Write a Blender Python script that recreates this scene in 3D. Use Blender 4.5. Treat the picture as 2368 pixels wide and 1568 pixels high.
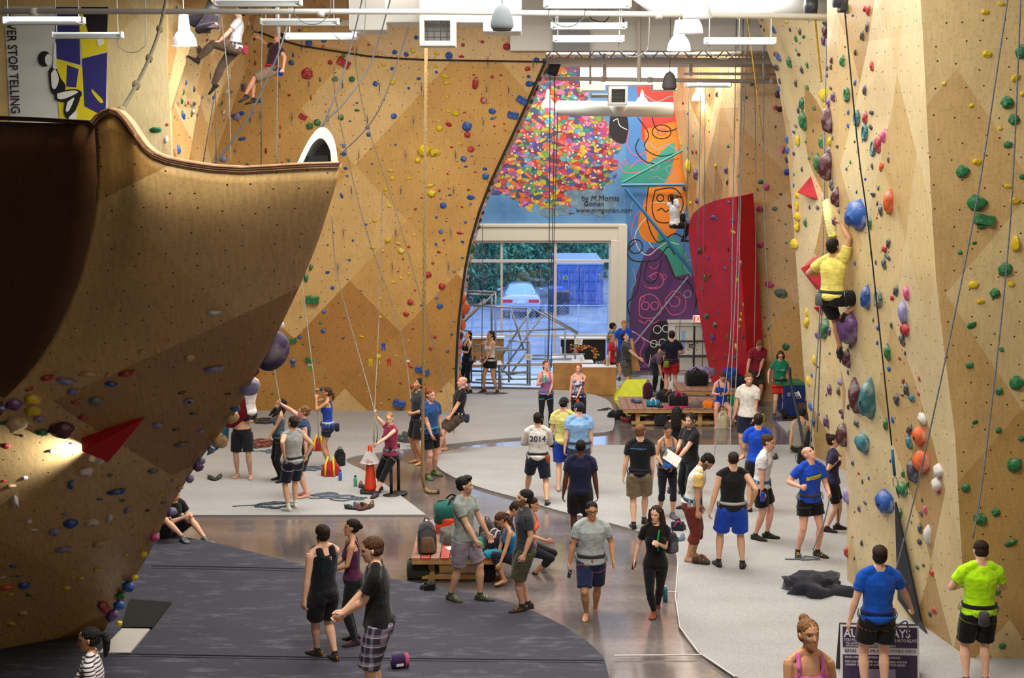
import bpy, bmesh, math, random
import numpy as np
from mathutils import Vector, Matrix, noise
from mathutils.bvhtree import BVHTree
for o in list(bpy.data.objects): bpy.data.objects.remove(o)
SC = bpy.context.scene
COL = SC.collection
R = math.radians
rnd = random.Random(7)
V = Vector
# ------------------------------------------------------------------ camera
FP, CX, CY, CAMH = 3200.0, 1184.0, 784.0, 6.7
PITCH = math.atan(462.0 / FP)
cd = bpy.data.cameras.new('camera'); cam = bpy.data.objects.new('camera', cd); COL.objects.link(cam)
cd.sensor_fit = 'HORIZONTAL'; cd.sensor_width = 36.0; cd.lens = FP / 2368 * 36.0
cd.clip_end = 400; cd.clip_start = .1
cam.location = (0, 0, CAMH); cam.rotation_euler = (math.pi / 2 - PITCH, 0, 0)
SC.camera = cam
# ------------------------------------------------------------------ world, exposure
w = bpy.data.worlds.new('dusk_sky'); SC.world = w; w.use_nodes = True
bg = w.node_tree.nodes['Background']
bg.inputs[0].default_value = (.42, .62, 1.0, 1); bg.inputs[1].default_value = 2.6
SC.view_settings.view_transform = 'Standard'; SC.view_settings.look = 'None'
SC.view_settings.exposure = 0.0; SC.view_settings.gamma = 1.0; SC.view_settings.use_curve_mapping = False
SC.cycles.max_bounces = 6; SC.cycles.diffuse_bounces = 3; SC.cycles.glossy_bounces = 3
SC.cycles.transmission_bounces = 5; SC.cycles.transparent_max_bounces = 6
SC.cycles.caustics_reflective = False; SC.cycles.caustics_refractive = False
SC.cycles.sample_clamp_indirect = 4.0
# ------------------------------------------------------------------ ceiling light rows (fluorescent rows and high bays of the hall), with added fills
def area(name, loc, sx, sy, power, col=(1, .93, .82), rot=(0, 0, 0), spread=180):
 l = bpy.data.lights.new(name, 'AREA'); l.shape = 'RECTANGLE'; l.size = sx; l.size_y = sy
 l.energy = power; l.color = col; l.spread = R(spread)
 o = bpy.data.objects.new(name, l); COL.objects.link(o); o.location = loc; o.rotation_euler = rot
 return o
WARM = (1, .965, .90)
area('ceiling_row_light', (-.5, 19.0, 9.4), 5, 5, 330, WARM)
area('ceiling_row_light', (3.0, 17.0, 9.4), 4, 6, 320, WARM)
area('ceiling_row_light', (1.8, 24.0, 9.4), 6, 4, 800, WARM)
area('ceiling_row_light', (-3.2, 25.0, 9.4), 5, 4, 760, WARM)
area('roof_light_at_the_back', (1.8, 36.6, 9.15), 7, 3.4, 620, WARM)
area('added_front_flood', (-.4, 10.3, 10.3), 3, 2.4, 1000, (1, .95, .86))  # added flood above the frame, brightens the boulder's upper face
area('camera_side_fill', (4.2, 4.5, 7.6), 1, 1, 180, (1, .95, .87), (R(35), 0, R(25)))  # added fill out of frame beside the camera, brightens the pink tank woman
area('window_daylight', (.9, 40.6, 2.6), 5.2, 3.6, 330, (.42, .62, 1.0), (R(90), 0, 0))
def srgb(c):
 if isinstance(c, str): c = tuple(int(c[i:i + 2], 16) for i in (0, 2, 4))
 return tuple(((x / 255) / 12.92 if x / 255 <= .04045 else ((x / 255 + .055) / 1.055) ** 2.4) for x in c[:3])
# ------------------------------------------------------------------ pixel -> world
_c, _s = math.cos(PITCH), math.sin(PITCH)
CAMP = V((0, 0, CAMH))
def ray(px, py):
 a = (px - CX) / FP; b = (CY - py) / FP
 return V((a, _c + b * _s, -_s + b * _c))
def at(px, py, Y):
 d = ray(px, py); return CAMP + d * (Y / d.y)
def gnd(px, py, z=0.0):
 d = ray(px, py); return CAMP + d * ((z - CAMH) / d.z)
def pxm(p):
 "pixels per metre at world point p"
 zc = p[1] * _c - (p[2] - CAMH) * _s
 return FP / zc
# ------------------------------------------------------------------ object helpers
def tag(o, label=None, cat=None, group=None, kind=None):
 if label: o['label'] = label
 if cat: o['category'] = cat
 if group: o['group'] = group
 if kind: o['kind'] = kind
 return o
def empty(name, loc, rz=0, label=None, cat=None, group=None):
 o = bpy.data.objects.new(name, None); COL.objects.link(o); o.location = loc; o.rotation_euler = (0, 0, rz)
 o.empty_display_size = .1
 return tag(o, label, cat, group)
def frame(t, up=None):
 t = t.normalized()
 up = up or V((0, 0, 1))
 if abs(t.dot(up.normalized())) > .96: up = V((0, 1, 0)) if abs(t.y) < .9 else V((1, 0, 0))
 a = up.cross(t).normalized(); b = t.cross(a).normalized()
 return a, b
class MB:
 "collects shapes; build() links them as ONE mesh object"
 def __init__(s): s.v = []; s.f = []; s.m = []; s.uv = {}
 def add(s, vs, fs, mi=0):
  k = len(s.v); s.v.extend(V(p) for p in vs)
  for f in fs: s.f.append(tuple(i + k for i in f)); s.m.append(mi)
  return s
 def box(s, c, d, mi=0, rot=None, taper=1.0):
  x, y, z = d[0] / 2, d[1] / 2, d[2] / 2; t = taper
  P = [(-x, -y, -z), (x, -y, -z), (x, y, -z), (-x, y, -z), (-x * t, -y * t, z), (x * t, -y * t, z), (x * t, y * t, z), (-x * t, y * t, z)]
  P = [V(p) for p in P]
  if rot is not None:
   M = rot if isinstance(rot, Matrix) else Matrix.Rotation(rot, 3, 'Z')
   P = [M @ p for p in P]
  c = V(c)
  return s.add([p + c for p in P], [(0, 3, 2, 1), (4, 5, 6, 7), (0, 1, 5, 4), (1, 2, 6, 5), (2, 3, 7, 6), (3, 0, 4, 7)], mi)
 def loft(s, secs, n=14, mi=0, caps=True, ex=2.0):
  vs = []; fs = []
  for (c, ax, ay, rx, ry) in secs:
   for k in range(n):
    a = 2 * math.pi * k / n; ca, sa = math.cos(a), math.sin(a)
    if ex != 2.0:
     ca = math.copysign(abs(ca) ** (2 / ex), ca); sa = math.copysign(abs(sa) ** (2 / ex), sa)
    vs.append(c + ax * (rx * ca) + ay * (ry * sa))
  for i in range(len(secs) - 1):
   for k in range(n):
    k2 = (k + 1) % n
    fs.append((i * n + k, i * n + k2, (i + 1) * n + k2, (i + 1) * n + k))
  if caps:
   L = (len(secs) - 1) * n
   fs.append(tuple(range(n - 1, -1, -1))); fs.append(tuple(range(L, L + n)))
  return s.add(vs, fs, mi)
 def tube(s, pts, rad, n=8, mi=0, up=None, flat=1.0, caps=True):
  pts = [V(p) for p in pts]; N = len(pts)
  if not hasattr(rad, '__len__'): rad = [rad] * N
  secs = []; a0 = None
  for i, p in enumerate(pts):
   t = (pts[min(i + 1, N - 1)] - pts[max(i - 1, 0)])
   if t.length < 1e-9: t = V((0, 0, 1))
   a, b = frame(t, a0 if a0 is not None else up)
   if a0 is not None:
    t.normalize(); b = t.cross(a0).cross(t) if False else b
    a = (a0 - t * a0.dot(t)); a = a.normalized() if a.length > 1e-6 else frame(t)[0]; b = t.cross(a)
   a0 = a
   secs.append((p, a, b, rad[i], rad[i] * flat))
  return s.loft(secs, n, mi, caps)
 def ball(s, c, r, n=10, mi=0, M=None):
  if not hasattr(r, '__len__'): r = (r, r, r)
  c = V(c); vs = []; fs = []; m = max(5, n // 2 + 1)
  for i in range(m + 1):
   th = math.pi * i / m
   for k in range(n):
    a = 2 * math.pi * k / n
    p = V((r[0] * math.sin(th) * math.cos(a), r[1] * math.sin(th) * math.sin(a), r[2] * math.cos(th)))
    vs.append(c + (M @ p if M is not None else p))
  for i in range(m):
   for k in range(n):
    k2 = (k + 1) % n; fs.append((i * n + k2, i * n + k, (i + 1) * n + k, (i + 1) * n + k2))
  return s.add(vs, fs, mi)
 def lathe(s, c, prof, n=24, mi=0, caps=True):
  c = V(c)
  return s.loft([(c + V((0, 0, z)), V((1, 0, 0)), V((0, 1, 0)), r, r) for r, z in prof], n, mi, caps)
 def prism(s, poly, z0, z1, mi=0, mtop=None):
  n = len(poly); vs = [V((p[0], p[1], z0)) for p in poly] + [V((p[0], p[1], z1)) for p in poly]
  ar = sum(poly[i][0] * poly[(i + 1) % n][1] - poly[(i + 1) % n][0] * poly[i][1] for i in range(n))
  fs = [(i, (i + 1) % n, n + (i + 1) % n, n + i) for i in range(n)]
  if ar < 0: fs = [f[::-1] for f in fs]
  s.add(vs, fs, mi)
  top = tuple(range(n, 2 * n)); bot = tuple(range(n - 1, -1, -1))
  if ar < 0: top, bot = top[::-1], bot[::-1]
  k = len(s.v) - 2 * n
  s.f.append(tuple(i + k for i in top)); s.m.append(mi if mtop is None else mtop)
  s.f.append(tuple(i + k for i in bot)); s.m.append(mi)
  return s
 def slab(s, poly, nrm, th, mi=0):
  "3D polygon given thickness th along -nrm"
  n = len(poly); poly = [V(p) for p in poly]; nrm = V(nrm).normalized()
  a = sum(((poly[i] - poly[0]).cross(poly[(i + 1) % n] - poly[0]) for i in range(n)), V())
  if a.dot(nrm) < 0: poly = poly[::-1]
  vs = poly + [p - nrm * th for p in poly]
  return s.add(vs, [tuple(range(n)), tuple(range(2 * n - 1, n - 1, -1))] + [(i, n + i, n + (i + 1) % n, (i + 1) % n) for i in range(n)], mi)
 def build(s, name, mats, parent=None, smooth=False, loc=None, bevel=0, sub=0):
  me = bpy.data.meshes.new(name); me.from_pydata([tuple(p) for p in s.v], [], s.f)
  if not isinstance(mats, (list, tuple)): mats = [mats]
  for m in mats: me.materials.append(m)
  if len(mats) > 1: me.polygons.foreach_set('material_index', s.m)
  if s.uv:
   ul = me.uv_layers.new(name='UVMap'); d = ul.data
   for p in me.polygons:
    for li in p.loop_indices: d[li].uv = s.uv.get(me.loops[li].vertex_index, (0, 0))
  me.polygons.foreach_set('use_smooth', [smooth] * len(me.polygons))
  me.update()
  o = bpy.data.objects.new(name, me); COL.objects.link(o)
  if parent is not None: o.parent = parent
  if loc is not None: o.location = loc
  if bevel:
   b = o.modifiers.new('bevel', 'BEVEL'); b.width = bevel; b.segments = 2; b.limit_method = 'ANGLE'; b.angle_limit = R(40)
  if sub:
   b = o.modifiers.new('subsurf', 'SUBSURF'); b.levels = sub; b.render_levels = sub
  return o
def structure(o, label=None): return tag(o, label, kind='structure')
def copy_tree(o, parent=None):
 c = o.copy(); COL.objects.link(c)
 if parent is not None: c.parent = parent
 for ch in list(o.children): copy_tree(ch, c)
 return c
# ------------------------------------------------------------------ materials
def nodes(name):
 m = bpy.data.materials.new(name); m.use_nodes = True
 nt = m.node_tree; b = nt.nodes['Principled BSDF']
 return m, nt, b
def N(nt, typ, **kw):
 n = nt.nodes.new(typ)
 for k, v in kw.items():
  if k.startswith('i_'): n.inputs[int(k[2:])].default_value = v
  else: setattr(n, k, v)
 return n
def L(nt, a, b): nt.links.new(a, b)
def math_(nt, op, a, b=None, c=None):
 n = nt.nodes.new('ShaderNodeMath'); n.operation = op
 for i, x in enumerate((a, b, c)):
  if x is None: continue
  if hasattr(x, 'links'): L(nt, x, n.inputs[i])
  else: n.inputs[i].default_value = x
 return n.outputs[0]
def mix_(nt, fac, a, b, blend='MIX'):
 n = nt.nodes.new('ShaderNodeMix'); n.data_type = 'RGBA'; n.blend_type = blend
 for sock, x in ((n.inputs[0], fac), (n.inputs[6], a), (n.inputs[7], b)):
  if hasattr(x, 'links'): L(nt, x, sock)
  else: sock.default_value = x if not isinstance(x, tuple) or len(x) == 4 else (*x, 1)
 return n.outputs[2]
def ramp_(nt, fac, stops, interp='LINEAR'):
 n = nt.nodes.new('ShaderNodeValToRGB'); n.color_ramp.interpolation = interp; e = n.color_ramp.elements
 while len(e) < len(stops): e.new(.5)
 for i, (p, c) in enumerate(stops): e[i].position = p; e[i].color = (*c, 1) if len(c) == 3 else c
 L(nt, fac, n.inputs[0]); return n.outputs[0]
_mc = {}
def mat(col, rough=.6, metal=0.0, noise_s=0, noise_a=.15, bump=0, emit=0, name=None, spec=.5, sheen=0, coat=0, trans=0, alpha=1):
 key = (str(col), rough, metal, noise_s, noise_a, bump, emit, name, spec, sheen, coat, trans, alpha)
 if key in _mc: return _mc[key]
 m, nt, b = nodes(name or 'surface'); c = srgb(col)
 b.inputs['Base Color'].default_value = (*c, 1); b.inputs['Roughness'].default_value = rough; b.inputs['Metallic'].default_value = metal
 b.inputs['Specular IOR Level'].default_value = spec
 if sheen: b.inputs['Sheen Weight'].default_value = sheen
 if coat: b.inputs['Coat Weight'].default_value = coat
 if trans: b.inputs['Transmission Weight'].default_value = trans
 if alpha < 1: b.inputs['Alpha'].default_value = alpha
 if emit:
  b.inputs['Emission Color'].default_value = (*c, 1); b.inputs['Emission Strength'].default_value = emit
 if noise_s:
  tc = N(nt, 'ShaderNodeTexCoord'); nz = N(nt, 'ShaderNodeTexNoise'); nz.inputs['Scale'].default_value = noise_s; nz.inputs['Detail'].default_value = 4
  L(nt, tc.outputs['Object'], nz.inputs['Vector'])
  lo = tuple(x * (1 - noise_a * 1.6) for x in c); hi = tuple(min(1, x * (1 + noise_a * 1.3)) for x in c)
  L(nt, ramp_(nt, nz.outputs['Fac'], [(.3, lo), (.7, hi)]), b.inputs['Base Color'])
  if bump:
   bp = N(nt, 'ShaderNodeBump'); bp.inputs['Strength'].default_value = bump; bp.inputs['Distance'].default_value = .02
   L(nt, nz.outputs['Fac'], bp.inputs['Height']); L(nt, bp.outputs[0], b.inputs['Normal'])
 _mc[key] = m; return m
def cloth(col, scale=14, bump=.55, rough=.92): return mat(col, rough, noise_s=scale, noise_a=.10, bump=bump, name='cloth', spec=.2, sheen=.15)
def ply(name, tones, s1, s2, ang1, ang2, rough=.45, off=(0, 0), holes=.22, grain=1.0, coat=.0, speck=.5, seed=0.0):
 "varnished plywood: veneer panels cut along two families of straight lines, grain, T-nut holes"
 m, nt, b = nodes(name)
 uv = N(nt, 'ShaderNodeUVMap'); sep = N(nt, 'ShaderNodeSeparateXYZ'); L(nt, uv.outputs[0], sep.inputs[0])
 u = math_(nt, 'ADD', sep.outputs[0], off[0]); v = math_(nt, 'ADD', sep.outputs[1], off[1])
 cells = []
 for a, s in ((ang1, s1), (ang2, s2)):
  nx, ny = math.sin(R(a)), -math.cos(R(a))
  d = math_(nt, 'ADD', math_(nt, 'MULTIPLY', u, nx / s), math_(nt, 'MULTIPLY', v, ny / s))
  cells.append(math_(nt, 'FLOOR', d))
 cmb = N(nt, 'ShaderNodeCombineXYZ'); L(nt, cells[0], cmb.inputs[0]); L(nt, cells[1], cmb.inputs[1]); cmb.inputs[2].default_value = seed
 wn = N(nt, 'ShaderNodeTexWhiteNoise'); wn.noise_dimensions = '3D'; L(nt, cmb.outputs[0], wn.inputs['Vector'])
 k = len(tones)
 base = ramp_(nt, wn.outputs['Value'], [(i / k, srgb(t)) for i, t in enumerate(tones)], 'CONSTANT')
 # grain: fine streaks and chip specks
 uvv = N(nt, 'ShaderNodeCombineXYZ'); L(nt, u, uvv.inputs[0]); L(nt, v, uvv.inputs[1])
 mp = N(nt, 'ShaderNodeMapping'); mp.inputs['Rotation'].default_value = (0, 0, R(8)); mp.inputs['Scale'].default_value = (14, 2.0, 1)
 L(nt, uvv.outputs[0], mp.inputs[0])
 g1 = N(nt, 'ShaderNodeTexNoise'); g1.inputs['Scale'].default_value = 2.2; g1.inputs['Detail'].default_value = 6; L(nt, mp.outputs[0], g1.inputs['Vector'])
 g2 = N(nt, 'ShaderNodeTexNoise'); g2.inputs['Scale'].default_value = 26; g2.inputs['Detail'].default_value = 3; L(nt, uvv.outputs[0], g2.inputs['Vector'])
 g3 = N(nt, 'ShaderNodeTexNoise'); g3.inputs['Scale'].default_value = .8; g3.inputs['Detail'].default_value = 5; L(nt, uvv.outputs[0], g3.inputs['Vector'])
 c = mix_(nt, .22 * grain, base, ramp_(nt, g1.outputs['Fac'], [(.3, (.25, .25, .25)), (.7, (1, 1, 1))]), 'MULTIPLY')
 c = mix_(nt, speck * .55, c, ramp_(nt, g2.outputs['Fac'], [(.33, (.35, .3, .25)), (.47, (1, 1, 1))]), 'MULTIPLY')
 c = mix_(nt, .35, c, ramp_(nt, g3.outputs['Fac'], [(.35, (.55, .5, .45)), (.6, (1, 1, 1))]), 'MULTIPLY')
 if holes:
  vo = N(nt, 'ShaderNodeTexVoronoi'); vo.inputs['Scale'].default_value = 1 / holes; vo.inputs['Randomness'].default_value = .55; vo.voronoi_dimensions = '2D'
  L(nt, uvv.outputs[0], vo.inputs['Vector'])
  c = mix_(nt, math_(nt, 'LESS_THAN', vo.outputs['Distance'], .04), c, srgb('2a1c0c'))
 L(nt, c, b.inputs['Base Color'])
 b.inputs['Roughness'].default_value = rough; b.inputs['Coat Weight'].default_value = coat; b.inputs['Coat Roughness'].default_value = .25
 return m
# ================================================================== SETTING
SURF = {}          # name -> BVH used to seat the climbing holds on the walls
def poly_interp(pts, t):
 "polyline of tuples, t in 0..1 by index"
 n = len(pts) - 1; x = min(max(t, 0), 1) * n; i = min(int(x), n - 1); f = x - i
 return tuple(a + (b - a) * f for a, b in zip(pts[i], pts[i + 1]))
def yx(pts, y):
 "x on polyline [(x, y)...] sorted by y"
 if y <= pts[0][1]: return pts[0][0]
 for (x0, y0), (x1, y1) in zip(pts, pts[1:]):
  if y <= y1: return x0 + (x1 - x0) * (y - y0) / (y1 - y0)
 return pts[-1][0]
def wall(name, rows, m, uvf, thick=.2, label=None, smooth=False, key=None):
 b = MB(); nc = len(rows[0])
 for r in rows:
  for p in r:
   b.uv[len(b.v)] = uvf(p); b.v.append(V(p))
 for i in range(len(rows) - 1):
  for j in range(nc - 1):
   f = (i * nc + j, i * nc + j + 1, (i + 1) * nc + j + 1, (i + 1) * nc + j)
   P = [b.v[k] for k in f]; nrm = (P[2] - P[0]).cross(P[3] - P[1])
   if nrm.length < 1e-9: continue
   if nrm.dot(CAMP - P[0]) < 0: f = f[::-1]
   b.f.append(f); b.m.append(0)
 bv = BVHTree.FromPolygons([tuple(p) for p in b.v], b.f)
 SURF[key or name] = bv
 o = b.build(name, m, smooth=smooth)
 if thick:
  s = o.modifiers.new('solid', 'SOLIDIFY'); s.thickness = thick; s.offset = -1
 return structure(o, label)
def smooth_line(pts, k=6):
 "Catmull-Rom through 2D or 3D points"
 out = []; n = len(pts)
 for i in range(n - 1):
  p0, p1, p2, p3 = pts[max(i - 1, 0)], pts[i], pts[i + 1], pts[min(i + 2, n - 1)]
  for j in range(k):
   t = j / k
   out.append(tuple(.5 * (2 * b + (c - a) * t + (2 * a - 5 * b + 4 * c - d) * t * t + (3 * b - a - 3 * c + d) * t ** 3) for a, b, c, d in zip(p0, p1, p2, p3)))
 out.append(tuple(pts[-1])); return out
# --- floor: sealed concrete
def concrete():
 m, nt, b = nodes('sealed_concrete')
 tc = N(nt, 'ShaderNodeTexCoord'); n1 = N(nt, 'ShaderNodeTexNoise'); n1.inputs['Scale'].default_value = .55; n1.inputs['Detail'].default_value = 7
 mp = N(nt, 'ShaderNodeMapping'); mp.inputs['Scale'].default_value = (.35, 1.6, 1); L(nt, tc.outputs['Object'], mp.inputs[0]); L(nt, mp.outputs[0], n1.inputs['Vector'])
 n2 = N(nt, 'ShaderNodeTexNoise'); n2.inputs['Scale'].default_value = 9; n2.inputs['Detail'].default_value = 5; L(nt, tc.outputs['Object'], n2.inputs['Vector'])
 c = ramp_(nt, n1.outputs['Fac'], [(.32, srgb('585150')), (.5, srgb('6a6260')), (.66, srgb('807673'))])
 c = mix_(nt, .35, c, ramp_(nt, n2.outputs['Fac'], [(.35, (.55, .53, .5)), (.6, (1, 1, 1))]), 'MULTIPLY')
 L(nt, c, b.inputs['Base Color'])
 rr = ramp_(nt, n1.outputs['Fac'], [(.3, (.10,) * 3), (.7, (.22,) * 3)]); L(nt, rr, b.inputs['Roughness'])
 b.inputs['Coat Weight'].default_value = .5; b.inputs['Coat Roughness'].default_value = .10
 bp = N(nt, 'ShaderNodeBump'); bp.inputs['Strength'].default_value = .12; bp.inputs['Distance'].default_value = .01
 L(nt, n2.outputs['Fac'], bp.inputs['Height']); L(nt, bp.outputs[0], b.inputs['Normal'])
 return m
CONC = concrete()
fl = MB().box((0, 18.5, -.1), (26, 46, .2)).build('floor', CONC); structure(fl, 'brown sealed concrete floor')
structure(MB().box((-1.2, 12.5, .52), (2, 2, 1.08)).box((-3.9, 11.8, .34), (1.8, 1.7, .72)).box((2.3, 9.7, .73), (2, 1.9, 1.46)).build('floor_stair_landing', CONC), 'stair landings below the picture edge')
def matt(name, col, chalk=.0):
 m, nt, b = nodes(name); c = srgb(col)
 tc = N(nt, 'ShaderNodeTexCoord'); n1 = N(nt, 'ShaderNodeTexNoise'); n1.inputs['Scale'].default_value = 60; n1.inputs['Detail'].default_value = 2; L(nt, tc.outputs['Object'], n1.inputs['Vector'])
 n2 = N(nt, 'ShaderNodeTexNoise'); n2.inputs['Scale'].default_value = 1.1; n2.inputs['Detail'].default_value = 6
 mp = N(nt, 'ShaderNodeMapping'); mp.inputs['Scale'].default_value = (.5, 1.6, 1); L(nt, tc.outputs['Object'], mp.inputs[0]); L(nt, mp.outputs[0], n2.inputs['Vector'])
 q = ramp_(nt, n1.outputs['Fac'], [(.35, tuple(x * .86 for x in c)), (.65, tuple(min(1, x * 1.1) for x in c))])
 q = mix_(nt, .3, q, ramp_(nt, n2.outputs['Fac'], [(.3, (.66, .64, .62)), (.62, (1, 1, 1))]), 'MULTIPLY')
 if chalk:
  n3 = N(nt, 'ShaderNodeTexNoise'); n3.inputs['Scale'].default_value = 4.2; n3.inputs['Detail'].default_value = 8; n3.inputs['Roughness'].default_value = .7
  L(nt, mp.outputs[0], n3.inputs['Vector'])
  q = mix_(nt, math_(nt, 'MULTIPLY', ramp_(nt, n3.outputs['Fac'], [(.52, (0, 0, 0)), (.75, (1, 1, 1))]), chalk), q, srgb('c8c6cc'))
 L(nt, q, b.inputs['Base Color']); b.inputs['Roughness'].default_value = .9; b.inputs['Specular IOR Level'].default_value = .25
 return m
LMAT = matt('grey_floor_padding', 'a5a4a3'); DMAT = matt('dark_floor_padding', '3f3f4a', .16)
EDGE = mat('8c8885', .8, name='padding_edge'); DEDGE = mat('33333c', .9, name='dark_edge')
from mathutils.geometry import tessellate_polygon
def outline(pts):
 "closed outline; points with a third entry are sharp corners, the runs between them are smoothed"
 n = len(pts); sharp = [i for i, p in enumerate(pts) if len(p) > 2]
 if not sharp: return [p[:2] for p in pts]
 out = []
 for a, b_ in zip(sharp, sharp[1:] + [sharp[0] + n]):
  run = [pts[k % n][:2] for k in range(a, b_ + 1)]
  out += (smooth_line(run, 4) if len(run) > 2 else run)[:-1]
 return out
def pad(name, pts, z, m, me, label):
 P = [gnd(x, y, z) for x, y in outline(pts)]; n = len(P)
 b_ = MB(); tri = tessellate_polygon([[V((p.x, p.y, 0)) for p in P]])
 b_.add(P, [t if (P[t[1]] - P[t[0]]).cross(P[t[2]] - P[t[0]]).z > 0 else t[::-1] for t in tri], 0)
 b_.add(P + [V((p.x, p.y, -.05)) for p in P], [(i, (i + 1) % n, n + (i + 1) % n, n + i) for i in range(n)], 1)
 return structure(b_.build(name, [m, me]), label)
pad('floor_padding_right', [(1003, 1062), (1018, 1085), (1060, 1108), (1120, 1130), (1200, 1152), (1290, 1180), (1390, 1204), (1470, 1226), (1530, 1246), (1556, 1268), (1566, 1300), (1566, 1400), (1574, 1450), (1600, 1490), (1650, 1530), (1720, 1575), (1800, 1625, 1), (2420, 1625, 1), (2420, 1250, 1), (1990, 1250, 1), (1958, 1028, 1), (1300, 1029, 1), (1100, 1034), (1035, 1042), (1008, 1052)], .04, LMAT, EDGE, 'pale grey floor padding along the right wall')
pad('floor_padding_middle', [(300, 945, 1), (1040, 945, 1), (1062, 897, 1), (1340, 903, 1), (1400, 922), (1418, 945), (1420, 985), (1400, 999), (1290, 1005), (1120, 1018), (1000, 1032), (880, 1046), (800, 1063), (850, 1092), (905, 1130), (985, 1190, 1), (300, 1191, 1)], .045, LMAT, EDGE, 'pale grey floor padding below the tall tan wall')
pad('floor_padding_corner', [(1796, 975), (1850, 1030), (1950, 1030), (1930, 970)], .045, LMAT, EDGE, 'small pale grey floor pad by the recycling bin')
pad('floor_padding_back', [(1062, 868), (1340, 868), (1760, 868), (1760, 915), (1700, 918), (1430, 905), (1345, 898), (1062, 893)], .03, mat('c4c9ce', .14, noise_s=2, noise_a=.06, name='back_padding'), EDGE, 'pale blue grey floor padding in front of the mural')
pad('floor_padding_dark', [(-150, 1250, 1), (280, 1228), (365, 1232), (480, 1252), (600, 1280), (740, 1315), (860, 1332), (960, 1347), (1090, 1370), (1200, 1400), (1290, 1440), (1360, 1485), (1398, 1524, 1), (1412, 1580, 1), (1412, 1650, 1), (-150, 1650, 1)], .10, DMAT, DEDGE, 'dark slate bouldering padding in the foreground')
# seams in the dark padding and painted line on the concrete
sm = MB()
for seg in ([(350, 1309), (540, 1312), (735, 1317)], [(250, 1512), (700, 1520), (1100, 1525), (1396, 1528)]):
 sm.tube([gnd(x, y, .101) for x, y in seg], .012, 6)
 sm.tube([gnd(x, y + 5, .101) for x, y in seg], .006, 6)
structure(sm.build('trim_1', mat('22222a', .9)), 'seam of the dark padding')
ln = MB()
for seg in ([(1420, 1516), (1620, 1514)], [(1568, 1300), (1562, 1380), (1572, 1450), (1615, 1508), (1700, 1565)], [(1545, 1369), (1566, 1369)]):
 P = [gnd(x, y, .045 if i else .003) for i, (x, y) in enumerate(seg)] if False else [gnd(x, y, .046) for x, y in seg]
 ln.tube(P, .010, 6)
structure(ln.build('trim_2', mat('d8d4d0', .5)), 'white seam line along the padding edge')
# opening at the foot of the boulder (black sheet as its dark inside, pale kick board)
structure(MB().prism([tuple(gnd(x, y, .13)[:2]) for x, y in ((300, 1385), (396, 1392), (352, 1450), (282, 1450))], .10, .13).build('trim_3', mat('070708', .95)), 'black sheet for the dark opening in the padding')
structure(MB().prism([tuple(gnd(x, y, .13)[:2]) for x, y in ((282, 1452), (346, 1453), (300, 1508), (228, 1508))], .10, .125).build('trim_4', mat('b9b4ad', .85)), 'pale base panel at the foot of the boulder')
# --- plywood finishes
PLY_MAIN = ply('tan_plywood', ['d4a660', 'deb676', 'be8b47', 'e4be82', 'b78342', 'd0a05a'], 1.75, 2.05, 47, -49, rough=.5, off=(.4, .5), holes=.30)
PLY_UP = ply('light_tan_plywood', ['dcb27a', 'd6a566', 'e0ba84'], 1.5, 1.9, 30, -40, rough=.5, off=(.9, .2), holes=.30, seed=3)
PLY_R = ply('pale_birch_plywood', ['e2cda0', 'dcc491', 'd0b27c', 'e2ce9f', 'b8955c'], .92, .98, 66, -62, rough=.42, off=(.2, .3), holes=.26, coat=.25, seed=5, speck=.3)
PLY_RF = ply('birch_plywood', ['dfc58e', 'd2b076', 'e2ca96', 'c09c60'], 1.7, 1.6, 52, -55, rough=.45, off=(.75, .35), holes=.28, coat=.1, seed=8, speck=.45)
PLY_S = ply('honey_plywood', ['deb57c', 'c69a5e', 'e4c48e', 'd2a76a'], .55, .6, 72, -70, rough=.45, holes=.28, seed=2, coat=.1)
PLY_B = ply('cream_plywood', ['e4ca92', 'dfc286', 'e8d3a0'], 2.3, 2.0, 38, -42, rough=.5, holes=0, seed=4, speck=.3)
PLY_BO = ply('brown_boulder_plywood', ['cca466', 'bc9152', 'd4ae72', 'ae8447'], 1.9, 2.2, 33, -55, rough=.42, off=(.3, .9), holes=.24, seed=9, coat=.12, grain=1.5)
PLY_BD = ply('shaded_boulder_plywood', ['7a5230', '744c2c'], 2.4, 2.2, 80, -5, rough=.5, off=(.3, .9), holes=0, seed=9, grain=1.5)  # darker copy of the boulder plywood, the cheek's shade is in its tones
ENDG = mat('6b4a33', .6, name='plywood_edge', noise_s=9)
# --- tall tan wall (leans out, upright band on top)
K = 2.1 / 7.9
def mainp(px, py):
 d = ray(px, py); t = (33.7 - K * CAMH) / (d.y + K * d.z); return CAMP + d * t
ARCH = [(560, 58), (600, 74), (640, 90), (700, 107), (780, 119), (850, 130), (930, 136), (1000, 139), (1130, 141), (1261, 143)]
REDGE = [(1261, 143), (1240, 190), (1205, 270), (1170, 345), (1135, 420), (1108, 490), (1088, 560), (1076, 620), (1068, 680), (1061, 740), (1057, 800), (1055, 860), (1055, 953)]
LEDGE = [(600, 74), (490, 385), (430, 560), (400, 953)]
rows = []
for k in range(13):
 pr = REDGE[k]; f = (pr[1] - 143) / (953 - 143)
 r = []
 for j in range(25):
  t = j / 24; ax, ay = poly_interp(ARCH, .12 + .88 * t)
  py = ay + (953 - ay) * f; lx = yx(LEDGE, py) - 14; rx = yx(REDGE, py); px = lx + (rx - lx) * t
  r.append(mainp(px, py))
 rows.append(r)
uvm = lambda p: (p[0], p[2] * math.sqrt(1 + K * K))
wall('wall_main', rows, PLY_MAIN, uvm, .15, 'tall leaning tan plywood climbing wall', key='main')
archpts = [mainp(x, y) for x, y in ARCH]
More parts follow.
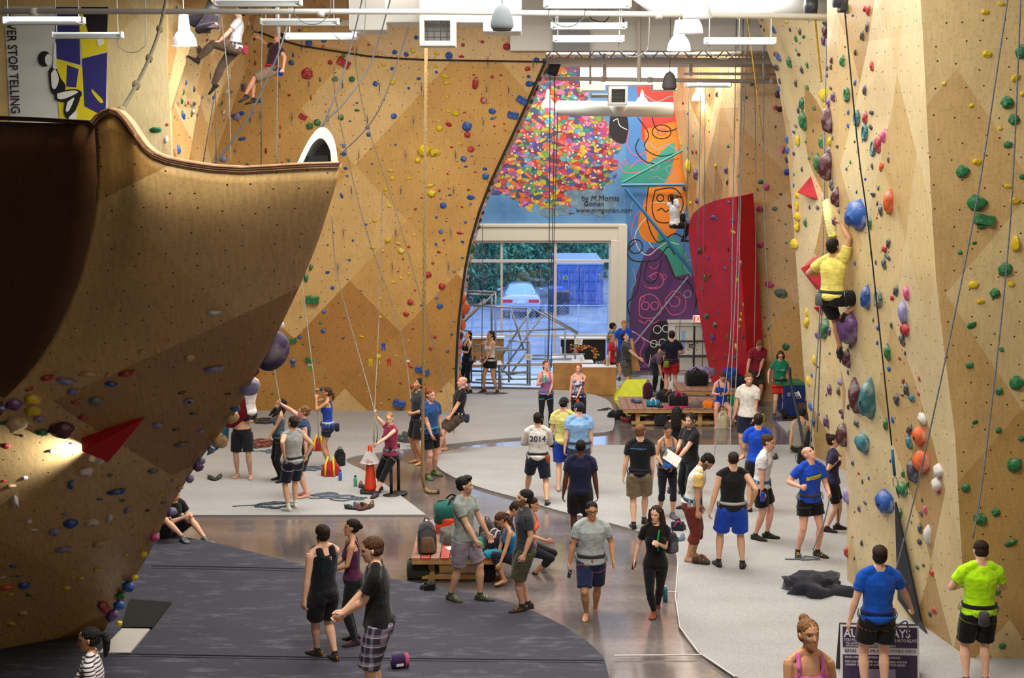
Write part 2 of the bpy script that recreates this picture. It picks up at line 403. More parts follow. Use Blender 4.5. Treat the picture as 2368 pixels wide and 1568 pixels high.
up = [archpts, [V((p.x + (.08 if i == len(archpts) - 1 else 0), p.y - .25 * 0, 9.2)) for i, p in enumerate(archpts)], [V((p.x + (.10 if i == len(archpts) - 1 else 0), p.y, 11.0)) for i, p in enumerate(archpts)]]
wall('wall_main_upper', up, PLY_UP, uvm, .15, 'upright light plywood band above the tan wall', key='upper')
# dark joint between the two, and the dark edge moulding
jt = MB().tube([p + V((0, -.02, 0)) for p in archpts[1:]], .022, 6)
jt.tube([mainp(x, y) + V((.0, -.01, 0)) for x, y in REDGE], .03, 6)
structure(jt.build('trim_5', mat('2a1d12', .7)), 'dark joint and edge of the tan wall')
# side flank of the wall, seen as a thin strip
fl_r = [[mainp(x, y) for x, y in REDGE], [mainp(x, y) + V((.15 - .10 * (y - 143) / 800, 1.6, 0)) for x, y in REDGE]]
wall('wall_main_flank', fl_r, ply('flank_plywood', ['c9b8a8', 'bfa98f'], 1, 1.2, 40, -50, seed=12), lambda p: (p[1], p[2]), .1, 'pale flank of the tan wall', key='flank')
# far left: flank wall and banner wall
XL = at(395, 322, 27).x
zl = [0, 1.5, 3, 4.5, 6, 7.2, 8.4, 9.6, 11]
def main_left(z):
 # point of the tan wall's left edge at height z
 pts = [mainp(x, y) for x, y in LEDGE][::-1]
 if z >= pts[-1].z: p = pts[-1]; return V((p.x, p.y, z))
 for a, b_ in zip(pts, pts[1:]):
  if z <= b_.z:
   f = (z - a.z) / (b_.z - a.z); q = a + (b_ - a) * f; return V((q.x, q.y, z))
rows = []
for i, z in enumerate(zl):
 a = V((XL, 27, z)); e = main_left(z); r = []
 for j in range(8):
  t = j / 7; p = a + (e - a) * t
  p.x += .16 * (1 if (i + j) % 2 else -1) * (0 if j in (0, 7) else 1)
  r.append(p)
 rows.append(r)
wall('wall_flank_left', rows, PLY_S, lambda p: (p[1] * .8, p[2]), .15, 'faceted plywood wall with many small holds, far left', key='leftside')
wall('wall_banner', [[V((x, 27, z)) for x in (-13, XL)] for z in (0, 11)], PLY_B, lambda p: (p[0], p[2]), .15, 'cream plywood wall behind the banner', key='banner')
# --- right hand walls: two prows, each a leaning facet
SIL1 = [(1912, -60), (1912, 0), (1914, 300), (1915, 450), (1920, 560), (1930, 700), (1945, 860), (1954, 1000), (1958, 1150), (1959, 1352)]
CRE1 = [(2124, -60), (2130, 0), (2150, 400), (2162, 620), (2182, 800), (2208, 1000), (2222, 1250), (2238, 1532)]
def sil(P, Y, zs):
 out = []
 for z in zs:
  lo, hi = -200, 1700
  for _ in range(40):
   mid = (lo + hi) / 2
   if at(1184, mid, Y).z > z: lo = mid
   else: hi = mid
  out.append(at(yx(P, lo), lo, Y))
 return out
zs = [0, 1, 2, 3, 4, 5, 6, 7, 8, 8.6, 9.4]
s1 = sil(SIL1, 20.4, zs); c1 = sil(CRE1, 17.2, zs)
for i, z in enumerate(zs): s1[i].z = z; c1[i].z = z
rows = []
for i in range(len(zs)):
 mid = s1[i].lerp(c1[i], .33) + V((-.10, -.12, 0)) * (.4 + .6 * math.sin(i * .5)); m2 = s1[i].lerp(c1[i], .68) + V((.05, .04, 0))
 back = s1[i] + V((.9, .35, 0))
 rows.append([back, s1[i], s1[i].lerp(mid, .5) + V((-.05, -.05, 0)), mid, m2, c1[i]])
wall('wall_right_prow', rows, PLY_R, lambda p: (math.hypot(p[0] - 5, p[1] - 20.4) * (1 if p[1] < 20.4 else -1), p[2]), .15, 'pale birch plywood prow of the right wall', key='prow')
fr = [[c1[i], V((c1[i].x + (8.4 - c1[i].x) * .5, 17.15, zs[i])), V((8.6, 17.1, zs[i]))] for i in range(len(zs))]
wall('wall_right_front', fr, PLY_RF, lambda p: (p[0], p[2]), .15, 'birch plywood wall at the right edge', key='front')
SIL2 = [(1738, -60), (1745, 30), (1768, 100), (1790, 150), (1800, 200), (1812, 250), (1825, 400), (1832, 480), (1838, 560), (1848, 700), (1858, 850), (1868, 960), (1885, 1060), (1888, 1100)]
s2 = sil(SIL2, 28.7, zs)
rows = []
for i, z in enumerate(zs):
 s2[i].z = z
 a = s2[i]; rows.append([a + V((1.6, 1.2, 0)), a, a + V((.22 + .04 * (i % 2), -.9, 0)), a + V((.62, -2.1, 0)), a + V((1.05, -3.4, 0)), a + V((2.2, -6.5, 0))])
wall('wall_right_second', rows, PLY_R, lambda p: (math.hypot(p[0] - 6.5, p[1] - 28.7) * (1 if p[1] < 28.7 else -1) + 3, p[2]), .15, 'second plywood prow of the right wall', key='second')
# tan wall in the right background: frontal facet and receding facet
pA, pB, pC = at(1552, 640, 39.9), at(1702, 640, 35.4), at(1880, 640, 34.6)
wall('wall_right_back', [[V((pB.x, pB.y, z)), V((pC.x + .5, pC.y, z))] for z in (0, 4, 9.15)], ply('amber_plywood', ['d6a766', 'd9b077', 'cd9b58', 'deb985'], 2.3, 2.0, 42, -47, rough=.45, off=(.3, 1.1), holes=.3, seed=15, coat=.1), lambda p: (p[0], p[2]), .12, 'amber plywood wall in the right background', key='rback')
rows = []
for i, z in enumerate([0, 1.5, 3, 4.5, 6, 7.5, 9.15]):
 a, e = V((pA.x, pA.y, z)), V((pB.x, pB.y, z)); r = []
 a.x = sil([(1552, 100), (1552, 190), (1560, 270), (1575, 345), (1590, 480), (1607, 640), (1650, 870)], 39.9, [z])[0].x
 for j in range(5):
  p = a.lerp(e, j / 4); p.x += (.12 if (i + j) % 2 else -.06) * (0 if j in (0, 4) else 1); r.append(p)
 rows.append(r)
wall('wall_right_recess', rows, PLY_S, lambda p: (p[1] * .8, p[2]), .12, 'receding faceted plywood wall beside the mural', key='recess')
# red wall
def redp(px, py):
 t = (px - 1590) / (1735 - 1590); return at(px, py, 37.2 - 2.5 * t - 1.1 * max(0, (860 - py) / 400))
RED_T = [(1592, 540), (1594, 515), (1602, 495), (1622, 477), (1650, 465), (1678, 458), (1703, 455)]
rows = []
for k in range(10):
 f = k / 9; r = []
 for j in range(7):
  tx, ty = RED_T[j]; bx = 1650 + (1733 - 1650) * j / 6; by = 905
  ff = f
  x = tx + (bx - tx) * (ff ** (1.25 - .25 * j / 6)); y = ty + (by - ty) * ff
  r.append(redp(x, y))
 rows.append(r)
REDM = mat('b5121f', .5, noise_s=2.5, noise_a=.10, name='red_paint')
wall('wall_red', rows, REDM, lambda p: (p[0], p[2]), .5, 'curved red climbing wall', smooth=False, key='red')
# --- shell
WHITE = mat('e8e6e0', .7, name='white_paint'); CREAM = mat('e2ddcc', .6, name='cream_paint'); GREYP = mat('8d8f90', .6, name='grey_panel')
structure(MB().box((0, 12, 10.9), (26, 42, .15)).build('ceiling', WHITE), 'white hall ceiling')
structure(MB().box((2, 36.6, 9.25), (22, 10.4, .12)).build('ceiling_low', WHITE), 'white lower ceiling at the back of the hall')
structure(MB().box((-13, 18, 5.4), (.2, 45, 10.9)).build('wall_left', mat('332b22', .8)))
structure(MB().box((9.2, 18, 5.4), (.2, 45, 10.9)).build('wall_right', mat('b79a6b', .8)))
structure(MB().box((0, -4, 5.4), (26, .2, 10.9)).build('wall_rear', mat('2a2622', .8)))
# bulkhead where the roof steps down
bk = MB(); a, e = at(1180, 63, 31.2), at(1800, 63, 31.2)
zb, zm = at(1184, 117, 31.2).z, at(1184, 64, 31.2).z
bk.box(((a.x + e.x) / 2, 31.35, (zb + zm) / 2), (e.x - a.x, .3, zm - zb))
bk.box(((a.x + e.x) / 2, 31.42, (zm + 10.9) / 2), (e.x - a.x, .3, 10.9 - zm))
bk.box(((a.x + e.x) / 2, 31.22, zm), (e.x - a.x, .12, .07))
for i, (y0, y1) in enumerate(((43, 60), (69, 88), (96, 118))):
 p, q = at(1279, y0, 31.1), at(1363, y1, 31.1); bk.box(((p.x + q.x) / 2, 31.12, (p.z + q.z) / 2), (q.x - p.x, .16, p.z - q.z), 1)
structure(bk.build('wall_bulkhead', [WHITE, GREYP]), 'white bulkhead below the roof step')
# drawing on the bulkhead
dr = MB()
def stroke(mb, pts, w, Y, mi=0, th=.004):
 "painted line of width w px on the plane at depth Y"
 P = [at(x, y, Y) for x, y in pts]; sw = w * abs(at(1, 0, Y).x - at(0, 0, Y).x) / 2
 for i, p in enumerate(P):
  pass
 n = len(P); vs = []; fs = []
 for i, p in enumerate(P):
  t = (P[min(i + 1, n - 1)] - P[max(i - 1, 0)]); t.y = 0
  if t.length < 1e-9: t = V((1, 0, 0))
  t.normalize(); nn = V((-t.z, 0, t.x)) * sw
  vs += [p + nn, p - nn]
 for i in range(n - 1): fs.append((2 * i, 2 * i + 1, 2 * i + 3, 2 * i + 2))
 mb.add(vs, fs, mi)
for pts in ([(1362, 33), (1368, 44), (1385, 50), (1400, 50)], [(1396, 52), (1404, 45), (1412, 33)], [(1434, 36), (1441, 45), (1440, 55)], [(1372, 20), (1380, 8), (1395, 4)]):
 stroke(dr, smooth_line(pts), 2.2, 31.16)
structure(dr.build('trim_6', mat('1c1c20', .8)), 'black line drawing on the bulkhead')
FONT_MATS = {}
def text(body, p, size, m, name='trim_20', rot=(R(90), 0, 0), align='LEFT', parent=None, ext=.002, squash=1.0, bold=0.0, shear=0.0, kind='structure'):
 c = bpy.data.curves.new(name, 'FONT'); c.body = body; c.size = size; c.extrude = ext; c.align_x = align; c.offset = bold * size; c.shear = shear
 c.resolution_u = 3
 o = bpy.data.objects.new(name, c); COL.objects.link(o); o.location = p; o.rotation_euler = rot; o.scale = (squash, 1, 1)
 c.materials.append(m)
 if parent is not None: o.parent = parent
 elif kind: o['kind'] = kind
 return o
INK = mat('16161c', .8, name='black_paint')
text('RENZAMB', at(1338, 14, 31.1), .17, INK, 'trim_7', squash=.9); text('CLIMBING NY', at(1354, 26, 31.1), .11, INK, 'trim_8')
# --- back wall with mural, window opening, door
YB = 40.0
WX0, WX1 = at(1040, 700, YB).x, at(1413, 700, YB).x
WZ0, WZ1 = .12, at(1184, 557, YB).z
def mural():
 m, nt, b = nodes('crowd_mural')
 uv = N(nt, 'ShaderNodeUVMap'); sep = N(nt, 'ShaderNodeSeparateXYZ'); L(nt, uv.outputs[0], sep.inputs[0])
 tcx = at(1270, 350, YB)
 nz = N(nt, 'ShaderNodeTexNoise'); nz.inputs['Scale'].default_value = 2.5; nz.inputs['Detail'].default_value = 3; L(nt, uv.outputs[0], nz.inputs['Vector'])
 dist = mix_(nt, .22, uv.outputs[0], nz.outputs['Color'], 'ADD')
 mp = N(nt, 'ShaderNodeMapping'); mp.inputs['Rotation'].default_value = (0, 0, R(35)); mp.inputs['Scale'].default_value = (1, 1.55, 1); L(nt, dist, mp.inputs[0])
 vo = N(nt, 'ShaderNodeTexVoronoi'); vo.voronoi_dimensions = '2D'; vo.inputs['Scale'].default_value = 6.2; L(nt, mp.outputs[0], vo.inputs['Vector'])
 pal = ['c63a30', 'd9702c', 'dcae34', 'a8b03a', '6f9a48', '2f857c', '5aa0b4', '3c619a', '52447f', '8a5596', 'cc739e', 'bb3d78', 'd2604a', 'b84a3a', '7a2c44', '38526c']
 sp = N(nt, 'ShaderNodeSeparateColor'); L(nt, vo.outputs['Color'], sp.inputs[0])
 cells = ramp_(nt, sp.outputs[0], [(i / 16, srgb(c)) for i, c in enumerate(pal)], 'CONSTANT')
 v2 = N(nt, 'ShaderNodeTexVoronoi'); v2.voronoi_dimensions = '2D'; v2.inputs['Scale'].default_value = 6.6; L(nt, dist, v2.inputs['Vector'])
 sp2 = N(nt, 'ShaderNodeSeparateColor'); L(nt, v2.outputs['Color'], sp2.inputs[0])
 skin = ramp_(nt, sp2.outputs[1], [(0, srgb('e8b48e')), (.3, srgb('b9785a')), (.55, srgb('f0c9a8')), (.8, srgb('6f3f30'))], 'CONSTANT')
 cells = mix_(nt, math_(nt, 'LESS_THAN', v2.outputs['Distance'], .2), cells, skin)
 dx = math_(nt, 'SUBTRACT', sep.outputs[0], tcx.x + .1); dz = math_(nt, 'SUBTRACT', sep.outputs[1], tcx.z - .05)
 rr = math_(nt, 'SQRT', math_(nt, 'ADD', math_(nt, 'MULTIPLY', dx, dx), math_(nt, 'MULTIPLY', math_(nt, 'MULTIPLY', dz, dz), 1.25)))
 rr = math_(nt, 'ADD', rr, math_(nt, 'MULTIPLY', sp.outputs[1], .3))
 ve = N(nt, 'ShaderNodeTexVoronoi'); ve.voronoi_dimensions = '2D'; ve.feature = 'DISTANCE_TO_EDGE'; ve.inputs['Scale'].default_value = 6.2; L(nt, mp.outputs[0], ve.inputs['Vector'])
 cells = mix_(nt, math_(nt, 'MULTIPLY', math_(nt, 'LESS_THAN', ve.outputs['Distance'], .05), .6), cells, srgb('3a2430'))
 inside = math_(nt, 'LESS_THAN', rr, 2.05)
 # crowd trailing down to the left, and the strip above the duct
 band = math_(nt, 'MULTIPLY', math_(nt, 'LESS_THAN', sep.outputs[0], tcx.x + .9), math_(nt, 'GREATER_THAN', sep.outputs[1], at(1184, 452, YB).z))
 inside = math_(nt, 'MAXIMUM', inside, band)
 top = math_(nt, 'MULTIPLY', math_(nt, 'LESS_THAN', sep.outputs[0], at(1360, 220, YB).x), math_(nt, 'GREATER_THAN', sep.outputs[1], at(1184, 262, YB).z))
 n3 = N(nt, 'ShaderNodeTexNoise'); n3.inputs['Scale'].default_value = 1.2; n3.inputs['Detail'].default_value = 5; L(nt, uv.outputs[0], n3.inputs['Vector'])
 blue = ramp_(nt, n3.outputs['Fac'], [(.3, srgb('4a7cb4')), (.7, srgb('6a9ccb'))])
 br = N(nt, 'ShaderNodeTexBrick'); br.inputs['Scale'].default_value = 1.0; br.inputs['Brick Width'].default_value = .4; br.inputs['Row Height'].default_value = .2; br.inputs['Mortar Size'].default_value = .006
 L(nt, uv.outputs[0], br.inputs['Vector'])
 c = mix_(nt, math_(nt, 'MAXIMUM', inside, top), blue, cells)
 c = mix_(nt, math_(nt, 'MULTIPLY', br.outputs['Fac'], .18), c, (.05, .08, .12, 1))
 L(nt, c, b.inputs['Base Color']); b.inputs['Roughness'].default_value = .6
 return m
wb = MB()
X0, X1, ZT = -6.0, at(1640, 640, YB).x, 9.2
def quad(x0, x1, z0, z1, mi=0):
 k = len(wb.v)
 for p in ((x0, z0), (x1, z0), (x1, z1), (x0, z1)): wb.uv[len(wb.v)] = p; wb.v.append(V((p[0], YB, p[1])))
 wb.f.append((k, k + 1, k + 2, k + 3)); wb.m.append(mi)
quad(X0, X1, WZ1, ZT); quad(WX1, X1, 0, WZ1); quad(X0, WX0, 0, WZ1)
wo = wb.build('wall_back', mural()); s_ = wo.modifiers.new('solid', 'SOLIDIFY'); s_.thickness = .3; s_.offset = -1
structure(wo, 'blue painted back wall with a colourful crowd mural')
# painted figures to the right of the window: flat colour fields and line work on the wall
mu = MB(); YM = YB - .006; YL = YB - .010
PAL = ['e8443c', 'f08a2a', '4f86c4', '3fa08c', '5a3468', '6a3a76', '7cb6d8', '1d1a22', 'e46a92', 'f2efe6', '8fa7b6', 'c44a86']
pm = [mat(c, .6, name='mural_paint') for c in PAL]
def field(pts, mi, Y=YM, sm_=True):
 q = smooth_line(pts + [pts[0]], 4)[:-1] if sm_ else pts
 P = [at(x, y, Y) for x, y in q]; k = len(mu.v)
 mu.v.extend(P); f = tuple(range(k, k + len(P)))
 mu.f.append(f); mu.m.append(mi)
MX = lambda x: x
field([(1447, 190), (1625, 190), (1625, 745), (1447, 745)], 2, YB - .004, False)
field([(1470, 190), (1600, 190), (1600, 262), (1560, 330), (1490, 330), (1482, 270)], 0)
field([(1490, 300), (1600, 285), (1600, 420), (1560, 540), (1500, 560), (1475, 520), (1500, 430), (1495, 360)], 1, YM - .0005)
field([(1520, 540), (1570, 560), (1600, 640), (1560, 650), (1530, 610)], 3, YM - .0007)
field([(1445, 380), (1500, 375), (1560, 330), (1535, 425), (1440, 428)], 3, YM - .0008)
field([(1470, 640), (1500, 575), (1540, 590), (1570, 680), (1560, 800), (1530, 860), (1475, 860), (1455, 740)], 4, YM - .001)
field([(1560, 640), (1625, 640), (1625, 745), (1575, 745), (1545, 700)], 5, YM - .0011)
field([(1500, 800), (1512, 750), (1545, 745), (1548, 780), (1530, 800), (1538, 850), (1505, 855), (1490, 815)], 7, YM - .0013)
field([(1412, 260), (1448, 262), (1452, 320), (1435, 332), (1410, 312)], 7, YM)
field([(1430, 740), (1446, 745), (1440, 770), (1428, 765)], 7, YM)
def lines(L_, w, mi):
 for i, p in enumerate(L_): stroke(mu, smooth_line(p, 5), w, YL - .0004 * i * .2, mi)
def ring(cx, cy, r, ry=None, n=12): return [(cx + r * math.cos(2 * math.pi * i / n), cy + (ry or r) * math.sin(2 * math.pi * i / n)) for i in range(n + 1)]
lines([[(1475, 272), (1500, 310), (1490, 340), (1520, 360), (1560, 355), (1598, 330)], [(1478, 320), (1470, 345), (1490, 372), (1520, 380)], ring(1530, 305, 22, 16), [(1506, 262), (1520, 300), (1560, 300), (1590, 270)],
       [(1500, 430), (1495, 500), (1520, 560), (1560, 540), (1590, 560)], [(1515, 440), (1560, 436), (1580, 470), (1560, 510), (1520, 512), (1508, 480), (1515, 440)], ring(1527, 458, 8), ring(1553, 458, 8),
       [(1520, 488), (1530, 482), (1540, 490), (1550, 482), (1560, 490), (1570, 484)], [(1470, 560), (1450, 580), (1460, 600), (1485, 605), (1520, 600), (1545, 570), (1560, 590)], ring(1470, 570, 16),
       [(1484, 605), (1480, 640), (1470, 680), (1452, 700), (1456, 730)], [(1500, 600), (1490, 640), (1505, 655), (1520, 640), (1530, 600)], [(1540, 590), (1560, 640), (1590, 650), (1610, 690), (1605, 720)]], 2.6, 7)
lines([[(1455, 300), (1450, 335), (1470, 360), (1495, 350)], [(1432, 380), (1440, 395), (1460, 400), (1500, 390), (1480, 370), (1455, 390)], [(1436, 375), (1446, 384)], [(1444, 368), (1452, 382)], [(1500, 470), (1470, 500), (1460, 540), (1470, 565)],
       [(1480, 690), (1500, 680), (1520, 690), (1530, 720), (1510, 735), (1480, 730), (1480, 690)], ring(1492, 707, 9), ring(1514, 707, 9), [(1478, 740), (1490, 748), (1500, 740), (1512, 748), (1524, 740)], [(1540, 690), (1560, 672), (1585, 690), (1580, 720), (1555, 728), (1540, 710), (1540, 690)], ring(1560, 697, 12),
       [(1500, 640), (1520, 630), (1535, 645), (1525, 665), (1500, 665)], [(1470, 770), (1490, 790), (1480, 820), (1500, 850)]], 2.0, 8)
lines([[(1500, 500), (1480, 520), (1468, 550), (1480, 580), (1500, 590), (1520, 575), (1545, 560), (1570, 566)], [(1505, 470), (1540, 468), (1570, 480), (1590, 510)], [(1500, 560), (1512, 575)], [(1530, 800), (1500, 790), (1470, 770), (1452, 762)], ring(1520, 762, 9), ring(1540, 760, 8), ring(1512, 795, 8), ring(1532, 792, 8), [(1500, 850), (1505, 820)], [(1540, 850), (1536, 815)], [(1427, 745), (1432, 757), (1445, 762)], [(1418, 280), (1428, 275), (1433, 290), (1450, 300)]], 1.8, 9)
lines([[(1488, 345), (1500, 330), (1520, 345), (1545, 335), (1570, 350)], ring(1512, 385, 12, 9), ring(1550, 392, 9), [(1500, 415), (1520, 408), (1540, 418), (1565, 408)], [(1492, 220), (1520, 235), (1555, 222), (1590, 238)], [(1490, 240), (1520, 255), (1560, 242), (1595, 256)], [(1478, 455), (1462, 470), (1458, 500)], [(1575, 600), (1590, 585), (1604, 600)], ring(1590, 680, 8), [(1462, 620), (1470, 650), (1458, 670)]], 2.2, 10)
lines([[(1505, 205), (1530, 212), (1560, 203), (1590, 214)], ring(1530, 305, 10, 7), [(1508, 365), (1540, 372), (1570, 366)], ring(1486, 690, 5), [(1490, 660), (1505, 668), (1522, 660)], [(1545, 740), (1560, 748), (1580, 742)], [(1500, 615), (1512, 622), (1525, 612)], ring(1535, 640, 6), ring(1512, 640, 6)], 2.0, 11)
lines([[(1560, 450), (1590, 430), (1600, 460)], [(1565, 470), (1585, 480)], ring(1585, 500, 10), [(1600, 600), (1580, 610), (1600, 640)]], 2.5, 6)
mo = mu.build('wall_back_figures', pm); structure(mo, 'painted monsters and line work on the back wall')
# cloud patch and lettering on the mural
cl = MB()
k_ = 0
for (x, y, r) in ((1370, 455, 30), (1340, 470, 22), (1400, 470, 28), (1355, 485, 20), (1300, 485, 20), (1265, 492, 16), (1390, 490, 18), (1330, 450, 18)):
 P = [at(x + r * math.cos(a), y + r * .62 * math.sin(a) * (1 + .12 * math.sin(5 * a)), YB - .004 - .0005 * k_) for a in [2 * math.pi * i / 20 for i in range(20)]]; k_ += 1
 k = len(cl.v); cl.v.extend(P); cl.f.append(tuple(range(k, k + 20))); cl.m.append(0)
structure(cl.build('wall_back_cloud', mat('6f8da3', .7, noise_s=5, noise_a=.25)), 'painted grey cloud on the mural')
LET = mat('2b2430', .7, name='mural_lettering')
text('by M.Morris', at(1344, 464, YB - .02), .22, LET, 'trim_9', shear=.1); text('Goman', at(1349, 476, YB - .02), .20, LET, 'trim_10', shear=.1); text('www.mmgoman.com', at(1331, 491, YB - .02), .20, LET, 'trim_11', shear=.1, squash=.95)
text('DEATH', at(1478, 850, YB - .02), .16, mat('b08ac0', .7), 'trim_12')
# cream surround of the window
tr = MB()
def pxbox(mb, x0, y0, x1, y1, Y, d, mi=0):
 p, q = at(x0, y0, Y), at(x1, y1, Y); mb.box(((p.x + q.x) / 2, Y + d / 2, (p.z + q.z) / 2), (q.x - p.x, d, p.z - q.z), mi)
pxbox(tr, 1000, 524, 1433, 557, 39.86, .14); pxbox(tr, 1000, 518, 1447, 525, 39.82, .18); pxbox(tr, 1413, 556, 1446, 858, 39.84, .16); pxbox(tr, 1430, 520, 1447, 858, 39.80, .2)
structure(tr.build('trim_13', CREAM, bevel=.01), 'cream surround of the window')
# window: frame and glass
win = MB(); FR = mat('d9d2d2', .45, name='window_frame')
for x in (1035, 1118, 1160, 1284, 1411):
 if x == 1118: continue
 pxbox(win, x - 2.6, 557, x + 2.6, 846, 39.95, .1)
for y in (559, 604, 776, 843): pxbox(win, 1035, y - 3, 1414, y + 3, 39.94, .1)
wf = win.build('window_1', FR); structure(wf, 'wide storefront window with pale frame')
gm, nt, b = nodes('window_glass')
gl = N(nt, 'ShaderNodeBsdfGlossy'); gl.inputs['Roughness'].default_value = .02; tp = N(nt, 'ShaderNodeBsdfTransparent'); mx = N(nt, 'ShaderNodeMixShader'); mx.inputs[0].default_value = .07
L(nt, tp.outputs[0], mx.inputs[1]); L(nt, gl.outputs[0], mx.inputs[2]); L(nt, mx.outputs[0], nt.nodes['Material Output'].inputs[0])
GLASS = gm
gg = MB(); pxbox(gg, 1038, 560, 1411, 842, 39.99, .012)
go = gg.build('window_glass', GLASS, wf)
# exit door in the back wall
dm = MB(); DOORW = mat('dcdcd4', .5, name='door_paint')
pxbox(dm, 1544, 741, 1660, 747, 39.80, .2); pxbox(dm, 1546, 747, 1560, 857, 39.85, .15); pxbox(dm, 1560, 747, 1660, 754, 39.86, .14); pxbox(dm, 1562, 754, 1660, 857, 39.93, .07)
do = structure(dm.build('door_1', DOORW, bevel=.006), 'pale double exit door')
dk = MB(); pxbox(dk, 1562, 788, 1660, 790, 39.84, .09); pxbox(dk, 1562, 822, 1660, 824.5, 39.82, .1); pxbox(dk, 1604, 755, 1606, 857, 39.92, .01)
dk.build('push_bar', mat('2c2c30', .4), do)
pn = MB(); pxbox(pn, 1576, 765, 1584, 808, 39.915, .015); pn.build('pane', mat('9cc4ea', .2), do)
sg = MB(); pxbox(sg, 1593, 796, 1608, 805, 39.915, .015); sg.build('notice_plate', mat('4a4a4e', .5), do)
text('EXIT', at(1595, 804, 39.905), .1, mat('c8c8c8', .5), 'plate_lettering', parent=do)
rd = MB()
for x, y, s in ((1591, 794, 1), (1612, 794, -1), (1591, 808, -1), (1612, 808, 1)): stroke(rd, [(x - 2, y + 2 * s), (x + 2, y - 2 * s)], 1.4, 39.91)
rd.build('red_corner_mark', mat('c23a2c', .5), do)
# hinged steel braces across the mural
for i, (p0, p1, r) in enumerate((((1437, 428), (1582, 427), .05), ((1440, 422), (1582, 346), .035), ((1446, 436), (1612, 642), .05), ((1592, 640), (1466, 796), .03))):
 structure(MB().tube([at(*p0, 39.75), at(*p1, 39.75)], r, 4).build('trim_%d' % (14 + i), mat(['5d8fb8', '4f9c98', '3f86b8', '8d8aa0'][i], .5)), 'painted steel brace across the mural')
# ================================================================== overhanging boulder, front left
RIM = [(218, 290, 12.4), (232, 272, 12.35), (252, 262, 12.3), (272, 268, 12.3), (290, 288, 12.3), (308, 315, 12.3), (328, 342, 12.35), (350, 362, 12.4), (385, 376, 12.45), (430, 385, 12.5), (490, 394, 12.55), (560, 398, 12.6), (630, 394, 12.65), (710, 389, 12.7), (785, 387, 12.8)]
CREASE = [(218, 290, 12.4), (223, 360, 12.45), (224, 420, 12.5), (219, 490, 12.65), (205, 560, 12.85), (185, 640, 13.1), (155, 715, 13.4), (118, 790, 13.7), (70, 860, 13.95), (10, 922, 14.15), (-60, 985, 14.35), (-150, 1060, 14.6)]
LEFT_LOW = [(-150, 1060, 14.6), (-150, 1150, 15.15), (-150, 1250, 15.8), (-150, 1350, 16.4), (-150, 1450, 16.85), (-150, 1570, 17.0)]
BEDGE = [(785, 387, 12.8), (778, 425, 12.85), (764, 470, 12.95), (742, 540, 13.15), (720, 598, 13.35), (694, 660, 13.6), (655, 742, 14.0), (612, 828, 14.45), (588, 872, 14.75), (540, 962, 15.3), (497, 1018, 15.65), (460, 1066, 16.0), (400, 1162, 16.6), (340, 1290, 17.25), (300, 1355, 17.6), (262, 1420, 17.95), (236, 1468, 18.05)]
def resample(P, n):
 P = [V(p) for p in P]; d = [0]
 for a, b_ in zip(P, P[1:]): d.append(d[-1] + (b_.xy - a.xy).length)
 out = []
 for i in range(n):
  t = d[-1] * i / (n - 1)
  for k in range(len(P) - 1):
   if t <= d[k + 1] + 1e-9:
    f = (t - d[k]) / max(1e-9, d[k + 1] - d[k]); out.append(P[k].lerp(P[k + 1], f)); break
 return out
NR, NC = 40, 40
Lc = resample(CREASE + LEFT_LOW[1:], NR); Rc = resample(BEDGE, NR); Rm = resample(RIM, NC)
rows = []
for i in range(NR):
 s = i / (NR - 1); k = max(0, 1 - s * 2.2) ** 1.6; r = []
 for j in range(NC):
  t = j / (NC - 1); p = Lc[i].lerp(Rc[i], t); q0 = Lc[0].lerp(Rc[0], t)
  p = p + (Rm[j] - q0) * k
  p.z += .0
  r.append(at(p.x, p.y, p.z - .25 * math.sin(math.pi * t) * min(1, s * 3) * (1 - s)))
 rows.append(r)
bo_m = [PLY_BO]
o = wall('wall_boulder', rows, PLY_BO, lambda p: (p[0] * .95 + p[1] * .2, p[2] * 1.25), .12, 'overhanging brown plywood boulder', smooth=True, key='boulder')
# left cheek: faces away to the left, its shade is partly put into the darker plywood colour
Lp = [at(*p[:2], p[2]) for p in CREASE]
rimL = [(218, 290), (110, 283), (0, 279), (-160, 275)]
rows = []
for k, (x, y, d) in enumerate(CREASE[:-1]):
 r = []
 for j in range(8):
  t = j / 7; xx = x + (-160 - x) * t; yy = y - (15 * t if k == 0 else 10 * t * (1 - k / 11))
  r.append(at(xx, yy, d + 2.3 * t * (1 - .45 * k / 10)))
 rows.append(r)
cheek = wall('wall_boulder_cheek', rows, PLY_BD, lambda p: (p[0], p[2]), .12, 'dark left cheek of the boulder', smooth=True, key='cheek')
# plywood edge lip along the rim, and the walk-on top behind it
lip = MB()
def lipband(P):
 n = len(P); vs = []; fs = []
 for i, p in enumerate(P):
  t = P[min(i + 1, n - 1)] - P[max(i - 1, 0)]; t.normalize()
  out = V((-t.z, 0, t.x)); out = out if out.z > 0 else -out
  vs += [p + V((0, -.02, 0)) + out * .0, p + V((0, -.02, 0)) + out * .055, p + out * .055 + V((0, .16, 0)), p + V((0, .16, 0))]
 for i in range(n - 1):
  for q in range(4): fs.append((4 * i + q, 4 * i + (q + 1) % 4, 4 * (i + 1) + (q + 1) % 4, 4 * (i + 1) + q))
 lip.add(vs, fs)
 lip.tube([p + V((0, -.024, 0)) + V((0, 0, .018)) for p in P], .006, 5, 1); lip.tube([p + V((0, -.024, 0)) + V((0, 0, .036)) for p in P], .006, 5, 1)
lipband([at(p.x, p.y, p.z) for p in Rm])
lipband([at(x, y, 12.4 + 2.3 * (218 - x) / 378) for x, y in ((218, 290), (160, 286), (80, 281), (0, 278), (-160, 275))])
structure(lip.build('trim_20', [mat('b98d63', .6, noise_s=14), mat('4a2d1c', .8)]), 'layered plywood edge along the boulder rim')
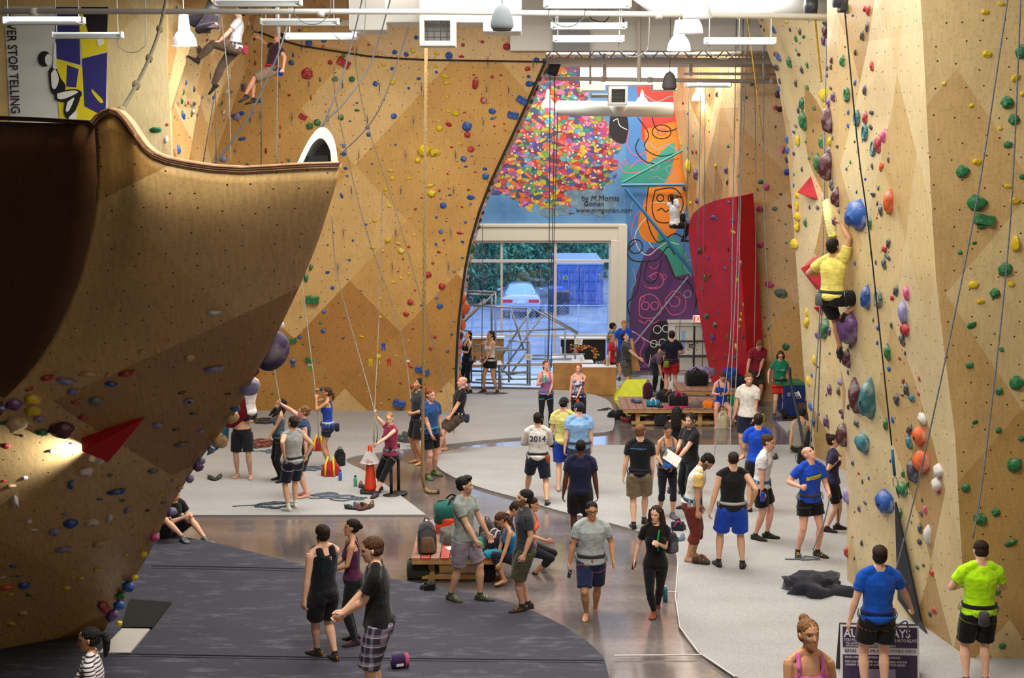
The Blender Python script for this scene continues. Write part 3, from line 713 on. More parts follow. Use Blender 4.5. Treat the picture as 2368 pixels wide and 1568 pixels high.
top = MB(); tp_ = [at(p.x, p.y, p.z) for p in Rm]
fs = []
top.add([p + V((0, .1, -.03)) for p in tp_] + [p + V((-1.1, 2.6, -.25)) for p in tp_], [(i, i + 1, NC + i + 1, NC + i) for i in range(NC - 1)])
structure(top.build('wall_boulder_top', mat('77777c', .8)), 'walk-on top of the boulder')
def behind(p, d, sx): q = at(p.x, p.y, p.z + d); return q + V((sx, 0, 0))
rt = [[at(p.x, p.y, p.z) for p in Rc], [behind(p, .5, -.10) for p in Rc], [behind(p, 2.2, -.7) for p in Rc]]
wall('wall_boulder_side', rt, PLY_BO, lambda p: (p[1], p[2]), 0, 'far side of the boulder', key='bside')
# arched top-out shell standing on the boulder rim
oa = MB(); outer = [(686, 378), (702, 346), (716, 320), (732, 300), (745, 294), (757, 298), (769, 314), (777, 340), (782, 381)]
inner = [(700, 378), (712, 352), (722, 334), (734, 322), (742, 320), (750, 324), (758, 336), (764, 352), (766, 381)]
P = [at(x, y, 13.3) for x, y in smooth_line(outer, 4)]; Q = [at(x, y, 13.3) for x, y in smooth_line(inner, 4)]; n = len(P)
vs = P + Q + [p + V((-.1, .55, -.1)) for p in P] + [q + V((-.02, .5, -.05)) for q in Q]
fs = [(i, i + 1, n + i + 1, n + i) for i in range(n - 1)] + [(i, 2 * n + i, 2 * n + i + 1, i + 1) for i in range(n - 1)] + [(n + i, n + i + 1, 3 * n + i + 1, 3 * n + i) for i in range(n - 1)]
oa.add(vs, fs); k = len(oa.v)
oa.v.extend([q + V((-.02, .5, -.05)) for q in Q]); oa.f.append(tuple(range(k, k + n))); oa.m.append(1)
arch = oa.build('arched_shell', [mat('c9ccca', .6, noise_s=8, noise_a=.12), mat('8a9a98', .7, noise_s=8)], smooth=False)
tag(arch, 'pale grey arched shell with a dark interior, standing behind the boulder rim', 'arch')
MB().slab([at(x, y, 13.34) for x, y in ((684, 380), (692, 362), (757, 360), (762, 381))], (0, -1, 0), .1).build('dark_interior', mat('0d0d0f', .95), arch)  # flat black slab stands in for the dark inside of the arch
# red wedge volume with a lamp glowing from behind its left corner
T = [(188, 1014), (335, 962), (246, 1057)]
d0 = SURF['boulder']
def hit(px, py, keys=None):
 d = ray(px, py).normalized(); best = None
 for k, b in SURF.items():
  if keys and k not in keys: continue
  h = b.ray_cast(CAMP, d)
  if h[0] is not None and (best is None or h[3] < best[2]): best = (h[0], h[1] if h[1].dot(d) < 0 else -h[1], h[3], k)
 return best
P3 = [hit(x, y, ['boulder'])[0] for x, y in T]
nb = hit(250, 1010, ['boulder'])[1]
apex = (P3[0] + P3[1] + P3[2]) / 3 + nb * .30 + (P3[0] - (P3[0] + P3[1] + P3[2]) / 3) * .15
vo_ = MB().add([P3[0] + nb * .16, P3[1] + nb * .02, P3[2] + nb * .02, P3[0], (P3[0] + P3[1]) / 2 + nb * .0 + V((0, 0, .04)), apex], [(0, 2, 5), (2, 1, 5), (1, 0, 5), (0, 1, 4), (0, 4, 3)]).build('climbing_volume', REDM)
tag(vo_, 'dark red wedge volume on the dark boulder, lit from behind its left corner', 'climbing volume')
l = bpy.data.lights.new('wedge_lamp', 'SPOT'); l.energy = 120; l.color = (.93, .97, 1); l.spot_size = R(100); l.spot_blend = .9; l.shadow_soft_size = .03
lo = bpy.data.objects.new('wedge_lamp', l); COL.objects.link(lo)
src = P3[0].lerp(P3[2], .35) + nb * .19 + V((.05, 0, 0)); lo.location = src
tgt = hit(60, 1050, ['boulder'])[0]
lo.rotation_euler = (tgt - src).to_track_quat('-Z', 'Y').to_euler()
# ================================================================== roof services
GALV = mat('c3c6c4', .45, .2, name='galvanised'); LGREY = mat('b9bcba', .5, name='fixture_grey'); DKG = mat('3c3d40', .6, name='dark_grey_plastic')
TUBE = mat('f4f6ff', .4, emit=9, name='lit_tube'); TUBEOFF = mat('d9dcd8', .4, emit=.8, name='dim_tube')
BLK = mat('141416', .6, name='black_plastic')
def strip_light(x0, x1, y, Y, lit, label, cordx=None, thick=12):
 p, q = at(x0, y, Y), at(x1, y, Y); Lm = q.x - p.x; k = pxm(p)
 e = empty('fluorescent_light', ((p.x + q.x) / 2, Y, p.z), 0, label, 'light fixture', 'fluorescent strip lights')
 h = MB().box((0, 0, -.02), (Lm, .16, .055), taper=.8); h.box((0, 0, .02), (Lm * .99, .05, .05))
 h.build('housing', LGREY, e, bevel=.006)
 for dy in (-.055, .055): MB().tube([(-Lm * .48, dy, .045), (Lm * .48, dy, .045)], .022 if lit else .016, 8).build('tube', TUBE if lit else TUBEOFF, e, smooth=True)
 for sx in (-1, 1): MB().box((sx * Lm * .495, 0, .02), (.03, .17, .10)).build('end_cap', mat('e6e6ea', .4), e, bevel=.006)
 hg = MB()
 for sx in (-1, 1): hg.tube([(sx * Lm * .44, 0, .05), (sx * Lm * .44, 0, 10.6 - p.z if Y < 31 else 9.1 - p.z)], .006, 5)
 hg.build('hanger', GALV, e)
 if cordx is not None:
  c = at(cordx, y, Y).x - (p.x + q.x) / 2
  MB().tube(smooth_line([(c, 0, -.04), (c, 0, -.16), (c + .18, 0, -.28), (c + .4, 0, -.22), (c + .5, 0, .1), (c + .48, 0, 10.5 - p.z)], 5), .007, 5).build('power_cord', mat('77797a', .6), e)
 return e
strip_light(8, 194, 50, 21.5, 1, 'lit strip light in front of the black and yellow banner')
strip_light(122, 283, 83, 24.5, 0, 'unlit strip light hanging across the lower half of the yellow banner', 272)
strip_light(497, 697, 8, 19.6, 0, 'strip light at the top edge above the climber in the grey tee', 682)
strip_light(604, 783, 53, 21.8, 0, 'unlit strip light above the climber in the maroon tee', 770)
strip_light(660, 828, 86, 23.6, 1, 'lit strip light in front of the upright band of the tan wall')
strip_light(1258, 1458, 13, 19.5, 1, 'topmost of three strip lights stacked in front of the white bulkhead', 1271)
strip_light(1275, 1448, 62, 22.6, 0, 'middle of three strip lights stacked in front of the white bulkhead')
strip_light(1280, 1442, 92, 23.8, 1, 'lowest of three strip lights stacked in front of the white bulkhead', 1432)
strip_light(1630, 1792, 97, 23.8, 1, 'strip light close to the right climbing walls, below the round duct', 1640)
strip_light(1585, 1690, 198, 35.5, 1, 'lit strip light behind the lowest glowing bell lamp on the right')
strip_light(1366, 1410, 222, 36.5, 0, 'small strip light left of the square air vent at the back')
def bell_lamp(x, y, dia, lit, label, top=None, shade='b9bdbb'):
 # dia in px of the rim -> depth from a 0.42 m rim
 Dm = .42; zc = FP * Dm / dia; Y = zc * _c
 for _ in range(6):
  p = at(x, y, Y); Y = (zc + (p.z - CAMH) * _s) / _c
 p = at(x, y, Y); e = empty('bell_lamp', p, 0, label, 'lamp', 'bell shaped high bay lamps')
 MB().lathe((0, 0, 0), [(.21, 0), (.208, .02), (.19, .12), (.15, .20), (.105, .25), (.10, .26), (.145, .19), (.18, .11), (.20, .01)], 28, caps=False).build('shade', mat(shade, .35, .1, name='lamp_shade') if not lit else mat('e8e6e6', .35, emit=.35, name='glowing_shade'), e, smooth=True)
 MB().lathe((0, 0, .02), [(.001, .03), (.195, .03), (.195, .034), (.001, .034)], 24).build('bulb', mat('fff2ee', .4, emit=14 if lit else 5, name='bulb_glow'), e)
 MB().lathe((0, 0, .26), [(.10, 0), (.10, .05), (.09, .12), (.075, .26), (.04, .27)], 20).build('ballast', mat('f6ecee', .5, emit=3.0 if lit else 0, name='ballast_lit' if lit else 'ballast'), e, smooth=True)
 MB().tube([(0, 0, .5), (0, 0, (10.7 if Y < 31 else 9.1) - p.z)], .009, 6).build('stem', GALV, e)
 if lit:
  l = bpy.data.lights.new('bell_lamp_light', 'SPOT'); l.energy = 90; l.color = (1, .93, .9); l.spot_size = R(150); l.shadow_soft_size = .15; l.spot_blend = .5
  lo = bpy.data.objects.new('bell_lamp_light', l); COL.objects.link(lo); lo.parent = e; lo.location = (0, 0, -.02)
 return e
bell_lamp(427, 106, 57, 1, 'lit bell lamp in front of the faceted wall at upper left')
bell_lamp(1613, 42, 68, 0, 'dull grey bell lamp at the top, frontmost of the row')
bell_lamp(1596, 77, 60, 0, 'grey bell lamp just below the frontmost dull one', shade='c6c6ca')
bell_lamp(1570, 117, 55, 1, 'lit bell lamp lowest of the front trio')
bell_lamp(1617, 233, 36, 1, 'small lit bell lamp before the amber wall at the back right')
bell_lamp(1267, 249, 34, 1, 'lit bell lamp in front of the crowd mural beside the tan wall')
bell_lamp(1484, 244, 34, 1, 'lit bell lamp in front of the red painted monster, right of the vent')
def horn(x, y0, y1, wd, label, col='5d6468'):
 # bell shaped speaker, 0.36 m wide
 zc = FP * .30 / wd; Y = zc * .99; p = at(x, y1, Y); h = at(x, y0, Y).z - p.z; r = .15
 e = empty('speaker', p, 0, label, 'speaker')
 MB().lathe((0, 0, 0), [(.02, -.01), (r * .85, -.01), (r * .98, .02), (r, .06), (r * .9, h * .45), (r * .72, h * .72), (r * .5, h * .88), (.03, h * .95), (.02, h)], 24).build('cabinet', mat(col, .75, noise_s=60, noise_a=.1, name='speaker_grey'), e, smooth=True)
 MB().lathe((0, 0, -.015), [(r * .8, 0), (r * .8, -.012), (.01, -.012)], 24).build('grille', mat('35383a', .8), e)
 MB().tube([(0, 0, h), (0, 0, (10.7 if Y < 31 else 9.1) - p.z)], .006, 5).build('cable', BLK, e)
horn(1161, 10, 66, 52, 'large grey bell speaker hanging before the white duct', '7b8489')
horn(1548, 165, 205, 33, 'dark bell speaker hanging below the roof trusses', '4d4846')
s_ = MB().box((0, 0, 0), (.3, .3, .36), rot=Matrix.Rotation(R(20), 3, 'Y')); so = s_.build('speaker', BLK, loc=at(1279, 156, 33), bevel=.05)
tag(so, 'small black box speaker beside the top corner of the tan wall', 'speaker')
MB().tube([(0, 0, .15), (0, .3, .3)], .02, 6).build('bracket', BLK, so)
# ducts
def vent(x0, x1, y0, y1, Y, label, neck=0.0, spout=True):
 p, q = at(x0, y1, Y), at(x1, y0, Y); w_ = q.x - p.x; h = q.z - p.z; c = V(((p.x + q.x) / 2, Y + w_ / 2, (p.z + q.z) / 2))
 e = empty('air_vent', c, 0, label, 'air vent')
 b_ = MB(); t = .14 * w_
 for s in (-1, 1): b_.box((s * (w_ / 2 - t / 2), 0, 0), (t, w_, h))
 b_.box((0, 0, h / 2 - t / 2), (w_ - 2 * t, w_, t)); b_.box((0, 0, -h / 2 + t / 2), (w_ - 2 * t, w_, t)); b_.box((0, w_ / 2 - .02, 0), (w_ - .01, .03, h - .01))
 b_.build('box', WHITE, e, bevel=.01)
 g = MB()
 for i in range(4): g.box((-w_ * .27 + w_ * .18 * i, -w_ * .40, 0), (.012, .05, h - 2 * t))
 for i in range(3): g.box((0, -w_ * .34, -h * .2 + h * .2 * i), (w_ - 2 * t, .01, .012))
 g.build('grille', DKG, e)
 return e
vent(970, 1052, 36, 106, 22.5, 'square white air vent hanging in front of the tan wall')
vent(1408, 1452, 200, 243, 36.0, 'small square air vent on the round duct at the back')
wd = MB(); Yd = 23.2
pxbox(wd, 806, -40, 1206, 52, Yd, 1.0); pxbox(wd, 806, -40, 893, 70, Yd - .06, .9); pxbox(wd, 1117, -40, 1206, 73, Yd - .06, .9); pxbox(wd, 968, -40, 1050, 36, Yd - .5, .5)
o = wd.build('air_duct', WHITE, bevel=.015); tag(o, 'large white boxed duct in front of the tan wall top, with two drop boxes', 'duct')
wd = MB(); pxbox(wd, 1345, 150, 1562, 197, 36.2, .8); pxbox(wd, 1345, 150, 1400, 210, 36.1, .7); pxbox(wd, 1512, 150, 1566, 209, 36.1, .7)
o = wd.build('air_duct', mat('d8d2cb', .6), bevel=.015); tag(o, 'off white boxed duct under the roof trusses at the back', 'duct')
p, q = at(1284, 250, 37.4), at(1556, 254, 37.4)
rd_ = MB().tube([p + V((.0, 0, 0)), p + V((.06, 0, 0)), q], [.10, .2, .2], 20)
o = rd_.build('round_duct', mat('dfe2dc', .5), smooth=True); tag(o, 'round white duct running across the crowd mural', 'duct')
MB().lathe(at(1430, 268, 37.2), [(.10, 0), (.16, .1), (.24, .25)], 16).build('spout', mat('dfe2dc', .5), o, smooth=True)
p, q = at(1500, 8, 24.5), at(1915, 22, 24.5)
rd_ = MB().tube([p + V((-.3, 0, .5)), p + V((-.15, 0, .2)), p + V((.1, 0, 0)), q], [.18, .19, .2, .2], 20)
o = rd_.build('round_duct', mat('d5d7d6', .4), smooth=True); tag(o, 'round grey duct at the very top, ending at the pale right wall', 'duct')
for t in (.05, .5, .9):
 c = p.lerp(q, t); MB().tube([c + V((-.02, 0, 0)), c + V((.02, 0, 0))], .215, 20).build('band', mat('c4c6c5', .4), o, smooth=True)
def pipe(pts, r, Y, label, m=None, joints=(), name='pipe'):
 P = [at(x, y, Y) for x, y in pts]; o = MB().tube(P, r, 10).build(name, m or WHITE, smooth=True); tag(o, label, 'pipe')
 for t in joints:
  c = P[0].lerp(P[-1], t); d = (P[-1] - P[0]).normalized() * .05
  MB().tube([c - d, c + d], r * 1.35, 10).build('coupling', m or WHITE, o, smooth=True)
 return o
pipe([(-40, 26), (980, 27), (1915, 38)], .042, 21.0, 'long white sprinkler pipe across the top of the hall', joints=(.06, .4, .62, .8))
pipe([(1260, 181), (1800, 189)], .05, 33.5, 'pinkish white pipe under the trusses at the back', mat('d6c9c0', .5), joints=(.25, .45, .97))
pipe([(1580, 170), (1795, 172)], .035, 34, 'thin pale pipe in front of the amber wall', mat('d5cdc6', .5))
for x, y0, y1, Y in ((1478, -30, 190, 30.9), (1365, 120, 195, 33.4), (1398, 124, 182, 33.4), (1478, 120, 184, 33.45), (1597, 126, 175, 33.6), (1768, 118, 190, 33.6)):
 pipe([(x, y0), (x, y1)], .045 if x != 1365 else .025, Y, {1478: 'white drop pipe down the middle of the bulkhead' if y0 < 0 else 'drop pipe below the bulkhead in line with the one above', 1365: 'thin rod hanging left of the trusses', 1398: 'drop pipe at the left end of the trusses', 1597: 'drop pipe behind the lit bell lamp', 1768: 'drop pipe at the right end of the trusses'}[x], mat('d9d0c8', .5))
pipe([(640, -20), (643, 84)], .03, 23, 'white drop rod left of the lit strip light', joints=())
# open web joists
def joist(Y, x0, x1, yt, yb, n, label):
 e = empty('roof_truss', at((x0 + x1) / 2, yb, Y), 0, label, 'truss', 'open web roof trusses'); b0 = e.location
 M = mat('b9aca0', .6, name='joist_paint'); P = lambda x, y: at(x, y, Y) - b0
 MB().tube([P(x0, yt), P(x1, yt)], .05, 4).build('top_chord', M, e); MB().box(tuple((P(x0, yb) + P(x1, yb)) / 2), (P(x1, yb).x - P(x0, yb).x, .12, .14)).build('bottom_chord', M, e)
 wb_ = MB()
 for i in range(n):
  a, b_, c_ = x0 + (x1 - x0) * i / n, x0 + (x1 - x0) * (i + .5) / n, x0 + (x1 - x0) * (i + 1) / n
  wb_.tube([P(a, yb), P(b_, yt), P(c_, yb)], .02, 5)
 wb_.build('web', M, e)
joist(32.6, 1255, 1800, 114, 141, 11, 'front roof truss under the low ceiling, across the bulkhead opening')
joist(35.2, 1250, 1800, 126, 149, 12, 'rear roof truss under the low ceiling, seen through the front one')
# gauge number plate at the far right and red exit sign over the door
text('34', at(1768, 187, 34.5), .13, INK, 'trim_18')
ex = MB().box((0, 0, 0), (.34, .08, .2)).build('exit_sign', mat('ece7dc', .4, emit=.6, name='exit_panel'), loc=at(1616, 737, 39.7), bevel=.01); tag(ex, 'white exit sign with red letters above the pale door', 'sign')
text('EXIT', (-.15, -.046, -.07), .2, mat('e8261c', .4, emit=2.5, name='exit_red'), 'lettering', parent=ex, squash=.72, bold=.02)
# ================================================================== outside the window
GZ = -1.16
structure(MB().box((0, 75, GZ - .1), (90, 68, .2)).build('ground', mat('8d93a3', .9, noise_s=.8, noise_a=.2, name='gravel')), 'grey gravel yard outside')
def bush(c, rx, ry, rz, n, seed, m):
 rr = random.Random(seed); b_ = MB()
 for i in range(n):
  a, t = rr.uniform(0, 6.28), rr.uniform(-.2, 1); rad = rr.uniform(.55, 1.0)
  p = V((c[0] + rx * rad * math.cos(a) * math.sqrt(max(0, 1 - t * t * .8)), c[1] + ry * rad * math.sin(a), c[2] + rz * t))
  s = rr.uniform(.10, .26)
  for q in range(3):
   d = V((rr.uniform(-1, 1), rr.uniform(-1, 1), rr.uniform(-1, 1))).normalized(); f = frame(d); L_ = s * 1.6
   b_.add([p + d * L_, p + f[0] * s * .5, p - d * L_ * .4, p - f[0] * s * .5], [(0, 1, 2, 3)])
 return b_.build('tree', m)
leaf = [mat('6fae8c', .7, noise_s=3, noise_a=.4, name='leaves'), mat('4f8f78', .7, noise_s=3, noise_a=.4, name='leaves_dark')]
TL = ['leafy tree left of the car, seen through the left panes', 'leafy tree directly behind the silver car', 'tall tree above the blue container roof', 'dark tree at the far left behind the pipe frame', 'tree at the far right above the container']
for i, (x, y, Y, rx, rz) in enumerate(((1105, 640, 71, 3.0, 4.4), (1215, 640, 75.5, 3.2, 4.4), (1330, 600, 80, 4.0, 6.0), (1060, 640, 66.5, 2.4, 4.2), (1410, 600, 85, 3.4, 6.6))):
 c = at(x, y, Y); o = bush((c.x, Y, GZ + .8), rx, 1.6, rz, 1500, i, leaf[i % 2]); tag(o, TL[i], 'tree')
 MB().tube([(c.x, Y, GZ), (c.x + .1, Y, GZ + 1.5)], [.16, .1], 8).build('trunk', mat('4b3a2c', .9), o)
structure(MB().box((0, 88, 3), (90, .5, 9)).build('outside_hedge', mat('5f9a84', .9, noise_s=.9, noise_a=.5, name='hedge')), 'dark green tree belt far outside')
# container
CB = mat('5672b4', .55, noise_s=2, noise_a=.15, name='container_blue'); p, q = at(1288, 735, 65), at(1392, 735, 65)
k0, k1 = at(1288, 612, 65), at(1284, 735, 65)
ce = empty('shipping_container', ((p.x + q.x) / 2, 66, GZ), 0, 'blue shipping container standing in the yard', 'container'); cw = q.x - p.x + .1; ch = at(1340, 612, 65).z - GZ
cb = MB().box((0, 2, ch / 2), (cw, 6, ch)); cb.build('body', CB, ce)
for i in range(2):
 d_ = MB().box((0, 0, 0), (cw * .44, .05, ch * .86)).build('door', CB, ce, loc=(-cw * .24 + cw * .46 * i, -1.04, ch * .5))
 for j in (-1, 0, 1):
  MB().tube([(j * cw * .13, -.05, -ch * .42), (j * cw * .13, -.05, ch * .42)], .03, 6).build('lock_rod', mat('5a7cc4', .4), d_)
 r_ = MB()
 for j in range(4): r_.box((0, -.03, -ch * .33 + ch * .22 * j), (cw * .40, .03, .06))
 r_.build('rib', mat('35539c', .5), d_)
MB().box((0, 2, ch + .03), (cw + .05, 6.1, .06)).build('roof', mat('8fa0c8', .6), ce)
em = MB().ball((-cw * .30, -1.09, ch * .70), (.17, .01, .10), 14); em.build('emblem', mat('d8c83c', .5), ce)
em = MB()
for dx, dz, r in ((0, -.02, .05), (-.07, .03, .025), (-.025, .06, .025), (.025, .06, .025), (.07, .03, .025)): em.ball((-cw * .30 + dx, -1.105, ch * .70 + dz), (r, .006, r), 10)
em.build('emblem_print', mat('22409a', .5), ce)
text('461', (cw * .34, -1.09, ch * .74), .22, mat('d8c83c', .5), 'lettering', parent=ce); text('5172', (cw * .32, -1.09, ch * .66), .18, mat('d8c83c', .5), 'lettering', parent=ce)
# car (rear view)
def car(loc):
 e = empty('car', loc, 0, 'silver sedan parked outside, seen from behind', 'car'); PAINT = mat('a9b6d6', .3, .4, coat=.6, name='car_paint')
 X = V((1, 0, 0)); Z = V((0, 0, 1)); b_ = MB()
 b_.loft([(V((0, y, zc)), X, Z, hw, hh) for y, zc, hw, hh in ((-2.3, .62, .74, .20), (-2.25, .63, .86, .34), (-2.1, .64, .89, .38), (-1, .66, .90, .40), (1, .64, .90, .38), (2.0, .60, .86, .33), (2.3, .58, .7, .22))], 24, ex=4)
 b_.build('body', PAINT, e, smooth=True)
 b_ = MB(); b_.loft([(V((0, y, 1.0)), X, V((0, lean, 1)).normalized(), hw, hh) for y, hw, hh, lean in ((-1.7, .70, .06, 0), (-1.15, .66, .33, 0), (-.7, .62, .40, 0), (.2, .62, .40, 0), (.9, .7, .2, 0), (1.2, .72, .05, 0))], 20, ex=3.5)
 b_.build('cabin', PAINT, e, smooth=True)
 MB().slab([(-.58, -1.50, 1.10), (.58, -1.50, 1.10), (.50, -.98, 1.36), (-.50, -.98, 1.36)], (0, -.5, .86), .06).build('rear_window', mat('8fb2e6', .1, name='car_glass'), e, loc=(0, -.06, .03))
 for s in (-1, 1):
  MB().box((s * .58, -2.28, .78), (.46, .06, .15)).build('tail_light', mat('c4283a', .3, emit=.25, name='tail_red'), e, bevel=.02)
  MB().tube([(s * .68, -1.5, .31), (s * .90, -1.5, .31)], .31, 20).build('wheel', mat('26262c', .7), e); MB().tube([(s * .68, 1.4, .31), (s * .90, 1.4, .31)], .31, 20).build('wheel', mat('26262c', .7), e)
  MB().ball((s * .98, .55, .98), (.10, .06, .07), 8).build('mirror', PAINT, e, smooth=True)
 MB().box((0, -2.31, .76), (.36, .03, .15)).build('plate', mat('dfe4f2', .5), e); MB().box((0, -2.32, .50), (1.66, .12, .2)).build('bumper', mat('98a5c8', .4), e, bevel=.03); MB().box((0, -2.2, .34), (1.5, .1, .14)).build('valance', mat('30343f', .7), e)
cp = gnd(1204, 737, GZ); car((cp.x, cp.y + 2.3, GZ))
def bin_(loc, s, col, lidcol, name, label):
 e = empty(name, loc, 0, label, 'bin'); B_ = mat(col, .5, name='bin_plastic')
 MB().box((0, 0, .55), (.56, .62, .9), taper=1.18).build('body', B_, e, bevel=.03)
 l_ = MB().box((0, 0, 1.03), (.72, .78, .08), taper=.9); l_.box((0, .40, 1.02), (.5, .08, .06)); l_.build('lid', mat(lidcol, .5), e, bevel=.02)
 for sx in (-1, 1): MB().tube([(sx * .22, .34, .13), (sx * .32, .34, .13)], .13, 16).build('wheel', mat('17171a', .7), e)
 e.scale = (s, s, s); return e
bp_ = gnd(1256, 727, GZ) + V((.6, 1.2, 0)); bin_(bp_, 1.05, '2458c8', '2e66d8', 'wheelie_bin', 'blue wheelie bin outside, beside the silver car')
bp_ = gnd(1300, 726, GZ); bin_(bp_, 1.0, '2b3550', '39435e', 'wheelie_bin', 'dark wheelie bin outside, in front of the container')
# chain link fence
YF = 47.0; fz0, fz1 = at(1184, 838, YF).z, at(1184, 707, YF).z; fx0, fx1 = at(1040, 700, YF).x, at(1430, 700, YF).x
fe = empty('chain_link_fence', ((fx0 + fx1) / 2, YF, GZ), 0, 'chain link fence just outside the window', 'fence'); ox, oz = (fx0 + fx1) / 2, GZ
w_ = MB(); st = .11; H_ = fz1 - fz0; nn = int((fx1 - fx0 + H_) / st)
for i in range(nn):
 for s in (1, -1):
  xa = fx0 - H_ + i * st if s > 0 else fx0 + i * st
  pa, pb = [xa, fz0], [xa + s * H_, fz1]
  def clip(pa, pb):
   out = []
   for P_, Q_ in ((pa, pb), (pb, pa)):
    x, z = P_
    if x < fx0: t = (fx0 - x) / (Q_[0] - x); x, z = fx0, z + (Q_[1] - z) * t
    if x > fx1: t = (fx1 - x) / (Q_[0] - x); x, z = fx1, z + (Q_[1] - z) * t
    out.append((x, z))
   return out
  if max(pa[0], pb[0]) <= fx0 or min(pa[0], pb[0]) >= fx1: continue
  (a0, b0), (a1, b1) = clip(pa, pb); w_.tube([(a0 - ox, 0, b0 - oz), (a1 - ox, .006 * s, b1 - oz)], .004, 3, caps=False)
w_.build('wire_mesh', mat('8ba0c4', .5, .3, name='wire'), fe)
for x in (1092, 1182, 1262, 1338, 1406):
 X_ = at(x, 700, YF).x - ox; MB().tube([(X_, .03, 0), (X_, .03, fz1 - oz + .05)], .03, 8).build('post', mat('9fb0cf', .4, .3), fe, smooth=True)
MB().tube([(fx0 - ox, .03, fz1 - oz), (fx1 - ox, .03, fz1 - oz)], .022, 8).build('rail', mat('9fb0cf', .4, .3), fe, smooth=True)
# ================================================================== people
SKIN = {'fair': 'e6b598', 'pink': 'e0a68e', 'tan': 'c4906a', 'olive': 'ca9876', 'brown': '8a5a3c', 'dark': '54362a', 'mid': 'd6a686'}
HAIRC = {'black': '15100e', 'dark': '2a1a12', 'brown': '4a2d1a', 'auburn': '7d3f1d', 'blond': '9c7446', 'sandy': '7a5230', 'red': '9a4a22'}
def skin_mat():
 m, nt, b = nodes('skin'); a = N(nt, 'ShaderNodeVertexColor'); a.layer_name = 'Col'
 nz = N(nt, 'ShaderNodeTexNoise'); nz.inputs['Scale'].default_value = 25; tc = N(nt, 'ShaderNodeTexCoord'); L(nt, tc.outputs['Object'], nz.inputs['Vector'])
 c = mix_(nt, .12, a.outputs['Color'], ramp_(nt, nz.outputs['Fac'], [(.3, (.7, .5, .45)), (.7, (1, 1, 1))]), 'MULTIPLY')
 L(nt, c, b.inputs['Base Color']); b.inputs['Roughness'].default_value = .5; b.inputs['Subsurface Weight'].default_value = .0; b.inputs['Specular IOR Level'].default_value = .35
 return m
SKINM = skin_mat()
PEOPLE = []       # raw pieces waiting for their remesh
def ik(S, T, l1, l2, pole):
 d = T - S; dist = min(d.length, (l1 + l2) * .999); dist = max(dist, abs(l1 - l2) * 1.02 + .01)
 u = d.normalized(); a = (l1 * l1 - l2 * l2 + dist * dist) / (2 * dist); h = math.sqrt(max(0, l1 * l1 - a * a))
 q = pole - u * pole.dot(u); q = q.normalized() if q.length > 1e-5 else frame(u)[0]
 return S + u * a + q * h, S + u * dist
def rotm(yaw=0, pitch=0, roll=0):
 "pitch>0 bends forward (towards -Y), yaw turns to the left hand side, roll leans to the left hand side"
 return Matrix.Rotation(R(yaw), 3, 'Z') @ Matrix.Rotation(R(pitch), 3, 'X') @ Matrix.Rotation(R(roll), 3, 'Y')
TORSO_M = [(.80, .085, .075), (.84, .130, .105), (.90, .164, .120), (.96, .160, .112), (1.02, .150, .104), (1.09, .143, .100), (1.18, .155, .108), (1.27, .172, .118), (1.34, .178, .116), (1.40, .165, .095), (1.445, .115, .075), (1.48, .066, .062), (1.53, .056, .058), (1.58, .054, .058)]
TORSO_F = [(.80, .085, .075), (.84, .135, .108), (.90, .168, .125), (.96, .155, .112), (1.02, .130, .096), (1.08, .118, .090), (1.17, .130, .096), (1.26, .146, .104), (1.34, .152, .100), (1.40, .138, .083), (1.445, .095, .066), (1.48, .054, .052), (1.53, .046, .049), (1.58, .045, .050)]
class Body: pass
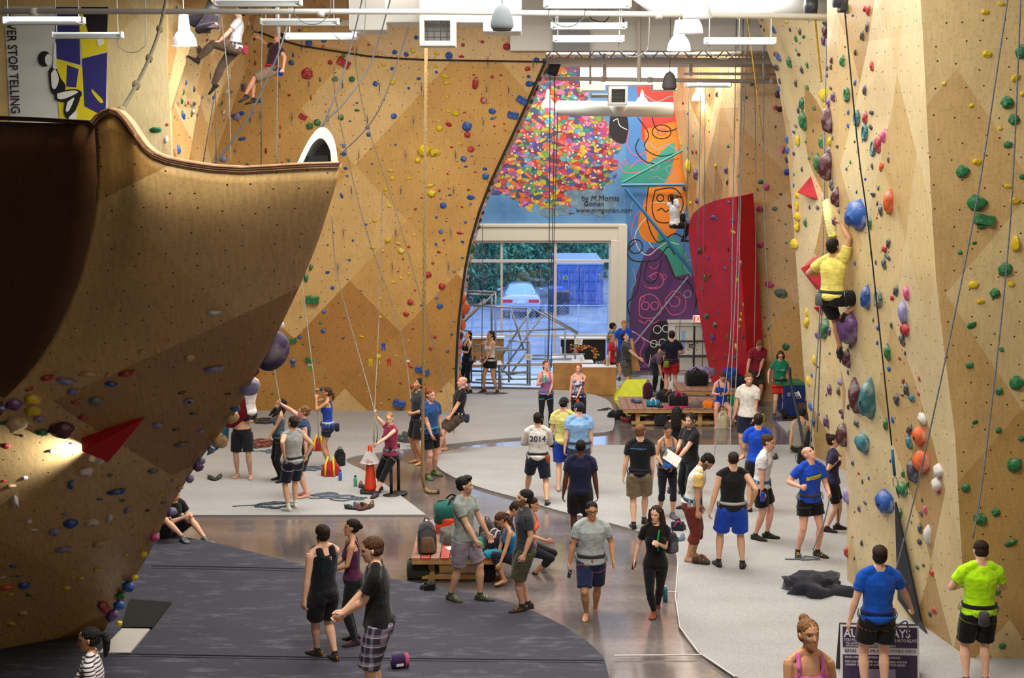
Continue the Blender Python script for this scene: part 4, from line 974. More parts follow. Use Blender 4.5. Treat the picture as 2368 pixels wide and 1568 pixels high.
def skeleton(h, sex, pel, lean, head, hands, feet, poles, build):
 B = Body(); B.sex = sex; B.build = build; B.T = TORSO_M if sex == 'm' else TORSO_F
 sw = .172 if sex == 'm' else .150; B.sw = sw * (1 + (build - 1) * .5)
 B.p0 = V(pel); pitch, roll, twist = lean
 B.Rp = rotm(twist * .15, pitch * .45, roll * .5); B.Rc = rotm(twist, pitch, roll)
 def spine(z):
  ax0, f0, u0 = B.Rp @ V((1, 0, 0)), B.Rp @ V((0, -1, 0)), B.Rp @ V((0, 0, 1))
  ax1, f1, u1 = B.Rc @ V((1, 0, 0)), B.Rc @ V((0, -1, 0)), B.Rc @ V((0, 0, 1))
  if z <= 1.0: return B.p0 + u0 * (z - .93), ax0, f0, u0
  base = B.p0 + u0 * .07
  t = min(1, (z - 1.0) / .25); um = (u0 * (1 - t / 2) + u1 * (t / 2))
  if z <= 1.25:
   c = base + um * (z - 1.0)
  else: c = base + (u0 * .5 + u1 * .5) * .25 + u1 * (z - 1.25)
  return c, ax0.lerp(ax1, t).normalized(), f0.lerp(f1, t).normalized(), u0.lerp(u1, t).normalized()
 B.spine = spine
 B.S = {}; B.E = {}; B.W = {}; B.H = {}; B.K = {}; B.A = {}
 c, ax, f, u = spine(1.415)
 l1, l2 = (.285, .255) if sex == 'm' else (.27, .24)
 for i, s in (('R', -1), ('L', 1)):
  sh = c + ax * s * B.sw
  tgt = hands[i]; pole = poles.get('e' + i)
  tgt = V(tgt)
  # a raised hand lifts the shoulder a little
  lift = max(0, min(1, ((tgt - sh).normalized().dot(u) + .1))) if (tgt - sh).length > .01 else 0
  sh = sh + u * .055 * lift - ax * s * .015 * lift
  pole = V(pole) if pole else (V((s * .5, .7, -.5)))
  B.S[i] = sh; B.E[i], B.W[i] = ik(sh, tgt, l1, l2, pole)
 c, ax, f, u = spine(.90)
 for i, s in (('R', -1), ('L', 1)):
  hp = c + ax * s * .090
  pole = V(poles.get('k' + i, (s * .15, -1, .1)))
  B.H[i] = hp; B.K[i], B.A[i] = ik(hp, V(feet[i]), .425, .415, pole)
 c, ax, f, u = spine(1.55)
 Rh = B.Rc @ rotm(head[0], head[1], head[2] if len(head) > 2 else 0)
 B.Rh = Rh; hu, hf, hx = Rh @ V((0, 0, 1)), Rh @ V((0, -1, 0)), Rh @ V((1, 0, 0))
 B.HC = spine(1.545)[0] + hu * .085 + hf * .012; B.hu, B.hf, B.hx = hu, hf, hx
 return B
def head_pt(B, x, f, u): return B.HC + B.hx * x + B.hf * f + B.hu * u
def limb(mb, p0, p1, prof, up=None, n=10):
 d = p1 - p0; a, b_ = frame(d, up); mb.loft([(p0 + d * t, a, b_, r, r * (1 if len(q) < 1 else q[0])) for t, r, *q in [(x[0], x[1], *x[2:]) if len(x) > 2 else (x[0], x[1], 1.0) for x in prof]], n)
def hand(mb, B, i, pose, hdir=None, palm=None):
 s = -1 if i == 'R' else 1; W, E = B.W[i], B.E[i]; k = 1.0 if B.sex == 'm' else .9
 d = (hdir.normalized() if hdir is not None else (W - E).normalized())
 palm = palm if palm is not None else V((-s, -.15, 0))
 pn = palm - d * palm.dot(d); pn = pn.normalized() if pn.length > .05 else frame(d)[0]
 sd = d.cross(pn) * (1 if i == 'R' else -1)      # towards the thumb
 if sd.dot(V((0, -1, 0))) < -.2 and pose == 'relax': sd = -sd
 q = .085 * k
 mb.loft([(W - d * .02, sd, pn, .027 * k, .021 * k), (W + d * .02, sd, pn, .033 * k, .019 * k), (W + d * .06, sd, pn, .042 * k, .017 * k), (W + d * q, sd, pn, .041 * k, .014 * k)], 10)
 curl = {'relax': (.35, .5, .4), 'flat': (.08, .1, .08), 'grip': (1.1, 1.5, 1.0), 'half': (.7, .9, .6)}[pose]
 for j, (o, ln) in enumerate(((.033, .072), (.011, .080), (-.011, .074), (-.032, .058))):
  p = W + d * q * .93 + sd * o * k; a = 0; pts = [p]; rr = [.0095 * k]
  for m_, (cu, fr) in enumerate(zip(curl, (.45, .32, .23))):
   a += cu * (1 + .12 * j); dd = d * math.cos(a) + pn * math.sin(a) + sd * (o * 1.6) * (1 if pose != 'grip' else 0)
   p = p + dd.normalized() * ln * fr * 1.15 * k; pts.append(p); rr.append((.0088 - .0009 * m_) * k)
  mb.tube(pts, rr, 7)
 a = .5 if pose != 'grip' else .9
 p = W + d * .022 + sd * .026 * k; t1 = p + (d * .75 + sd * .65 + pn * .25 * a).normalized() * .042 * k; t2 = t1 + (d * .9 + sd * .15 + pn * .5 * a).normalized() * .030 * k; t3 = t2 + (d * .9 - sd * .05 + pn * .6 * a).normalized() * .022 * k
 mb.tube([p, t1, t2, t3], [.013 * k, .011 * k, .0095 * k, .008 * k], 7)
 B.palm[i] = (W + d * .085 + pn * .03, d, pn, sd)
def footv(B, i, toe, pitch):
 "toe yaw (deg, outward positive), pitch (deg, toes down positive)"
 s = -1 if i == 'R' else 1
 M = Matrix.Rotation(R(s * toe), 3, 'Z') @ Matrix.Rotation(R(pitch), 3, 'X')
 return M @ V((0, -1, 0)), M @ V((1, 0, 0)), M @ V((0, 0, 1))
def foot(mb, B, i, toe, pitch, grow=0.0, heel=.0):
 A = B.A[i]; f, x, u = footv(B, i, toe, pitch); g = grow; k = 1.0 if B.sex == 'm' else .9
 c = A - u * .045
 mb.loft([(c - f * (.062 + g), x, u, .016 + g, .020 + g), (c - f * .048, x, u, .030 + g, .036 + g), (c - f * .01, x, u, .033 + g, .042 + g), (c + f * .05 * k - u * .006, x, u, .038 + g, .034 + g), (c + f * .10 * k - u * .017, x, u, .044 + g, .022 + g), (c + f * .14 * k - u * .024, x, u, .044 + g, .016 + g), (c + f * .175 * k - u * .028, x, u, .033 + g, .012 + g), (c + f * (.195 * k + g * .8) - u * .029, x, u, .015 + g * .5, .009 + g)], 12, ex=2.4)
def raw(name, mb, vox, sm, mats, parent, keep=None):
 o = mb.build(name, mats, parent, smooth=True)
 m = o.modifiers.new('remesh', 'REMESH'); m.mode = 'VOXEL'; m.voxel_size = vox; m.use_smooth_shade = True
 if sm: q = o.modifiers.new('smooth', 'SMOOTH'); q.factor = .5; q.iterations = sm
 PEOPLE.append((o, keep)); return o
def torso_secs(B, z0, z1, off, hem=0.0, n=9):
 T = B.T; out = []
 zsx = [z0] + [z for z, *_ in T if z0 + .015 < z < z1 - .015] + [z1]
 for z in zsx:
  for (a, ra, fa), (b_, rb, fb) in zip(T, T[1:]):
   if a <= z <= b_ or (b_ is T[-1][0]): 
    t = (z - a) / (b_ - a); rx, ry = ra + (rb - ra) * t, fa + (fb - fa) * t
    if a <= z <= b_: break
  c, ax, f, u = B.spine(z); bw = B.build if z < 1.4 else 1
  h_ = hem * max(0, min(1, (1.15 - z) / .25))
  out.append((c, ax, f, rx * bw + off + h_, ry * (bw ** 1.3) + off + h_))
 return out
def bulges(mb, B, g):
 "seat, chest"
 c, ax, f, u = B.spine(.885); r = .088 if B.sex == 'm' else .098
 for s in (-1, 1): mb.ball(c + ax * s * .075 - f * .045, (r + g, r + g, r + g), 10)
 if B.sex == 'f':
  c, ax, f, u = B.spine(1.262)
  for s in (-1, 1): mb.ball(c + ax * s * .068 + f * .072, .062 + g, 10)
 else:
  c, ax, f, u = B.spine(1.31)
  for s in (-1, 1): mb.ball(c + ax * s * .075 + f * .05, (.08 + g, .065 + g, .065 + g), 10)
  if B.build > 1.08:
   c, ax, f, u = B.spine(1.05); mb.ball(c + f * .05, (.12 + g, .10 + g, .12 + g), 10)
def arm_prof(B): 
 k = (1.0 if B.sex == 'm' else .80) * (.85 + .15 * B.build)
 return [(-.06, .050 * k), (.08, .060 * k), (.3, .055 * k), (.6, .049 * k), (1.0, .040 * k)], [(0, .040 * k), (.22, .044 * k), (.55, .037 * k), (.88, .028 * k), (1.02, .026 * k)]
def leg_prof(B):
 k = (1.0 if B.sex == 'm' else .98) * (.88 + .12 * B.build)
 return [(-.02, .088 * k), (.2, .090 * k), (.5, .078 * k), (.8, .062 * k), (1.0, .056 * k)], [(0, .055 * k), (.12, .052 * k), (.32, .060 * k), (.6, .048 * k), (.85, .035 * k), (1.0, .033 * k)]
def partial(prof, t1):
 "profile cut at t1, rescaled to end there"
 out = [p for p in prof if p[0] < t1 - .03]
 for a, b_ in zip(prof, prof[1:]):
  if a[0] <= t1 <= b_[0]: out.append((t1, a[1] + (b_[1] - a[1]) * (t1 - a[0]) / (b_[0] - a[0])))
 return out
def grow(prof, g, flare=0.0):
 n = len(prof); return [(t, r + g + flare * (i / max(1, n - 1))) for i, (t, r) in enumerate(prof)]
def person(label, loc, h=1.75, yaw=0, sex='m', skin='fair', hair=('short', 'brown'), top=None, bot=None, shoe=None, lean=(0, 0, 0), head=(0, 0, 0), R_=None, L_=None, fR=None, fL=None, pel=None, poles=None,
           hp=('relax', 'relax'), toe=(12, 12), fp=(0, 0), harness=None, beard=0, build=1.0, vox=.0075, hdir=None, palm=None, glasses=False, group=None, chalk=None, sock=None, smile=False, name='person'):
 s = h / 1.75; loc = V(loc); Mi = Matrix.Rotation(-R(yaw), 3, 'Z')
 def cv_(q, is_foot=False):
  "targets may be given as world points seen from the camera: (x, y) on the ground or (x, y, depth offset)"
  if q is None or q[0] < 5 and q[0] > -5: return q
  if len(q) == 2: w_ = gnd(q[0], q[1], loc.z) + V((0, .06, .085 * s))
  else: w_ = at(q[0], q[1], loc.y + q[2])
  return tuple((Mi @ (w_ - loc)) / s)
 R_, L_, fR, fL = cv_(R_), cv_(L_), cv_(fR), cv_(fL)
 B0 = dict(hands={'R': R_ or (-.27, .02, .86), 'L': L_ or (.27, .02, .86)}, feet={'R': fR or (-.11, .02, .085), 'L': fL or (.11, .02, .085)})
 if pel is None:
  zz = .925
  for q, sx in ((B0['feet']['R'], -1), (B0['feet']['L'], 1)):
   if fR is not None or fL is not None:
    d2 = (q[0] - sx * .09) ** 2 + q[1] ** 2
    if d2 < .6 and q[2] < .25: zz = min(zz, q[2] + math.sqrt(max(.05, .835 ** 2 - d2)) + .03)
  pel = (0, 0, zz)
 poles = poles or {}
 B = skeleton(h, sex, pel, lean, head, B0['hands'], B0['feet'], poles, build); B.palm = {}
 ap1, ap2 = arm_prof(B); lp1, lp2 = leg_prof(B)
 # --- body: one continuous surface
 mb = MB(); mb.loft(torso_secs(B, .80, 1.58, 0), 16); bulges(mb, B, 0)
 c, ax, f, u = B.spine(1.47)
 for i, sd in (('R', -1), ('L', 1)):
  mb.tube([c + ax * sd * .02 + u * .03 - f * .01, B.S[i].lerp(c, .45) + u * .025 - f * .01, B.S[i] + u * .005], [.045, .05 if sex == 'm' else .04, .045 if sex == 'm' else .036], 8)
  limb(mb, B.S[i], B.E[i], ap1); limb(mb, B.E[i], B.W[i], ap2); mb.ball(B.E[i], ap1[-1][1] * 1.02, 8)
  limb(mb, B.H[i], B.K[i], lp1, n=12); limb(mb, B.K[i], B.A[i], lp2, n=12); mb.ball(B.K[i], lp1[-1][1] * 1.03, 10); mb.ball(B.A[i], .036, 8)
  k = 0 if i == 'R' else 1
  foot(mb, B, i, toe[k], fp[k]); hand(mb, B, i, hp[k], None if not hdir else (V(hdir[k]) if hdir[k] else None), None if not palm else (V(palm[k]) if palm[k] else None))
 hs = 1.0 if sex == 'm' else .95; jw = 1.0 if sex == 'm' else .88
 mb.loft([(head_pt(B, 0, o, z) , B.hx, B.hf, rx * hs, ry * hs) for z, rx, ry, o in ((-.116, .022 * jw, .022, .056), (-.104, .040 * jw, .046, .036), (-.085, .052 * jw, .066, .022), (-.055, .060 * jw, .080, .012), (-.02, .068, .090, .006), (.02, .074, .097, .0), (.055, .073, .095, -.004), (.085, .060, .080, -.006), (.104, .036, .050, -.007), (.113, .012, .018, -.007))], 18)
 mb.tube([B.spine(1.50)[0], head_pt(B, 0, -.012, -.07)], [.057 if sex == 'm' else .046, .055 if sex == 'm' else .045], 12)
 for sd in (-1, 1):
  mb.ball(head_pt(B, sd * .076 * hs, -.012, -.010), (.014, .014, .014), 8, M=Matrix.Identity(3)); mb.tube([head_pt(B, sd * .078 * hs, -.020, .018), head_pt(B, sd * .080 * hs, -.010, -.002), head_pt(B, sd * .074 * hs, -.006, -.030)], [.011, .012, .008], 6)
 ns = .0 if sex == 'm' else .007
 mb.tube([head_pt(B, 0, .088 - ns, .012), head_pt(B, 0, .102 - ns, -.022), head_pt(B, 0, .107 - ns, -.036), head_pt(B, 0, .092 - ns, -.045)], [.009, .011, .014 - ns * .4, .010], 8)
 root = raw(name, mb, vox, 3, [SKINM], None, dict(B=B, skin=SKIN.get(skin, skin), hair=HAIRC.get(hair[1], hair[1]), style=hair[0], beard=beard, hs=hs, top=top, smile=smile))
 root.location = loc; root.rotation_euler = (0, 0, R(yaw)); root.scale = (s, s, s)
 tag(root, label, 'person', group)
 cv = max(vox * 1.05, .008)
 # --- top
 if top:
  kind, colr = top[0], top[1]; m_ = cloth(colr) if isinstance(colr, str) else colr; hem = top[2] if len(top) > 2 else .012
  zb = {'tee': .88, 'long': .88, 'tank': .88, 'sleeveless': .88, 'camisole': .92, 'suit': .84, 'crop': 1.0}[kind]; lo = .010 if kind in ('camisole', 'suit', 'tank') and sex == 'f' else .017
  tb = MB(); bulge = MB()
  if kind in ('tee', 'long', 'sleeveless'):
   tb.loft(torso_secs(B, zb, 1.468, lo, hem), 18)
   for i, sd in (('R', -1), ('L', 1)):
    tb.tube([c + ax * sd * .045 + u * .012 - f * .01, B.S[i].lerp(c, .45) + u * .022 - f * .01, B.S[i] + u * .004], [.052, .064 if sex == 'm' else .052, .058 if sex == 'm' else .046], 10)
    tb.ball(B.S[i] - u * .012, ap1[1][1] + (.010 if kind != 'sleeveless' else .006), 10)
    if kind == 'tee':
     limb(tb, B.S[i], B.E[i], grow(partial(ap1, .62), .011, .014), n=12)
    elif kind == 'long':
     limb(tb, B.S[i], B.E[i], grow(ap1, .016, .004), n=12); limb(tb, B.E[i], B.W[i], grow(partial(ap2, .92), .018, .0), n=12); tb.ball(B.E[i], ap1[-1][1] + .018, 9)
    else: limb(tb, B.S[i], B.E[i], grow(partial(ap1, .09), .014), n=12)
  else:
   zt = 1.335 if kind != 'tank' or sex == 'f' else 1.395
   tb.loft(torso_secs(B, zb, zt, lo, hem if kind != 'suit' else 0), 18)
   cc, ax2, f2, u2 = B.spine(zt - .03)
   for sd in (-1, 1):
    w_ = .020 if sex == 'f' else .050
    c3 = B.spine(1.455)[0]
    tb.tube([cc + ax2 * sd * .085 + f2 * (.095 if sex == 'f' else .105), cc.lerp(c3, .6) + ax2 * sd * .092 + f2 * .085, c3 + ax * sd * .088 + u * .030 + f * .01, c3 + ax * sd * .085 - f * .055 + u * .01, cc + ax2 * sd * (.05 if sex == 'f' else .075) - f2 * .102], w_, 8, flat=.7)
  if kind == 'suit': bulges(tb, B, lo)
  else:
   cq, aq, fq, uq = B.spine(.935); tb.ball(cq - fq * .035, (.150 * build + lo, .118 + lo, .085), 12, M=Matrix((aq, fq, uq)).transposed())
   cq, aq, fq, uq = B.spine(1.262 if sex == 'f' else 1.31)
   for sd in (-1, 1): tb.ball(cq + aq * sd * .07 + fq * (.072 if sex == 'f' else .05), (.062 if sex == 'f' else .066) + lo, 10)
   if build > 1.08 and sex == 'm': cq, aq, fq, uq = B.spine(1.05); tb.ball(cq + fq * .05, (.13, .115, .12), 10)
  top_o = raw('shirt' if kind in ('tee', 'long', 'sleeveless') else ('swimsuit' if kind == 'suit' else 'tank_top'), tb, cv, 3, [m_], root, dict(cloth=True)); root['_top'] = top_o.name
  if len(top) > 3:      # second colour on the sleeves
   sb = MB()
   for i, sd in (('R', -1), ('L', 1)):
    sb.tube([B.S[i].lerp(c, .35) + u * .026 - f * .005, B.S[i] + u * .006], [.058, .064], 10); limb(sb, B.S[i], B.E[i], grow(partial(ap1, .62), .019, .013), n=12)
   raw('sleeve', sb, cv, 3, [cloth(top[3])], root, dict(cloth=True))
 # --- bottoms
 if bot:
  kind, colr = bot[0], bot[1]; m_ = cloth(colr) if isinstance(colr, str) else colr
  fit = bot[2] if len(bot) > 2 else {'shorts': .026, 'long': .02, 'leggings': .007, 'capri': .008, 'short': .014, 'cropped': .024}[kind]
  pb = MB(); pb.loft(torso_secs(B, .80, .985, fit * .55 + .004), 16); 
  cb_, ab, fb, ub = B.spine(.885); r = .088 if sex == 'm' else .098
  for sd in (-1, 1): pb.ball(cb_ + ab * sd * .075 - fb * .045, r + fit * .5 + .003, 10)
  for i in 'RL':
   t_up = (bot[3] if len(bot) > 3 else {'shorts': .86, 'short': .42}.get(kind, 1.0))
   limb(pb, B.H[i], B.K[i], grow(partial(lp1, t_up), fit, fit * .9 if kind in ('shorts', 'short') else 0), n=14)
   if kind in ('long', 'leggings', 'capri', 'cropped'):
    t_lo = {'long': .97, 'leggings': .96, 'capri': .45, 'cropped': .40}[kind]
    limb(pb, B.K[i], B.A[i], grow(partial(lp2, t_lo), fit, 0), n=14); pb.ball(B.K[i], lp1[-1][1] * 1.02 + fit, 10)
  raw({'shorts': 'shorts', 'short': 'shorts', 'leggings': 'leggings', 'capri': 'leggings'}.get(kind, 'trousers'), pb, cv, 3, [m_], root, dict(cloth=True))
 # --- shoes / socks
 for (spec, nm, g) in ((sock, 'sock', .006), (shoe, 'shoe', .009)):
  if spec:
   cols = spec if isinstance(spec, (list, tuple)) else (spec,)
   for k, i in enumerate('RL'):
    fb_ = MB(); foot(fb_, B, i, toe[k], fp[k], g)
    f_, x_, u_ = footv(B, i, toe[k], fp[k]); lg = (B.K[i] - B.A[i]).normalized()
    fb_.tube([B.A[i] - u_ * .02, B.A[i] + lg * (.03 if nm == 'shoe' else .06)], [.040, .042 if nm == 'shoe' else .042], 10)
    so = raw(nm, fb_, max(.006, vox * .9), 2, [cloth(cols[0], 30, .2, .7)], root, dict(cloth=True))
    if len(cols) > 1:
     tb_ = MB(); c_ = B.A[i] - u_ * .045
     for q in range(3): tb_.tube([c_ + f_ * (.03 + .035 * q) + x_ * .046 - u_ * .012, c_ + f_ * (.03 + .035 * q) + u_ * (.045 - .013 * q), c_ + f_ * (.03 + .035 * q) - x_ * .046 - u_ * .012], .010, 6)
     tb_.tube([c_ - f_ * .07 - u_ * .02, c_ - f_ * .072 + u_ * .03], .012, 6)
     tb_.build('shoe_strap', cloth(cols[1], 30, .2, .7), so, smooth=True)
    if nm == 'shoe':
     sb = MB(); c_ = B.A[i] - u_ * .082
     kf = 1.0 if sex == 'm' else .9
     sb.loft([(c_ + f_ * t * (kf if t > 0 else 1), x_, u_, w_, .008) for t, w_ in ((-.078, .018), (-.06, .036), (0, .042), (.07, .048), (.13, .056), (.18, .046), (.208, .02))], 10); sb.build('sole', mat('1b1a1a', .8), so, smooth=True)
 # --- harness
 if harness:
  hm = cloth(harness[0], 20, .3); z = 1.0
  hb = MB(); T = torso_secs(B, z - .021, z + .021, (.025 if top and top[0] in ('tee', 'long', 'sleeveless') else .018) + (.02 if build > 1.08 else 0))
  hb.loft([T[0], T[-1]], 20, caps=False)
  ho = hb.build('harness', hm, root, smooth=True); sd_ = ho.modifiers.new('solid', 'SOLIDIFY'); sd_.thickness = .012
  lm = cloth(harness[1] if len(harness) > 1 else harness[0], 20, .3)
  for i in 'RL':
   d = B.K[i] - B.H[i]; a, b_ = frame(d); q = MB(); r0 = lp1[1][1] + (.024 if bot and bot[0] in ('shorts', 'cropped', 'long', 'short') else .004)
   cc0 = B.H[i] + d * .22; pts = [cc0 + a * (r0 * math.cos(t)) + b_ * (r0 * math.sin(t)) + d * .05 * math.cos(t + .7) for t in [2 * math.pi * k / 16 for k in range(17)]]
   q.tube(pts, .011, 6); q.build('leg_loop', lm, root, smooth=True)
  cz, axz, fz, uz = B.spine(.985)
  q = MB(); q.tube([cz + fz * .135 + uz * .03, cz + fz * .15 - uz * .06], .014, 6); q.build('belay_loop', lm, root, smooth=True)
  gm_ = mat('9aa0a4', .35, .7, name='gear_metal')
  for sd in (-1, 1):
   q = MB()
   for k in range(2):
    p = cz + axz * sd * (B.T[4][1] * B.build + .052) + fz * (.03 - .07 * k) + uz * .0
    q.tube([p + uz * .03, p + axz * sd * .012 - uz * .03, p - uz * .075 + fz * .018, p - uz * .03 + fz * .03, p + uz * .03], .006, 5)
   q.build('carabiner', gm_, root, smooth=True)
 if chalk:
  cz, axz, fz, uz = B.spine(.955); sx, sf = chalk[1] if len(chalk) > 1 else (0.0, -1)
  p = cz + axz * sx * (.19 * B.build + .03) + fz * sf * (.15 * B.build + .045)
  q = MB(); q.loft([(p - uz * .15, axz, fz, .045, .035), (p - uz * .13, axz, fz, .062, .052), (p - uz * .03, axz, fz, .064, .054), (p + uz * .012, axz, fz, .058, .050), (p + uz * .02, axz, fz, .045, .04)], 14)
  q.build('chalk_bag', cloth(chalk[0], 20, .3), root, smooth=True)
 hair_piece(B, hair, root, vox, hs)
 if glasses:
  q = MB()
  for sd in (-1, 1):
   q.tube([head_pt(B, sd * .034 + .026 * math.cos(t), .104, .004 + .019 * math.sin(t)) for t in [2 * math.pi * k / 12 for k in range(13)]], .0035, 5)
   q.tube([head_pt(B, sd * .060, .100, .006), head_pt(B, sd * .079, .02, .006)], .003, 5)
  q.tube([head_pt(B, -.009, .107, .006), head_pt(B, .009, .107, .006)], .003, 5)
  q.build('glasses', mat('151515', .3), root)
 root['_B'] = len(BODS); BODS.append(B)
 return root
BODS = []
def hair_piece(B, hair, root, vox, hs):
 st, col = hair[0], HAIRC.get(hair[1], hair[1]); P = lambda x, f, u: head_pt(B, x, f, u)
 if st in ('bald', 'none'): return
 hb = MB(); M = Matrix((B.hx, B.hf, B.hu)).transposed(); k = hs
 cm = mat(col, .75, noise_s=55, noise_a=.35, bump=.5, name='hair', spec=.3)
 if st == 'cap':
  hb.ball(P(0, -.010, .038), (.090, .110, .085), 16, M=M)
  hb.loft([(P(0, .06 * hair[2], .035), B.hx, B.hf, .05, .045), (P(0, .10 * hair[2], .030), B.hx, B.hf, .065, .05), (P(0, .13 * hair[2], .02), B.hx, B.hf, .06, .05)], 12)
  o = raw('cap', hb, max(vox * .8, .006), 1, [cloth(hair[1], 30, .2, .8)], root, dict(cloth=True)); hb = MB()
  hb.ball(P(0, -.022, -.01), (.079, .090, .065), 14, M=M); raw('hair', hb, max(vox * .8, .006), 1, [mat(HAIRC.get(hair[3], '2a1a12'), .8, noise_s=55, noise_a=.3, name='hair', spec=.3)], root, dict(cloth=True)); return
 if st == 'buzz': hb.ball(P(0, -.016, .040), (.0775 * k, .100 * k, .080 * k), 18, M=M); hb.ball(P(0, -.030, .0), (.075 * k, .075 * k, .06 * k), 14, M=M)
 else:
  hb.ball(P(0, -.020, .048), (.083 * k, .107 * k, .082 * k), 18, M=M); hb.ball(P(0, -.036, -.005), (.079 * k, .080 * k, .072 * k), 16, M=M)
 if st == 'messy' or st == 'curly':
  rr = random.Random(len(PEOPLE))
  for _ in range(34):
   a, t = rr.uniform(-.5, 3.64), rr.uniform(-.1, 1.2); rad = .088
   hb.ball(P(rad * math.cos(a) * math.cos(t) * .95, -rad * .9 * math.sin(a) * math.cos(t) * 1.0 + .01, .035 + .088 * math.sin(t)), rr.uniform(.018, .034) if st == 'curly' else rr.uniform(.012, .024), 6)
 if st == 'quiff':
  hb.ball(P(0, .055, .105), (.060, .050, .030), 10, M=M)
  hb.ball(P(.02, .03, .115), (.055, .06, .025), 10, M=M)
 if st in ('long', 'longwavy'):
  for sx in (-1, 1):
   hb.tube([P(sx * .066, .015, .06), P(sx * .085, -.01, -.03), P(sx * .095, .0, -.13), P(sx * .10, .02, -.24), P(sx * .085, .04, -.33)], [.03, .034, .038, .036, .015], 8)
   hb.tube([P(sx * .03, -.09, .04), P(sx * .045, -.105, -.10), P(sx * .06, -.11, -.24), P(sx * .05, -.11, -.36)], [.05, .055, .055, .02], 8)
  hb.tube([P(0, -.09, .04), P(0, -.11, -.10), P(0, -.12, -.25), P(0, -.12, -.36)], [.05, .055, .055, .02], 8)
 if st == 'bob':
  for sx in (-1, 1): hb.tube([P(sx * .066, .02, .05), P(sx * .084, -.005, -.03), P(sx * .080, .0, -.10)], [.03, .032, .02], 8)
  hb.ball(P(0, -.055, -.06), (.08, .06, .06), 10, M=M)
 if st == 'pony':
  hb.tube([P(0, -.10, .05), P(0, -.145, .045), P(0, -.17, -.02), P(.0, -.165, -.11), P(.005, -.15, -.19)], [.028, .030, .036, .032, .012], 9)
 if st == 'ponylow':
  hb.tube([P(0, -.10, -.0), P(0, -.135, -.03), P(0, -.14, -.10), P(0, -.13, -.18)], [.028, .03, .028, .010], 9)
 if st == 'bun': hb.ball(P(0, -.075, .115), (.042, .042, .038), 10)
 if st == 'bunlow': hb.ball(P(0, -.125, .02), (.036, .036, .036), 10)
 if st == 'braid': hb.tube([P(.02, -.10, -.02), P(.05, -.10, -.10), P(.06, -.06, -.22), P(.06, -.02, -.33)], [.03, .028, .025, .012], 8)
 raw('hair', hb, max(vox * .8, .006), 1, [cm], root, dict(cloth=True, hair=True))
def at_pelvis(x, y, Y, h): return at(x, y, Y) - V((0, 0, .925 * h / 1.75))
def decal_points(root, pts, side=1, lift=.004):
 "lay (u, z) points, metres from the spine and height on a 1.75 m figure, onto the front (1) or back (-1) of the shirt"
 B = BODS[root['_B']]; sh = [c for c in root.children if c.name == root['_top']][0]; me = sh.data
 bv = BVHTree.FromPolygons([v.co[:] for v in me.vertices], [p.vertices[:] for p in me.polygons]); out = []
 for u_, z_ in pts:
  c, ax, f, up = B.spine(z_); o_ = c + ax * u_ * (1 if side > 0 else -1) + f * side * .6
  h = bv.ray_cast(o_, -f * side)
  p = h[0] if h[0] is not None else c + f * side * .15
  out.append(p + f * side * lift)
 return out
def decal_poly(root, poly, col, side=1, name='shirt_print', n=10, m=3):
 "quad patch given by 4 corners (u, z)"
 (a, b_, c, d) = poly; pts = []
 for j in range(m + 1):
  for i in range(n + 1):
   s_, t_ = i / n, j / m
   pts.append(tuple((1 - t_) * ((1 - s_) * a[k] + s_ * b_[k]) + t_ * ((1 - s_) * d[k] + s_ * c[k]) for k in (0, 1)))
 q = MB().add(decal_points(root, pts, side), [(j * (n + 1) + i, j * (n + 1) + i + 1, (j + 1) * (n + 1) + i + 1, (j + 1) * (n + 1) + i) for j in range(m) for i in range(n)])
 return q.build(name, cloth(col, 30, .1), root)
def decal_text(root, body, u, z, size, col, side=1, squash=1.0, slope=0.0, bold=0.0, lift=.006):
 c = bpy.data.curves.new('t', 'FONT'); c.body = body; c.size = size; c.align_x = 'CENTER'; c.resolution_u = 2; c.offset = bold * size
 o = bpy.data.objects.new('t', c); COL.objects.link(o); dg = bpy.context.evaluated_depsgraph_get(); dg.update()
 me = bpy.data.meshes.new_from_object(o.evaluated_get(dg)); bpy.data.objects.remove(o)
 pts = decal_points(root, [(u + v.co.x * squash, z + v.co.y + slope * v.co.x) for v in me.vertices], side, lift)
 q = MB().add(pts, [tuple(p.vertices) for p in me.polygons]); bpy.data.meshes.remove(me)
 return q.build('shirt_lettering', cloth(col, 30, .1), root)
